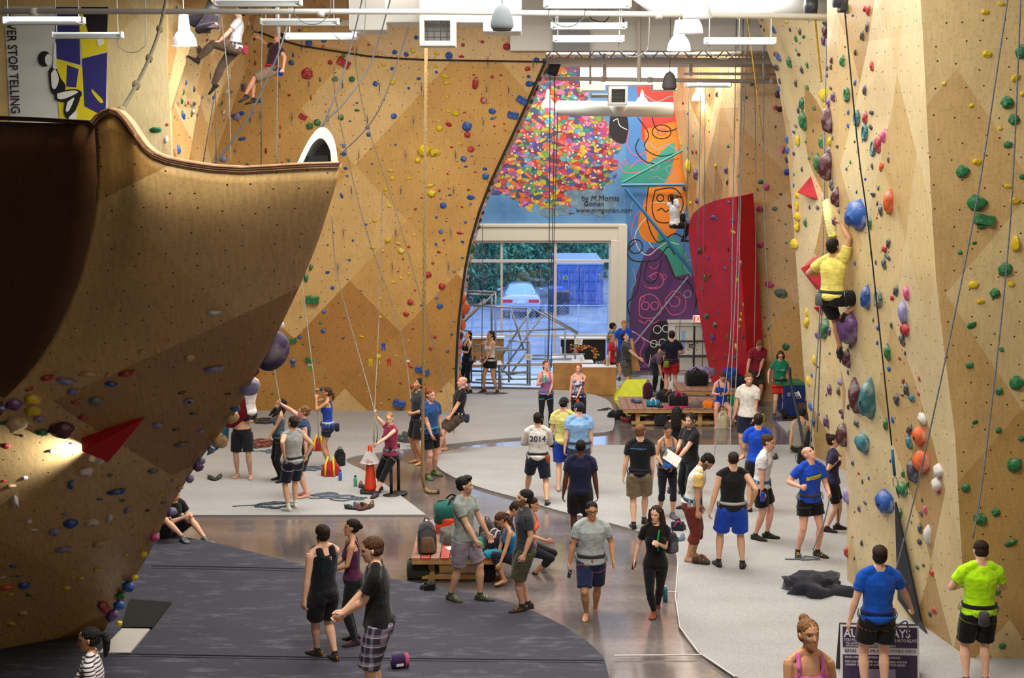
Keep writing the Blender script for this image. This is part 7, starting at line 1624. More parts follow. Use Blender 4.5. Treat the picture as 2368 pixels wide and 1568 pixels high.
# recycling bin and wooden block
rb = gnd(1834, 969, 0); e = empty('recycling_bin', rb + V((0, .35, 0)), R(4), 'blue recycling bin with a green lid by the amber wall', 'bin'); BL = mat('18306e', .45, name='bin_blue')
hb = at(1834, 884, rb.y + .35).z
MB().box((0, 0, hb * .5 + .03), (.50, .62, hb - .06), taper=1.14).build('body', BL, e, bevel=.03)
MB().box((0, 0, hb + .01), (.62, .74, .05), taper=.86).build('lid', mat('1e7048', .5), e, bevel=.02)
for sx in (-1, 1): MB().tube([(sx * .20, -.30, .12), (sx * .27, -.30, .12)], .12, 16).build('wheel', mat('141416', .7), e)
MB().tube([(-.25, .40, hb - .08), (.25, .40, hb - .08)], .02, 8).build('handle', BL, e)
lg = MB()
for i in range(3): lg.box((-.02 + .055 * i, -.345, hb * .72), (.04, .006, .11))
lg.loft([(V((-.14, -.342, hb * .72)) + V((.035 * math.cos(a), 0, .035 * math.sin(a))), V((math.cos(a), 0, math.sin(a))), V((0, 1, 0)), .009, .004) for a in [i * .55 for i in range(11)]], 6); lg.build('print', mat('c8d0dc', .6), e)
o = MB().box((0, 0, .2), (.5, .4, .4)).build('wooden_block', mat('5a4230', .7, noise_s=6), loc=gnd(1866, 972, 0) + V((.05, .2, 0)), bevel=.01); tag(o, 'dark wooden block between the recycling bin and the right wall', 'block')
# traffic cone with a paper notice, stanchions
cp_ = gnd(857, 1138, .045); e = empty('traffic_cone', cp_, 0, 'tall orange traffic cone wearing a white paper notice', 'traffic cone'); CO = mat('d63a14', .5, name='cone_orange'); hc_ = at(857, 1030, cp_.y).z - .045
MB().loft([(V((0, 0, z)), V((1, 0, 0)), V((0, 1, 0)), r, r) for r, z in ((.20, 0), (.21, .02), (.20, .05), (.12, .055))], 8, ex=4).build('base', mat('1c1a1a', .8), e, bevel=.01)
MB().lathe((0, 0, .05), [(.125, 0), (.115, .04), (.04, hc_ - .06), (.03, hc_ - .05)], 24).build('body', CO, e, smooth=True)
MB().loft([(V((0, -.0, hc_ * .62 - .0)), V((1, 0, 0)), V((0, 1, 0)), .20, .16), (V((0, 0, hc_ * .62 + .03)), V((1, 0, 0)), V((0, 1, 0)), .18, .14), (V((0, 0, hc_ * .90)), V((1, 0, 0)), V((0, 1, 0)), .055, .055)], 4, caps=False).build('paper_notice', mat('dcd8d6', .8), e)
text('FALL', (-.07, -.135, hc_ * .70), .05, mat('c05038', .7), 'lettering', parent=e, rot=(R(65), 0, 0)); text('ZONE', (-.07, -.128, hc_ * .66), .05, mat('c05038', .7), 'lettering', parent=e, rot=(R(65), 0, 0))
for x, y, lb in ((905, 1148, 'front black stanchion post beside the girl in raspberry'), (922, 1141, 'rear black stanchion post beside the girl in raspberry')):
 p = gnd(x, y, .02); e = empty('stanchion_post', p, 0, lb, 'stanchion'); MB().lathe((0, 0, 0), [(.17, 0), (.175, .012), (.165, .025), (.05, .045), (.03, .06)], 28).build('base', mat('26262a', .5), e, smooth=True)
 MB().tube([(0, 0, .05), (0, 0, .92)], .030, 14).build('post', mat('17171a', .4), e, smooth=True); MB().lathe((0, 0, .9), [(.036, 0), (.036, .06), (.02, .07)], 16).build('head', mat('17171a', .4), e, smooth=True)
# bags and shoes near the tan wall
def ropebag(x, y, z, s, lb):
 p = gnd(x, y, z); o = heap('rope_bag', p, (.40 * s, .34 * s, .32 * s), 'a01c28', lb, x, 'bag', fold=.12)
 for sx in (-1, 1): MB().tube([(sx * .09 * s, -.19 * s, .02), (sx * .08 * s, -.16 * s, .24 * s), (sx * .05 * s, 0, .37 * s), (sx * .08 * s, .15 * s, .22 * s)], .022 * s, 6, flat=.4).build('webbing', cloth('d8b820'), o, smooth=True)
ropebag(765, 1098, .045, 1.0, 'red bag with yellow webbing on the floor, in front of the woman in royal blue'); ropebag(738, 1040, .045, .9, 'second red and yellow bag behind the woman in royal blue')
backpack(gnd(787, 1076, .045), .72, '222226', 'black backpack on the floor right of the woman in royal blue', .4)
heap('jacket', gnd(944, 1020, .045), (.5, .4, .2), '46464a', 'dark grey jacket lying on the padding beside the girl in raspberry', 51, acc='9ac42c')
o = heap('shoe_bag', gnd(955, 1036, .045) + V((0, 0, .2)), (.2, .12, .26), '9ab41c', 'lime green bag held low by the curly haired man', 53, 'bag')
shoes(gnd(498, 1109, .045), '33322e', 'olive climbing shoes on the padding beside the boulder edge', .3, '5a6a3a')
shoes(gnd(818, 1176, .045), '2e3038', 'grey climbing shoes, leftmost of the row in front of the cone', .8, '6a6e78'); shoes(gnd(838, 1178, .045), '4a2a26', 'reddish climbing shoes in the middle of the row in front of the cone', -.3, '8a3a30'); shoes(gnd(853, 1172, .045), '26241e', 'black and yellow climbing shoes, right end of the row in front of the cone', .5, 'b8982c')
shoes(gnd(842, 1126, .045), '2e2c2c', 'dark shoes with orange straps tucked behind the traffic cone', -.4, 'b86a2c')
shoes(gnd(1625, 1302, .04), '3a2a24', 'orange and brown climbing shoes by the bowed man\'s feet', .8, 'b0602a', 1.1); shoes(gnd(1788, 1060, .04), '1f1f22', 'black shoes on the padding behind the striding man', .3)
backpack(gnd(1853, 1072, .04), .62, '151518', 'black backpack beside the crouching person', .5)
shoes(gnd(1570, 1250, .02), '4a5a6a', 'blue grey shoes on the padding behind the long haired woman', .3, '8aa0b0')
heap('chalk_bag', gnd(1567, 1225, .04), (.26, .2, .2), '23242e', 'black pouch with bright dots at the knee of the rust red trousers', 55, 'bag', 'c83a6a')
# black sheet on the floor at the right prow
o = heap('ground_sheet', gnd(1898, 1366, .04), (.98, .56, .26), '2c2c34', 'crumpled black sheet on the padding at the right prow', 61, 'sheet', fold=.75)
# auto belay gate: black triangular cloth fixed to the wall, on a strap
gq = MB()
for i in range(12):
 t = i / 11
 for k in range(5):
  xl, xr = 2077 + 7 * t, 2079 + 64 * t; x, y = xl + (xr - xl) * k / 4, 1160 + 225 * t + (78 * t * k / 4); h = hit(x, y, ['prow', 'front']); p = (h[0] + h[1] * .05) if h else gnd(x, y, .06); gq.v.append(p)
gq.f = [(i * 5 + k, i * 5 + k + 1, i * 5 + k + 6, i * 5 + k + 5) for i in range(11) for k in range(4)]; gq.m = [0] * 44; bl_, br_ = gq.v[50], gq.v[54]
o = gq.build('belay_gate', cloth('1e1e25', 6, .4)); s1_ = o.modifiers.new('solid', 'SOLIDIFY'); s1_.thickness = .02; s1_.offset = 0; tag(o, 'black triangular cloth gate across the foot of the pale right wall', 'belay gate')
lt = MB(); lt.tube([bl_.lerp(br_, .45) + V((-.02, -.10, .33)), bl_.lerp(br_, .5) + V((-.02, -.10, .22)), bl_.lerp(br_, .55) + V((-.02, -.10, .34))], .006, 5); lt.build('mark', mat('8a3a4c', .8), o)
# purple A-frame sign
YS = 16.62; zt_ = .70; sx0, sx1 = at(1943, 1442, YS).x, at(2122, 1447, YS).x; wS = sx1 - sx0
e = empty('sandwich_board', ((sx0 + sx1) / 2, YS, .04), R(-3), 'purple and white sandwich board sign behind the man in bright blue', 'sign')
zt_ = at(1943, 1442, YS).z; Hs = zt_ - .04
tl = R(12); MS = Matrix.Rotation(-tl, 3, 'X')
MB().box(tuple(MS @ V((0, -.012, Hs / 2)) + V((0, -.16, 0))), (wS, .02, Hs), rot=MS).build('panel', mat('d8d6da', .5), e, bevel=.004); MB().box(tuple(MS.transposed() @ V((0, .012, Hs / 2)) + V((0, .16, 0))), (wS, .02, Hs), rot=MS.transposed()).build('panel', mat('4a3a3c', .6), e, bevel=.004)
def sgn(x, z, dx, dz, m, nm='print', d=.004): MB().box(tuple(MS @ V((x, -.024 - d, z)) + V((0, -.16, 0))), (dx, .004, dz), rot=MS).build(nm, m, e)
PUR = mat('3a2a4c', .5, name='sign_purple'); WH = mat('dcd8e2', .6, name='sign_white')
k_ = wS / 179.0
sgn(0, Hs - 27 * k_, wS - 10 * k_, 46 * k_, PUR); sgn(0, (Hs - 67 * k_) / 2, wS - 10 * k_, Hs - 67 * k_, PUR); sgn(4 * k_, Hs - 112 * k_, 62 * k_, 26 * k_, mat('8d80a4', .6), 'print', .008)
def stx(body, x, y, size, m, sq=1, al='LEFT', bold=0):
 o = text(body, tuple(MS @ V(((x - 89) * k_, -.036, Hs - y * k_)) + V((0, -.16, 0))), size * k_, m, 'lettering', rot=(R(90) - tl, 0, 0), parent=e, align=al, squash=sq, bold=bold); return o
stx('AUTO BELAYS', 7, 27, 27, WH, .88, bold=.02); stx('YOU MUST BE TRAINED TO USE THE AUTO BELAYS', 7, 37, 10, WH, .72); stx('-PULL DOWN TO TEST THE CABLE.', 10, 43, 6, WH, .8); stx('-GIVE EVERYONE A TURN, IF WAITING PLEASE BE CONSIDERATE', 10, 48.5, 6, WH, .66)
stx('BEFORE YOU CLIMB ALWAYS DOUBLE CHECK:', 8, 61, 10, PUR, .78)
for i, t in enumerate(('-PROPER HARNESS FIT, TIGHTENED AND DOUBLE-BACKED.', '-MAKE SURE STRAP IS CLIPPED TO HARNESS PROPERLY WITH THE', ' CARABINER LOCKED, BELAY LOOPS MAY VARY FROM HARNESS')): stx(t, 8, (75, 85, 92)[i], 7, WH, .68)
# ================================================================== banner at upper left
bn = MB(); YBN = 26.985; kk = [0]
def bf(pts, mi, sm_=False):
 q = smooth_line(pts + [pts[0]], 4)[:-1] if sm_ else pts; kk[0] += 1
 P = [at(x, y, YBN - .0015 * kk[0]) for x, y in q]; k = len(bn.v); bn.v.extend(P); bn.f.append(tuple(range(k, k + len(P)))); bn.m.append(mi)
o_ = MB(); pxbox(o_, 9, 14, 250, 300, YBN + .004, .01)
BAN = o_.build('banner', mat('cfd2cc', .8)); tag(BAN, 'tall banner with a climber, purple and yellow blocks and vertical black lettering', 'banner')
bf([(127, 16), (182, 16), (186, 150), (130, 135)], 0); bf([(182, 16), (250, 16), (248, 118), (190, 136), (186, 90)], 1); bf([(187, 16), (250, 16), (248, 74), (204, 76)], 2); bf([(190, 136), (248, 121), (244, 270), (195, 246)], 0)
bf([(130, 135), (190, 155), (195, 246), (243, 271), (243, 300), (140, 300), (134, 235)], 1); bf([(155, 150), (182, 160), (176, 202), (153, 200)], 0); bf([(212, 205), (238, 232), (232, 238), (214, 216)], 1, True); bf([(224, 92), (236, 88), (240, 100), (228, 106)], 3, True)
bf([(x, y) for x, y in ring(103, 136, 15, 18, 14)[:-1]], 2, True); bf(ring(112, 138, 8, 13)[:-1], 3, True)
bf([(112, 165), (126, 150), (140, 180), (152, 200), (140, 225), (120, 214), (114, 190)], 2, True); bf([(118, 170), (128, 160), (136, 184), (128, 205), (120, 200)], 3, True); bf([(122, 158), (126, 100), (130, 100), (131, 160)], 3); bf([(128, 214), (168, 206), (188, 212), (184, 226), (150, 236), (128, 230)], 2, True); bf([(132, 216), (168, 209), (180, 214), (150, 228), (134, 228)], 3, True)
bf([(150, 232), (184, 222), (176, 252), (160, 275), (148, 262)], 2, True); bf([(156, 236), (172, 226), (160, 255), (152, 256)], 3, True); bf([(160, 270), (178, 256), (172, 285), (158, 290)], 3, True)
bn.build('banner_print', [mat('2d2a72', .8), mat('dccb1e', .8), mat('14141a', .8), mat('e6e6e0', .8)], BAN)
t_ = text('NEVER STOP TELLING', at(14, 22, YBN - .02), .25, mat('1c1c24', .8), 'lettering', rot=(R(90), R(90), 0), parent=BAN, squash=.80, bold=.01)
# ================================================================== climbing holds
def hold_shape(kind, seed):
 rr = random.Random(seed); o_ = V((rr.uniform(-9, 9), rr.uniform(-9, 9), 0)); b_ = MB()
 dims = {'blob': (.5, .40, .34), 'jug': (.5, .34, .36), 'edge': (.5, .22, .24), 'long': (.24, .5, .30), 'fin': (.26, .5, .42), 'dome': (.5, .48, .40), 'dimple': (.40, .5, .44), 'sausage': (.20, .5, .26)}.get(kind, (.5, .4, .34))
 if kind == 'ring':
  for i in range(12): pass
  P = [V((.30 * math.cos(a), .40 * math.sin(a), .10 + .05 * math.cos(a))) for a in [2 * math.pi * i / 18 for i in range(19)]]
  b_.tube(P, [.12 + .03 * math.cos(2 * math.pi * i / 18 + 1) for i in range(19)], 8, caps=False); return b_
 if kind == 'box':
  b_.box((0, 0, .16), (1, .55, .34), taper=.8); return b_
 n, m = 16, 7
 for i in range(m + 1):
  t = i / m * (math.pi / 2)
  for k in range(n):
   a = 2 * math.pi * k / n; q = V((math.cos(a) * math.cos(t), math.sin(a) * math.cos(t), math.sin(t)))
   f = 1 + .22 * noise.noise(q * 1.6 + o_) + .08 * noise.noise(q * 4 + o_)
   x, y, z = dims[0] * q.x * f, dims[1] * q.y * f, dims[2] * q.z * f
   if kind == 'jug': z *= 1.0 + .5 * q.y; y += .10 * q.z; z -= .10 * max(0, 1 - ((q.y - .2) ** 2 + q.x ** 2 * .5) / .2) * (q.z > .5)
   if kind == 'edge': y += .10 * q.z
   if kind == 'fin': x += .12 * q.z; x *= (1.0 if q.x < 0 else .55)
   if kind == 'dimple':
    for dx, dy in ((0, .3), (.35, .1), (-.35, .1), (.2, -.3), (-.2, -.35), (0, -.05), (.1, .6), (-.3, .5)): z -= .05 * math.exp(-((q.x - dx) ** 2 + (q.y - dy) ** 2) / .012)
   if kind == 'sausage': z *= 1 + .08 * math.sin(q.y * 40); x *= 1 + .05 * math.sin(q.y * 40)
   b_.v.append(V((x, y, z)))
 for i in range(m):
  for k in range(n):
   k2 = (k + 1) % n; b_.f.append((i * n + k, i * n + k2, (i + 1) * n + k2, (i + 1) * n + k)); b_.m.append(0)
 return b_
HCOL = {'b': ('1d4f9e', 'blue'), 'y': ('d2b414', 'yellow'), 'r': ('a3242a', 'red'), 'g': ('1d6b3c', 'green'), 'o': ('cc5a24', 'orange'), 'p': ('5a3468', 'purple'), 'k': ('3e3e44', 'charcoal'), 'w': ('cfcac6', 'white'), 'm': ('c0487e', 'pink'), 't': ('2c6a72', 'teal'), 'c': ('c0a072', 'cream'), 'l': ('8480b0', 'lavender'), 'e': ('4f1c2a', 'maroon'), 'a': ('5e6f66', 'grey green')}
def hold_mat(c):
 m, nt, b = nodes('hold_resin'); base = srgb(c); tc = N(nt, 'ShaderNodeTexCoord'); nz = N(nt, 'ShaderNodeTexNoise'); nz.inputs['Scale'].default_value = 3.5; nz.inputs['Detail'].default_value = 5
 L(nt, tc.outputs['Object'], nz.inputs['Vector']); chalk = ramp_(nt, nz.outputs['Fac'], [(.52, (0, 0, 0)), (.74, (1, 1, 1))])
 L(nt, mix_(nt, math_(nt, 'MULTIPLY', chalk, .42), base, srgb('d2ccca')), b.inputs['Base Color']); b.inputs['Roughness'].default_value = .55; return m
HM = {k: hold_mat(v[0]) for k, v in HCOL.items()}
KINDS_ = ['blob', 'jug', 'edge', 'long', 'fin', 'dome', 'dimple', 'sausage', 'ring', 'box']
LET_ = {'B': 'blob', 'J': 'jug', 'E': 'edge', 'L': 'long', 'F': 'fin', 'D': 'dome', 'M': 'dimple', 'S': 'sausage', 'R': 'ring', 'X': 'box'}
DATA = [  # wall list, origin x, y, scale, "colour x y size [shape]" in enlarged-crop pixels
(('main', 'upper', 'flank'), 780, 0, 2.959, 'b392,358,34 b472,372,30 y518,346,34 y546,386,20 y680,368,36 b765,381,46 r850,388,36 y830,256,18 r860,308,24 r993,287,24 r1160,320,48 r1215,288,48J b1285,163,18 b1265,254,18 b1416,152,32 b1396,240,28 b1430,292,24 b1452,320,24 b1363,410,36 b1416,410,26 y930,187,18 b540,257,26 b550,170,16 y480,168,24 r215,308,20 o105,340,22 g168,220,30 r45,428,84X g43,377,24 g98,540,36 y315,438,32 b374,469,22 b490,467,12 b558,539,28 b678,494,20 y675,452,32 y738,524,58E y750,568,52E b262,573,34D y380,565,36 y374,516,16 b490,603,18 y423,620,20 y750,665,26 b318,682,18 b135,705,18 g135,755,36 g25,803,36 b87,830,16 b387,794,38D y757,763,38 y805,778,50 r870,770,22 y694,828,28 r762,852,40 y698,877,40 b888,865,60D r890,921,38D r1002,687,42D r945,570,80L r933,513,20 r1060,527,24 r1120,515,18 r1302,470,36 b1310,524,24 b1317,574,54J b1265,686,72X b1202,787,68X b1060,760,46 b1065,811,38 r1074,863,18 r1142,847,16 o1150,893,20 y836,985,24 r783,1008,20 r914,1020,40D b970,997,14 b922,1070,18 b864,1087,36 r938,1120,18 b880,1140,28E y592,1028,80D y670,1046,70J y550,1096,36 b207,876,30 b215,920,28 b46,997,28 b228,1021,16 b46,1052,28 b398,990,16 b238,1122,16 b57,1152,26 b67,1204,18 y363,1167,38 y376,1220,26 y493,1222,24 r755,1191,18 y690,1160,16 r945,1178,18 b1010,1156,30 b1015,1206,44 r765,1287,18 r698,1305,18 y634,1272,48E y645,1322,54 b770,1335,20 r897,1300,20 b913,1351,48J b912,1395,20 r853,1417,18 b724,1405,40 y330,1300,28 y466,1349,20 y356,1410,26 r533,1430,22 y545,1475,18 b677,1486,18 r745,1515,18 b877,1521,20 y257,1511,32 b30,1338,34L b195,1536,20 y438,1526,16 r580,1353,18 r707,1358,16'),
(('main', 'flank'), 780, 520, 2.959, 'y350,106,46 y240,156,38 y418,128,40 y437,178,42 y311,178,20 y526,68,18 b106,106,16 b709,46,30 r836,56,38 r729,105,22 b675,131,18 b856,116,24 r490,150,18 r694,186,24 r451,233,14 r654,262,20 b856,226,16 b602,286,20 b800,320,20 y295,312,16 r416,318,14 y491,333,18 r622,340,40D y435,363,18 y384,391,20 r716,420,42D r532,448,16 b160,450,16 b70,373,14 b83,240,18 y297,506,22 b683,500,22 r500,528,38D b574,553,16 b701,555,38 b50,637,14 y295,633,28 y398,578,14 r471,610,38 r601,610,20 b800,660,20 r516,712,22 r668,766,22 y166,766,34 b783,750,20 b41,774,16 y362,792,12 y486,792,12 r639,847,24 y406,896,12 b755,862,22 r506,975,20 b560,985,52X b602,1008,52X g797,983,22 y155,1030,12 y355,1060,16 r430,1083,20 r507,1110,24 y205,1142,14 r354,1194,20 b425,1220,76X b710,1138,20 y302,1222,14 y282,900,34D'),
(('main',), 0, 520, 2.959, 'g2128,290,46L g2095,360,60L g2138,512,84X b2283,52,18 b2242,138,14 b2242,325,28 b2276,430,26 b2316,535,14 b2218,592,28 g2057,632,16 g2192,672,18 g2030,710,14 b2211,725,28 b2051,765,24 b2140,836,14 g2073,816,16 g1945,773,42X g2005,790,50X b2184,942,12 b2226,1046,12 b2349,773,12 g1871,1020,14 o1805,1138,16 g1866,1157,14 b2205,1125,34 g2115,925,48X b2005,930,40'),
(('boulder',), 0, 520, 2.959, 'w1464,595,90E c1297,905,60 c973,868,48 r330,1045,100E l455,1068,120E c605,1018,95E c740,1030,40 b758,1087,70 r870,1015,110E l1465,983,130E l505,1138,80J r205,1125,60 y225,1190,100 p95,1222,100 y225,1268,100 l18,1255,60 a655,1200,90 r515,1217,60E c110,1352,130D l265,1325,70 e420,1390,150D g288,1418,90 k1244,1148,50E k1557,1158,40E l1290,1205,70R k1320,1290,50E l1075,1368,70 k1205,1400,50 l1373,1410,50 a1245,1498,100E m487,1495,24 w355,1545,40 b806,1527,34 r40,1510,60 g15,1357,40 k150,1442,30 r565,1318,60'),
(('boulder',), 0, 1038, 2.959, 'w668,52,110D b713,80,40 w588,148,90D b485,240,100S w173,195,36 r27,218,34 c78,252,56 w105,352,118F b797,290,120E b683,343,44 g752,178,36 a1045,148,60 c1195,212,44 c1230,265,46 y1100,308,40E b1120,367,34 g838,352,30 l870,415,70L w747,468,80L w630,500,90J l452,445,46 b482,505,84D l373,562,72D w197,495,40 w228,552,48E l437,685,115E c685,645,90J y918,532,32X y862,725,34 y660,828,44 b88,800,44 g130,868,46E b165,930,70 y555,885,46 y456,950,50 g200,998,44 y72,996,46 w18,878,44E o45,945,90E r708,1075,130L c157,1125,60 y78,1198,54 k1010,420,30'),
(('leftside', 'main', 'upper', 'banner'), 380, 0, 5.382, 'o190,65,60 g148,95,40 g118,440,30 e435,640,130L r815,730,90 r885,915,80 y550,785,90 g205,880,80L g235,1150,60L b265,1030,60 g210,1255,80L b220,1450,130L g105,1470,90L k365,1110,70 y380,1150,50 k365,1295,70 r290,1280,45 w360,1385,60 k330,1430,60 k460,1205,50 k400,1435,50 b605,1215,60 k712,1280,60 w775,1140,60 g830,1145,50 y865,1210,30 b860,1295,40 p990,1090,90L b1185,1260,60 w735,1395,50 p715,1500,90 b610,1540,60 b850,1440,40 l910,1450,90 b965,1410,60 y940,1510,50 b1090,1405,50 l1075,1490,60 w810,950,60 w960,820,40 b1020,540,30 b1045,195,30 w740,330,35 b550,390,40 p530,500,45 p500,620,45 l370,910,60 p405,890,50 k455,1030,60 y485,985,50 b935,1000,30 b960,1055,40 b990,960,30 b1060,760,30 p1125,640,35 p1120,485,35 b1090,340,50 w1045,285,50 w985,240,40 r1075,910,30 b1605,685,55 b1580,780,60 r1780,915,130D g1940,990,50 g2125,985,70 g2335,985,70 o1880,775,28 r2065,775,55 o1975,580,40 b1800,540,80D r1135,785,60 r1555,1185,40 o1830,1215,60 o2010,1298,30 r1725,1450,90X g1905,1525,80D g2200,1460,70 b1410,1195,24 g2005,1390,26 b2310,1510,30 g2130,905,22 o2345,610,40 b1985,505,60 g2230,690,50 b1680,378,30 y1765,375,80X r1375,225,30 y1280,225,50 b1120,95,40 g1365,95,70 g2195,265,28 b1985,240,24'),
(('leftside', 'main', 'upper', 'banner'), 0, 0, 2.959, 'g1068,890,80E w1137,955,45 o1145,850,20 r1235,858,25 g1255,625,30 b1660,950,50E r1822,1032,36 b1692,1123,22 r1928,1115,24 g1975,1097,20 g2120,862,44D o1785,912,16 o1920,870,28 r1917,928,30 b1608,1030,26 w1285,1065,28 m1430,1130,36 l1530,1085,50 b1215,1025,60L'),
(('prow', 'second', 'front'), 1568, 0, 2.959, 'g1163,60,60F b1196,107,24 r1283,60,40D r1312,75,66F k1300,188,68 k1270,245,62F k1143,322,18 k1218,360,40 g1132,418,70F r1338,450,80L b1214,566,40L k1290,617,70F g1158,645,88R k1328,770,40X r1288,805,80L t1228,805,98R k1325,870,40X t1285,905,100R t1345,1012,100R r1384,985,120L m1415,930,90L k1445,1092,46L o1403,1137,80L k1338,1135,60 b1320,1077,28 b1167,768,36L b1164,860,34L g1210,971,22 b1266,968,26 g1180,1110,26 g1287,1124,20 b1155,1157,24 b1285,1225,30 g1224,1313,26 a1374,1285,36 k1340,1335,46 k1368,1392,34 k1395,1440,80L o1460,1385,160F r1368,1490,30 b1238,1470,190D g1325,1530,80F e1097,1350,120F k1104,1440,40 l1165,1510,60 p1075,1515,54 k1092,1002,30X k1060,945,30 e1040,818,180L e1043,1140,180F y1008,650,90D p1070,665,60F p1033,700,50 k1047,605,36 e1015,215,90 k1018,165,60 p1003,275,76L e1055,415,40 k1050,460,34 p1025,468,30 p1023,515,30 y1043,970,60L p1035,1035,50 k1058,1265,80L'),
(('front', 'prow'), 1568, 0, 2.959, 'y2212,30,52 y2100,85,50 y2112,373,60J y2310,538,60J y2360,640,44 y1820,572,30 y2007,722,30 y2204,880,28 y2045,1110,60J y2258,1277,56E y2305,1380,62J g2355,355,90D g2252,703,80D g2297,818,70D g2258,990,56 g1947,1175,80D g2045,1390,120B g2097,1505,120X g2355,1210,40'),
(('second', 'prow', 'rback'), 1568, 0, 2.959, 'p578,130,34 y648,130,30 y740,145,40 g815,110,50 k568,180,24 k592,205,24 b663,203,56L p768,203,26 k836,218,44 g810,265,44L g863,253,30 p836,296,18 g811,342,30L k832,375,40 r665,370,32 b688,390,62L g770,425,70F g888,445,46L k676,465,60 k852,478,50F k810,570,50L b692,610,40 e690,645,50 g886,598,34L y793,680,26 g852,708,80L k830,755,44 g933,742,36 e703,747,50 g870,828,124F p808,865,36 k927,895,28 b793,905,30 y822,960,70 g875,970,20 b748,955,50 m720,1025,50 b752,1030,50 g985,970,84S p920,1043,26 g897,1083,24 e740,1095,40 g970,1120,124F b750,1175,50 k850,1157,34 y822,1335,46D y816,1408,60R y822,1480,60D y820,1545,60R p903,1418,30 k955,1420,36 g878,1525,56F r765,1410,34 a935,1350,34 b795,1270,30L b796,1195,20 p792,1052,24 y765,1055,20 k700,555,40'),
(('rback', 'recess', 'red'), 1568, 0, 2.959, 'm603,1280,44 g565,1245,36 g545,1297,22 m555,1428,54J a468,1485,44 a660,1428,36 k703,1330,20 g503,576,24 g553,733,20 g465,668,20 g407,820,18 g390,870,16 m665,735,30 r667,868,20 g558,990,14 g475,1055,14 m515,1087,14 m480,1187,16 g415,1203,22 m690,1508,16 g735,1534,14 k218,652,24 k270,648,36F k33,705,20 b67,778,18 b60,820,18 k212,823,20 k232,858,24 k222,902,28 k102,928,22 r118,843,14 r147,797,14 y319,850,14 y243,940,16 y270,937,14 k236,982,20 g345,1000,30 b70,1010,30 k105,1040,30 r127,1037,30 y248,1052,20 b272,1055,20 y74,1135,90L y258,1135,30 p125,1195,70L p335,1167,44 k347,1247,44F y12,950,20 y22,985,30 k50,1285,44 k167,1300,26 r195,1307,14 p133,1375,36 y86,1390,30 k68,1480,20 p250,1490,70E p380,1510,60E p350,1385,40E'),
(('prow', 'second', 'front'), 1568, 520, 2.959, 'k1364,52,26 g1391,120,24 k1447,125,70L r1420,163,52D k1438,222,70E k1415,265,70L g1325,190,34L k1356,257,32 b1212,262,34L k1127,210,60L b1305,495,150F a1378,500,110R k1408,470,26 k1498,450,76L m1572,470,100L r1471,498,44 l1550,600,150L r1560,715,90D k1540,785,84L g1340,650,32 b1371,706,36 b1366,806,32L k1464,685,50L g1445,873,110F k1557,878,32 r1520,913,30 b1448,985,36 r1545,1066,46 k1572,1125,80F r1655,1052,36 r1648,1155,34 k1538,1165,40 t1604,1185,60B k1502,1195,80L e1228,1175,230S t1328,1190,250F g1428,1365,78F b1470,1335,40L k1588,1400,74L t1587,1488,86L o1663,1445,150B w1678,1325,90 e1148,1440,150F t1275,1490,150B k1226,1358,56 e1172,912,120F p1190,705,210M g1012,712,150L p1040,730,60L p960,757,54 k1182,832,30 k1114,930,30 k1167,1010,36L p1040,1128,70L l1110,1075,40 y938,925,70L y898,1068,70L p1025,1345,80F y885,667,80L y887,600,60L y828,595,80F y810,340,80F y803,130,70D y815,20,50D k1100,1140,50L p1120,1280,44 p1130,1310,36 g1108,1400,60L b910,1240,60L w885,1330,60 b928,1350,60L y972,1228,24 b918,1030,30L p957,972,20 g1040,880,26 p1018,1163,20 b968,1297,20 k1172,1245,40'),
(('front', 'prow'), 1568, 520, 2.959, 'g2028,125,30 g1928,187,34 y2307,125,100F g2238,305,90D y2022,410,60 y2280,405,40D g2168,468,64 y2070,527,50 g2010,688,60J g2165,745,14 g2213,853,30 g1995,960,50 g2318,1083,90D g2198,1137,50D y2356,1190,26 g2033,1350,40 g2193,1405,40 g2350,1463,40 g2078,5,60'),
(('rback', 'red'), 1568, 520, 2.959, 'm565,135,44D m625,410,60J a705,470,84J m568,560,16 g657,617,18 m595,635,18 g620,710,22 m600,760,22 g738,835,44D g793,568,16 g740,122,16 g743,246,18 k608,165,14 m483,205,18 m430,268,50L c520,825,50E k148,178,40D g180,160,30 b205,228,24 g280,155,24 k345,168,26 b365,238,30 b325,295,24 g185,363,44 g218,348,24 b240,412,16 b233,455,16 g170,440,24 b310,382,18 y408,380,30 g198,625,36 g255,683,36D y435,610,26 y448,545,22 y428,650,24 y423,695,22 b275,598,16 b325,497,14 b240,768,40L b445,768,26 g232,808,18 y400,835,44L g340,768,30 b388,912,26 g245,925,24 g325,895,20 y380,50,50E'),
(('prow', 'front'), 1568, 1038, 2.959, 't1290,10,60 g1138,105,90F k1200,97,34 p1110,197,40B k1265,225,36 r1238,168,20 b1308,200,30L b1425,362,160D g1540,275,90D g1577,240,46 g1543,170,50 k1615,150,150L o1682,85,180B w1790,150,90D r1802,182,40 w1778,245,90D r1790,285,40 b1455,82,24 g1672,350,30 k1285,372,40 p1242,408,46 k1212,750,32 k1262,645,40 r1212,432,20 r1198,605,24 l1160,320,100L p1135,290,50 p1145,415,30 r1158,705,70L k1668,445,40 m1696,415,60L w1720,590,130L k1660,545,70L k1655,635,40 g1597,500,24 g1638,812,36 k1680,797,24 r1740,847,50B r1760,1106,54B k1728,1130,36 g1520,440,70L'),
(('front',), 1568, 1038, 2.959, 'g2303,110,90D g1968,267,56D g2175,433,54D g2067,480,90B g2280,645,86 g2182,975,44 g2222,1350,44 y2118,1408,40 y2070,725,100F'),
]
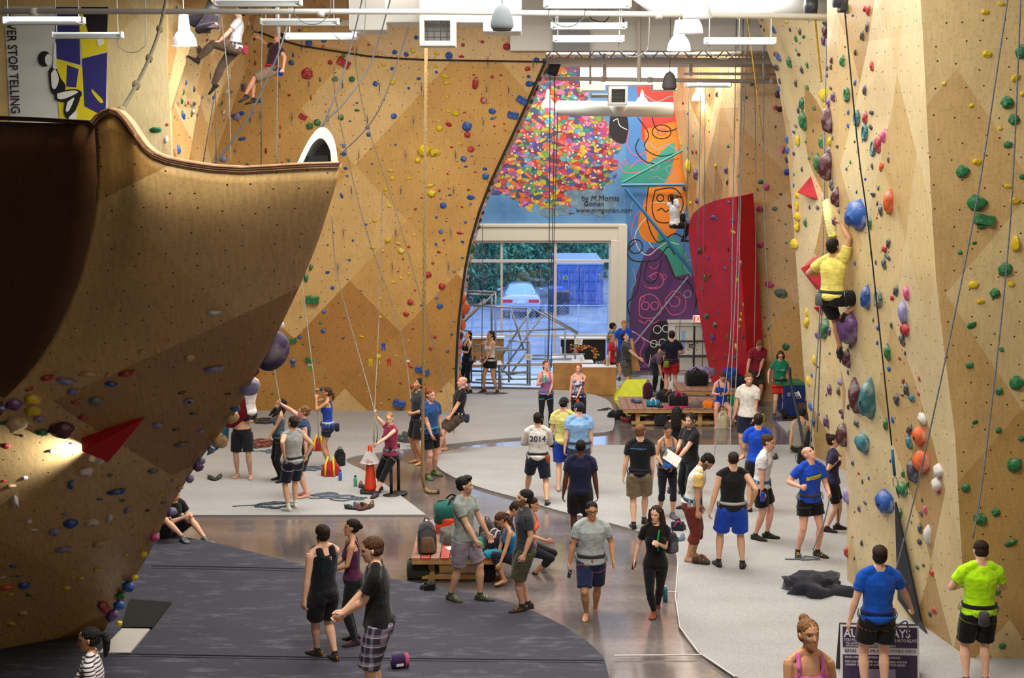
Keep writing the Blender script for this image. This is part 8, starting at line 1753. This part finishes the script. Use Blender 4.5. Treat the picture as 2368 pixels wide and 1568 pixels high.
WN = {'main': 'tall tan wall', 'upper': 'band above the tan wall', 'flank': 'tan wall flank', 'leftside': 'upper left faceted wall', 'banner': 'cream banner wall', 'prow': 'pale right prow', 'front': 'right edge wall', 'second': 'second right prow', 'rback': 'amber back wall', 'recess': 'wall beside the mural', 'red': 'red wall', 'boulder': 'brown boulder', 'bside': 'boulder side'}
rr = random.Random(3); HOLDS = []
import re
for keys, ox, oy, sc, txt in DATA:
 for t in txt.split():
  mt = re.match(r'([a-z])(-?\d+),(-?\d+),(\d+)([A-Z]?)$', t); c, x, y, s, k = mt.group(1), int(mt.group(2)), int(mt.group(3)), int(mt.group(4)), mt.group(5)
  px, py = ox + x / sc, oy + y / sc; h = hit(px, py, keys)
  if h is None: continue
  HOLDS.append([px, py, s / sc, c, LET_.get(k) or rr.choice(['blob', 'blob', 'jug', 'edge', 'dome', 'jug'] if keys[0] in ('main', 'boulder', 'front') else ['blob', 'long', 'jug', 'long', 'fin', 'dome']), h])
# knobs crowding the narrow flank of the tan wall
for i in range(46):
 y = 165 + 17.2 * i; x = yx(REDGE, y) + rr.uniform(3, 9); h = hit(x, y, ['flank'])
 if h: HOLDS.append([x, y, rr.uniform(7, 15), rr.choice('ccorewoeg'), rr.choice(['blob', 'dome', 'jug']), h])
for x, y, s, c in ((1071, 712, 34, 'o'), (1067, 752, 24, 'o'), (1070, 690, 20, 'o'), (1066, 880, 18, 'o'), (1090, 575, 22, 'g'), (1084, 612, 14, 'g'), (1064, 775, 18, 'e'), (1063, 800, 14, 'm'), (1067, 665, 16, 'm'), (1240, 205, 12, 'e'), (1063, 848, 12, 'g')):
 h = hit(min(x, yx(REDGE, y) + 8), y, ['flank'])
 if h: HOLDS.append([x, y, s, c, 'dome', h])
HOLDS.sort(key=lambda q: -q[2])
SHP = {(k, i): hold_shape(k, i * 7 + 1) for k in KINDS_ for i in range(3)}
SHM = {}
for (k, i), b_ in SHP.items():
 o = b_.build('climbing_hold', HM['b'], smooth=k != 'box'); SHM[(k, i)] = o.data; bpy.data.objects.remove(o)
# part of the wall each hold sits on, for its label
for key in set(q[5][3] for q in HOLDS):
 S_ = [q for q in HOLDS if q[5][3] == key]; xs = sorted(q[0] for q in S_); ys = sorted(q[1] for q in S_)
 for q in S_:
  fx = (q[0] - xs[0]) / max(1, xs[-1] - xs[0]); fy = (q[1] - ys[0]) / max(1, ys[-1] - ys[0])
  row = 'top' if fy < .22 else 'upper' if fy < .45 else 'middle' if fy < .62 else 'lower' if fy < .82 else 'bottom'; colm = 'left' if fx < .34 else 'centre' if fx < .67 else 'right'
  q.append((row + ' ' + colm) if len(S_) > 14 else row)
SW = {'blob': 'lumpy', 'jug': 'jug', 'edge': 'edge', 'long': 'slim', 'fin': 'fin', 'dome': 'domed', 'dimple': 'dimpled', 'sausage': 'ribbed', 'ring': 'ring', 'box': 'block'}
ORD = ['', 'second ', 'third ', 'fourth ', 'fifth ', 'sixth ', 'seventh ', 'eighth ', 'ninth ', 'tenth ']
FEAT = {}
for q in HOLDS[:300]:
 px, py, s, c, k, h, cell = q; sz = 'small' if s < 11 else 'large' if s > 24 else 'medium'
 q.append((sz, c, k, h[3], cell)); FEAT.setdefault(q[-1], []).append(q)
for S_ in FEAT.values(): S_.sort(key=lambda q: q[1])
def seat(q):
 px, py, s, c, k, h = q[:6]; n = h[1].normalized(); up = V((0, 0, 1)) - n * n.z; up = up.normalized() if up.length > .1 else V((0, 1, 0)); rt = up.cross(n).normalized()
 a = rr.uniform(-.45, .45) if k not in ('fin', 'dimple', 'sausage', 'ring') else rr.uniform(-.12, .12)
 if k == 'box': a = rr.uniform(-.7, .4)
 if k == 'fin': pass
 r2, u2 = rt * math.cos(a) + up * math.sin(a), up * math.cos(a) - rt * math.sin(a)
 sz = s / pxm(h[0]); sz *= 1.12
 if h[3] in ('prow', 'second', 'recess', 'leftside') and k in ('dome', 'blob', 'jug'): r2 = r2 * 1.0
 M = Matrix((r2, u2, n)).transposed().to_4x4(); M.translation = h[0]; return M @ Matrix.Scale(sz, 4)
for q in HOLDS[:300]:
 px, py, s, c, k, h, cell, ft = q; o = bpy.data.objects.new('climbing_hold', SHM[(k, rr.randrange(3))]); COL.objects.link(o); o.matrix_world = seat(q)
 o.material_slots[0].link = 'OBJECT'; o.material_slots[0].material = HM[c]
 S_ = FEAT[ft]; i = [id(z) for z in S_].index(id(q)); nm = SW[k]
 lb = '%s %s %s hold, %s of the %s' % (ft[0], HCOL[c][1], nm, cell, WN[h[3]])
 if len(S_) > 1: lb = ('highest ' if i == 0 else ORD[min(i, 9)] + 'highest ') + lb
 tag(o, lb, 'climbing hold', 'climbing holds on the ' + WN[h[3]])
 if s > 22 and k in ('dome', 'blob', 'jug', 'dimple'):
  bt = MB().lathe((0, 0, 0), [(.001, .0), (.055, 0), (.055, .03), (.001, .03)], 10).build('bolt', mat('2a2a2c', .4, .6), o); bt.location = (.0, -.05, {'dome': .37, 'blob': .31, 'jug': .27, 'dimple': .40}[k])
sb = MB(); ck = sorted(HCOL)
for q in HOLDS[300:]:
 M = seat(q); b_ = SHP[(q[4], rr.randrange(3))]; k0 = len(sb.v); sb.v.extend(M @ p for p in b_.v)
 for f in b_.f: sb.f.append(tuple(i + k0 for i in f)); sb.m.append(ck.index(q[3]))
if len(sb.v): tag(sb.build('small_climbing_holds', [HM[k] for k in ck], smooth=True), 'scattering of the smallest coloured holds over all the walls', 'climbing hold', kind='stuff')
# route tags: strips of coloured tape under the start holds
for x, y, c, lb in ((857, 838, 'd8c21c', 'yellow'), (875, 833, 'd8c21c', 'second yellow'), (900, 838, 'c02a24', 'red'), (943, 840, 'c02a24', 'second red'), (887, 802, '1f4aa8', 'blue'), (677, 842, '1f3f8c', 'dark blue'), (717, 848, '2ca84c', 'green')):
 h = hit(x, y, ['main']); q = MB(); n = h[1]; up = V((0, 0, 1)) - n * n.z; up.normalize(); rt = up.cross(n); k_ = 1 / pxm(h[0])
 for s_ in (-1, 1): q.slab([h[0] + n * .008 + rt * (s_ * a) * k_ + up * b_ * k_ for a, b_ in ((.2, 6), (3.4, 6), (4.6, -9), (1.8, -9))], n, .004)
 o = q.build('route_tag', mat(c, .6)); tag(o, lb + ' tape tag low on the tan wall', 'route tag', 'tape tags at the foot of the tan wall')
 MB().slab([h[0] + n * .012 + rt * a * k_ + up * b_ * k_ for a, b_ in ((-4.5, 9), (4.5, 9), (4.5, 3), (-4.5, 3))], n, .004).build('card', mat('e8e4dc', .7) if lb in ('second yellow', 'second red', 'green') else mat(c, .6), o)
# volumes on the right walls and the boulder's far edge
def volume(base, apex_, keys, m, lb, out):
 P = [hit(x, y, keys) for x, y in base]; n = sum((p[1] for p in P), V()).normalized(); Q = [p[0] - n * .03 for p in P]; k = len(Q)
 hx = hit(*apex_, keys); ap_ = hx[0] + n * out
 o = MB().add(Q + [ap_], [(i, (i + 1) % k, k) for i in range(k)]).build('climbing_volume', m); tag(o, lb, 'climbing volume'); return o
RV = mat('c0303c', .5, noise_s=6, noise_a=.15, name='volume_red')
volume([(1852, 438), (1875, 404), (1892, 463), (1878, 462)], (1880, 440), ['second'], RV, 'red pyramid volume high on the second right prow', .35)
volume([(1853, 622), (1880, 594), (1910, 592), (1912, 690), (1896, 684)], (1898, 615), ['second'], RV, 'large red pyramid volume behind the yellow shirted climber', .45)
volume([(1886, 702), (1908, 690), (1914, 706), (1898, 733)], (1902, 708), ['second'], RV, 'small red pyramid volume below the large one', .2)
o = MB().ball((0, 0, 0), (.18, .17, .23), 18).build('climbing_hold', hold_mat('35204f'), smooth=True, loc=at(629, 812, 14.75)); o.rotation_euler = (0, R(30), 0); tag(o, 'big purple domed hold sticking out at the right edge of the boulder', 'climbing hold')
for pts, c, Y, lb in (([(520, 988), (560, 925), (566, 918), (573, 964), (540, 990)], '8c1c36', 15.6, 'dark red flat volume at the right edge of the boulder'), ([(478, 1054), (502, 1002), (530, 983), (528, 1020), (492, 1048)], '2b7cae', 16.2, 'sky blue flat volume low on the right edge of the boulder')):
 o = MB().slab([at(x, y, Y) for x, y in pts], (.2, -1, .1), .3).build('climbing_volume', mat(c, .5)); tag(o, lb, 'climbing volume')
for x, y, s, c, lb in ((651, 754, 14, 'w', 'white'), (578, 895, 36, 'l', 'large lavender'), (539, 965, 24, 'c', 'cream'), (545, 942, 18, 'b', 'blue'), (508, 1018, 30, 'c', 'large cream'), (490, 1040, 14, 'l', 'small lavender'), (460, 1080, 18, 'p', 'purple'), (468, 1066, 14, 'l', 'second small lavender'), (442, 1108, 14, 'l', 'third small lavender'), (360, 1243, 16, 'm', 'pink'), (333, 1282, 13, 'y', 'yellow'), (312, 1336, 12, 'y', 'low yellow'), (298, 1357, 22, 'b', 'low blue'), (277, 1400, 20, 'b', 'lowest blue'), (261, 1424, 22, 'p', 'low purple'), (280, 1378, 16, 'g', 'green'), (278, 1442, 10, 'y', 'lowest yellow'), (400, 1183, 16, 'l', 'grey violet'), (286, 1386, 8, 'o', 'tiny orange')):
 Yb = 14.0 + (y - 745) / 720 * 4.0; p = at(x - 2, y, Yb + .1); o = bpy.data.objects.new('climbing_hold', SHM[('blob', rr.randrange(3))]); COL.objects.link(o)
 o.location = p; z_ = s * 1.5 / pxm(p); o.scale = (z_, z_, z_); o.rotation_euler = (R(70), rr.uniform(-.5, .5), R(40)); o.material_slots[0].link = 'OBJECT'; o.material_slots[0].material = HM[c]
 tag(o, lb + ' hold peeking past the right edge of the boulder', 'climbing hold', 'holds on the far side of the boulder')
# ================================================================== quickdraws
MET = mat('a2a6aa', .3, .8, name='carabiner_metal'); SLING = mat('4a3a36', .8, name='sling')
qd = empty('quickdraw', (0, 0, 0)); MB().box((0, -.012, -.14), (.018, .006, .13)).build('sling', SLING, qd)
for z in (-.05, -.235):
 MB().tube([(0, -.012, z + .035), (.016, -.012, z + .02), (.014, -.012, z - .03), (0, -.012, z - .04), (-.014, -.012, z - .03), (-.016, -.012, z + .02), (0, -.012, z + .035)], .0055, 5).build('carabiner', MET, qd, smooth=True)
QD = [(780 + x / 2.959, y / 2.959) for x, y in ((1030, 380), (1340, 400), (290, 560), (577, 560), (1022, 570), (1172, 575), (207, 780), (521, 788), (998, 797), (148, 1022), (470, 1020), (810, 1022), (97, 1265), (435, 1268), (797, 1265), (1330, 125), (133, 305), (36, 540))] + [(780 + x / 2.959, 520 + y / 2.959) for x, y in ((42, 15), (400, 15), (777, 15), (5, 255), (377, 250), (760, 250))] + [(380 + x / 5.382, y / 5.382) for x, y in ((1708, 500), (1800, 965), (2220, 985), (1440, 985), (1200, 1375), (1590, 1390), (2040, 1400), (895, 970), (575, 860), (458, 820))]
QD.sort(key=lambda p: p[1])
for i, (x, y) in enumerate(QD):
 h = hit(x, y, ['main', 'upper', 'leftside']); o = qd if i == 0 else copy_tree(qd); o.location = h[0] + V((0, -.02, 0))
 near = 'left' if x < 780 else 'middle' if x < 960 else 'right'
 row_ = [p for p in QD if ('left' if p[0] < 780 else 'middle' if p[0] < 960 else 'right') == near]; j = row_.index((x, y))
 tag(o, ('topmost' if j == 0 else ORD[j] + 'from top' if j < 10 else 'lowest') + ' quickdraw in the %s third of the tan wall' % near if j < 10 else 'low quickdraw %s the others in the %s third of the tan wall' % ('just below' if j == 10 else 'lowest of' if j == len(row_) - 1 else 'further below', near), 'quickdraw', 'quickdraws on the tan wall')
# ================================================================== ropes
def rope(pts, r, col, label, name='rope', k=6, twist=False, cat='rope', n=6):
 P = [at(*p) for p in pts]; P = [V(p) for p in smooth_line([tuple(p) for p in P], k)] if len(P) > 2 else P
 o = MB().tube(P, r, n).build(name, mat(col, .8, noise_s=60, noise_a=.35, bump=.4, name='rope_fibre'), smooth=True); tag(o, label, cat); return o
p0 = at(985, 108, 25.9); P = [V((p0.x, 25.9, 9.3)), p0] + [at(x, y, 25.9) for x, y in ((983, 400), (980, 800), (977, 1060), (978, 1105))] + [gnd(984, 1130, .05), gnd(996, 1138, .04), gnd(1013, 1137, .04)]
P = [V(p) for p in smooth_line([tuple(p) for p in P], 30)]
tw_ = MB()
for s_ in range(3):
 Q = []
 d_ = 0
 for i, p in enumerate(P):
  if i: d_ += (p - P[i - 1]).length
  a = d_ / .16 * 2 * math.pi / 1.0 + s_ * 2.094; t = (P[min(i + 1, len(P) - 1)] - P[max(i - 1, 0)]); u, w_ = frame(t, V((0, 1, 0))); Q.append(p + u * .018 * math.cos(a) + w_ * .018 * math.sin(a))
 tw_.tube(Q, .022, 6)
thick = tw_.build('climbing_rope', mat('8e7448', .85, noise_s=40, noise_a=.2, name='manila'), smooth=True); tag(thick, 'thick twisted manila rope hanging down to the concrete floor', 'rope'); MB().tube([gnd(1009, 1137, .04), gnd(1016, 1137, .04)], .045, 10).build('end_cap', mat('2a2622', .7), thick, smooth=True)
kn = rope([(388, -20, 19.5), (369, 67, 18.2), (345, 135, 16.5), (315, 197, 15), (278, 262, 13.4)], .022, '7a7358', 'knotted rope slanting down to the peak of the boulder rim')
for x, y, Y in ((369, 67, 18.2), (345, 135, 16.5), (315, 197, 15), (281, 257, 13.5)): MB().ball(at(x, y, Y), (.045, .045, .055), 10).build('knot', mat('8a8264', .85, noise_s=30, bump=.4), kn, smooth=True)
rope([(684, -20, 24), (678, 10, 23.8), (645, 120, 21.5), (580, 260, 17), (490, 388, 13.4)], .014, '26262a', 'dark rope slanting from the ceiling to the boulder rim')
rope([(842, -20, 22.4), (800, 150, 20), (743, 300, 15.5), (700, 378, 13.8)], .012, '3a3a3e', 'left of two dark ropes dropping into the arched shell'); rope([(908, -20, 22.4), (860, 140, 21), (800, 232, 18), (743, 292, 15), (706, 376, 13.8)], .012, '3a3a3e', 'right of two dark ropes dropping into the arched shell')
rope([(972, -20, 29), (898, 203, 29.5), (853, 290, 30), (786, 358, 30.5)], .013, '77787c', 'grey rope arcing across the upper left of the tan wall')
Yr = 31.0
for pts, c, lb in (([(800, -20, 30), (826, 170, 31), (850, 290, 31.2), (925, 520, 32), (1040, 935, 33), (1048, 1000, A['bald46'].location.y)], '8f8c86', 'pale rope running down the tan wall to the bald man'), ([(772, 150, 30.5), (780, 250, 31), (843, 520, 32), (925, 760, 32.2), (954, 958, A['dark48'].location.y - .1)], '8f8c86', 'pale rope running down the tan wall to the curly haired man'),
 ([(768, 500, 31.5), (781, 640, 31), (863, 940, A['girl49'].location.y - .05), (870, 1030, A['girl49'].location.y - .2)], '7d7c7a', 'grey rope slanting down to the girl in raspberry'), ([(884, 440, 31.5), (876, 740, 30), (866, 955, A['girl49'].location.y - .05), (865, 1035, A['girl49'].location.y - .2)], '8a8478', 'upright rope above the girl in raspberry'),
 ([(690, 560, 30), (702, 680, 29.5), (731, 920, A['blue50'].location.y), (737, 1030, A['blue50'].location.y - .1)], '8a8a88', 'rope held by the woman in royal blue'), ([(620, 700, 29), (633, 840, 28), (649, 935, A['arm52'].location.y)], '7d7d7c', 'rope held by the young man\'s raised hand'),
 ([(654, -20, 28), (642, 180, 28.5), (640, 380, 29)], '8c8c8c', 'pale rope hanging beside the climber in maroon'), ([(606, 0, 28), (604, 380, 29)], '77777a', 'pale upright rope left of the climber in maroon'), ([(508, 10, 27.5), (528, 190, 27.4), (534, 385, 27.2)], '77777a', 'grey rope in front of the dangling climber'), ([(498, 205, 27.8), (500, 385, 27.4)], '4a4a4c', 'dark rope below the dangling climber'), ([(497, 215, 28), (468, 385, 27.6)], '4a4a4c', 'slanting dark rope below the dangling climber'),
 ([(1720, -20, 27), (1765, 330, 27)], 'a8842c', 'long mustard webbing slanting before the amber wall'), ([(1703, 45, 31), (1694, 530, 30.5), (1688, 800, 30), (1650, 1060, 28)], '8a8a8c', 'leftmost of the ropes before the amber wall'), ([(1719, 45, 31), (1707, 530, 30), (1692, 860, 29), (1689, 1030, 27.5)], '8a8a8c', 'second rope from the left before the amber wall'), ([(1732, 45, 31), (1714, 420, 30), (1703, 860, 29), (1690, 990, 28)], '8a8a8c', 'third rope from the left before the amber wall'),
 ([(1768, 20, 31), (1766, 330, 31), (1770, 560, 31), (1786, 830, 31.5), (1795, 895, 32)], '8a8a8c', 'rope hanging in front of the girl in green'), ([(1745, 170, 34.2), (1748, 530, 34), (1744, 810, 34)], '94928e', 'thin rope close to the amber wall'), ([(1592, 200, 37), (1590, 420, 36), (1574, 700, 37), (1570, 860, 37)], '6c6c70', 'rope in front of the exit door, left'), ([(1620, 200, 37), (1615, 520, 35), (1606, 700, 36.5), (1602, 838, 37)], '6c6c70', 'rope in front of the exit door, middle'), ([(1631, 200, 37), (1628, 520, 35), (1624, 850, 36.5)], '6c6c70', 'rope in front of the exit door, right'),
 ([(1283, 150, 33), (1278, 520, 34), (1268, 830, 35)], '4f4f54', 'left of the thin ropes in front of the window'), ([(1272, 170, 33), (1270, 560, 34), (1266, 880, 35)], '4f4f54', 'middle of the thin ropes in front of the window'), ([(1290, 260, 34), (1281, 560, 34.5), (1275, 850, 35)], '4f4f54', 'right of the thin ropes in front of the window'), ([(1116, 520, 36), (1114, 905, 36)], '4f4f54', 'thin rope by the woman in the white tank'),
 ([(1911, 90, 23), (1907, 300, 22.8), (1904, 540, 22.5), (1888, 850, 22.5), (1866, 1110, 23)], '7f8896', 'grey rope along the near prow behind the climber in yellow'), ([(1918, 410, 21), (1912, 560, 20.6), (1900, 730, 20.4), (1890, 1000, 20.6)], '6c7076', 'rope below the climber in yellow'), ([(1951, -20, 18.6), (1955, 40, 18.6), (1985, 350, 18.5), (2010, 540, 18.4), (2062, 1030, 18.1)], '0e0e10', 'black auto belay line on the pale right prow'), ([(2332, -20, 16), (2318, 80, 16), (2247, 530, 16.2), (2139, 1047, 16.3), (2064, 1350, 16.2)], '6a6e7c', 'blue grey rope held by the man in bright blue'), ([(2361, -20, 16.2), (2335, 530, 16.4), (2281, 1040, 16.3), (2250, 1245, 16.1)], '6a6e7c', 'blue grey rope in front of the man in neon yellow'),
 ([(2062, 1350, 16.1), (2052, 1420, 16.05), (2062, 1455, 15.9), (2095, 1436, A['blue'].location.y - .3), (2100, 1470, 15.9)], '5c6070', 'loop of rope at the belay hand of the man in bright blue'), ([(1938, 1062, A['bun32'].location.y - .1), (1938, 1130, A['bun32'].location.y - .1), (1938, 1215, A['bun32'].location.y - .1)], '4a4e56', 'rope hanging from the hand of the woman with the bun'), ([(1920, 1144, A['strong'].location.y - .3), (1905, 1210, A['strong'].location.y - .2), (1880, 1272, A['strong'].location.y - .1)], '7a8490', 'rope from the brake hand of the man looking up'), ([(1766, 960, 31), (1800, 1000, 30), (1786, 1040, 29), (1760, 1062, 28.5)], '4a4e56', 'slack rope before the corner pad')):
 rope(pts, .010, c, lb)
rope([(1884, 34, 21.5), (1895, 150, 21.5), (1900, 190, 21.5)], .016, 'b8902c', 'mustard webbing hanging from the auto belay device', 'webbing'); rope([(1907, 238, 21), (1916, 330, 21), (1933, 442, 20.4)], .014, 'd0a81c', 'yellow webbing ending above the climber in yellow', 'webbing')
o = rope([(2063, 1040, 18.05), (2069, 1100, 18.0)], .02, '1e5878', 'blue webbing with a carabiner above the black cloth gate', 'webbing'); MB().tube([at(2069, 1100, 18), at(2065, 1108, 18), at(2066, 1122, 18), at(2072, 1128, 18), at(2077, 1118, 18), at(2073, 1106, 18), at(2069, 1100, 18)], .007, 6).build('carabiner', MET, o, smooth=True); MB().tube([at(2072, 1127, 18), at(2079, 1152, 18.3)], .008, 5).build('cord', BLK, o)
o = rope([(1826, 850, 29), (1830, 890, 29), (1850, 985, 28.5), (1862, 1060, 28)], .03, '2b2b30', 'black strap with a pale clip hanging by the second prow', 'strap'); MB().tube([at(1846, 905, 28.8), at(1841, 912, 28.8), at(1843, 922, 28.8), at(1853, 920, 28.8), at(1846, 905, 28.8)], .012, 6).build('clip', MET, o, smooth=True)
yh = rope([(1914, 470, 20.6), (1918, 505, 20.2), (1928, 548, 20.1)], .075, 'd9cf8a', 'ribbed pale yellow pinch hold above the climber in yellow', 'climbing_hold', cat='climbing hold', n=12)
for i in range(9): t = i / 8; MB().tube([at(1913 + 14 * t, 474 + 68 * t, 20.5 - .4 * t), at(1914 + 14 * t, 478 + 68 * t, 20.5 - .4 * t)], .085, 12).build('rib', mat('c8b830', .6), yh, smooth=True)
for x, y, Y, lb in ((1880, 12, 21.4, 'black auto belay drum at the top edge, above the mustard webbing'), (1949, -4, 18.6, 'auto belay unit cut by the top edge on the pale right prow')):
 e = empty('auto_belay', at(x, y, Y), 0, lb, 'auto belay'); MB().box((0, 0, .05), (.10, .2, .46)).build('case', BLK, e, bevel=.02); MB().tube([(-.12, 0, .0), (.05, 0, .0)], .12, 20).build('drum', mat('55585e', .4, .5), e, smooth=True); MB().tube([(0, 0, .25), (0, .3, .9)], .02, 6).build('bracket', mat('55585e', .4, .5), e)
# rope piles on the floor
def pile(x, y, z, w_, d, col, lb, seed, n=5, h=.06, r=.011):
 rq = random.Random(seed); c = gnd(x, y, z); pts = []
 for i in range(n * 9):
  a = i * .75 + rq.uniform(-.3, .3); q = rq.uniform(.35, 1); pts.append((c.x + w_ / 2 * q * math.cos(a) + rq.uniform(-.05, .05), c.y + d / 2 * q * math.sin(a), z + r + h * rq.random() * (1 - q * .6)))
 pts.append((c.x - w_ * .95, c.y - d * .1, z + r))
 o = MB().tube(smooth_line(pts, 5), r, 6).build('rope_pile', mat(col, .8, noise_s=60, noise_a=.3), smooth=True); tag(o, lb, 'rope')
pile(635, 1170, .045, .80, .55, '4c5666', 'blue grey rope pile left of the white socks', 1, 4, .05, .009); pile(752, 1146, .045, .5, .4, '5c6876', 'small loose rope behind the bare feet by the white socks', 2, 2, .02); pile(805, 1152, .045, .75, .5, '5c6876', 'loose rope loops between the socks and the cone', 3, 2, .02)
pile(603, 1030, .045, .62, .7, '8a4638', 'rust red rope heap behind the woman in the slate tank', 4, 9, .16); pile(612, 977, .045, .55, .5, '4a4440', 'dark rope heap at the foot of the tan wall', 5, 8, .12); pile(640, 1044, .045, .8, .5, '5c6876', 'loose grey loops below the rust red rope heap', 6, 2, .02); pile(722, 1085, .045, .6, .5, '5c6876', 'loose grey rope at the feet of the woman in royal blue', 7, 2, .02); pile(1140, 910, .04, .9, .4, '4a4e56', 'thin rope by the feet of the woman in the white tank', 8, 1, .01)
pile(1872, 1293, .04, .42, .3, '66707c', 'rope tail on the padding at the feet of the man looking up', 9, 1, .01)
# ================================================================== finish
def fonts_to_mesh():
 dg = bpy.context.evaluated_depsgraph_get(); dg.update()
 for o in [o for o in bpy.data.objects if o.type == 'FONT']:
  me = bpy.data.meshes.new_from_object(o.evaluated_get(dg)); n = o.name
  q = bpy.data.objects.new(n + '_m', me); COL.objects.link(q); q.parent = o.parent; q.matrix_parent_inverse = o.matrix_parent_inverse.copy()
  q.location, q.rotation_euler, q.scale = o.location, o.rotation_euler, o.scale
  for k in o.keys():
   if k in ('kind', 'label', 'category', 'group'): q[k] = o[k]
  bpy.data.objects.remove(o); q.name = n
fonts_to_mesh()
for o in bpy.data.objects:
 for k in [k for k in o.keys() if k.startswith('_')]: del o[k]
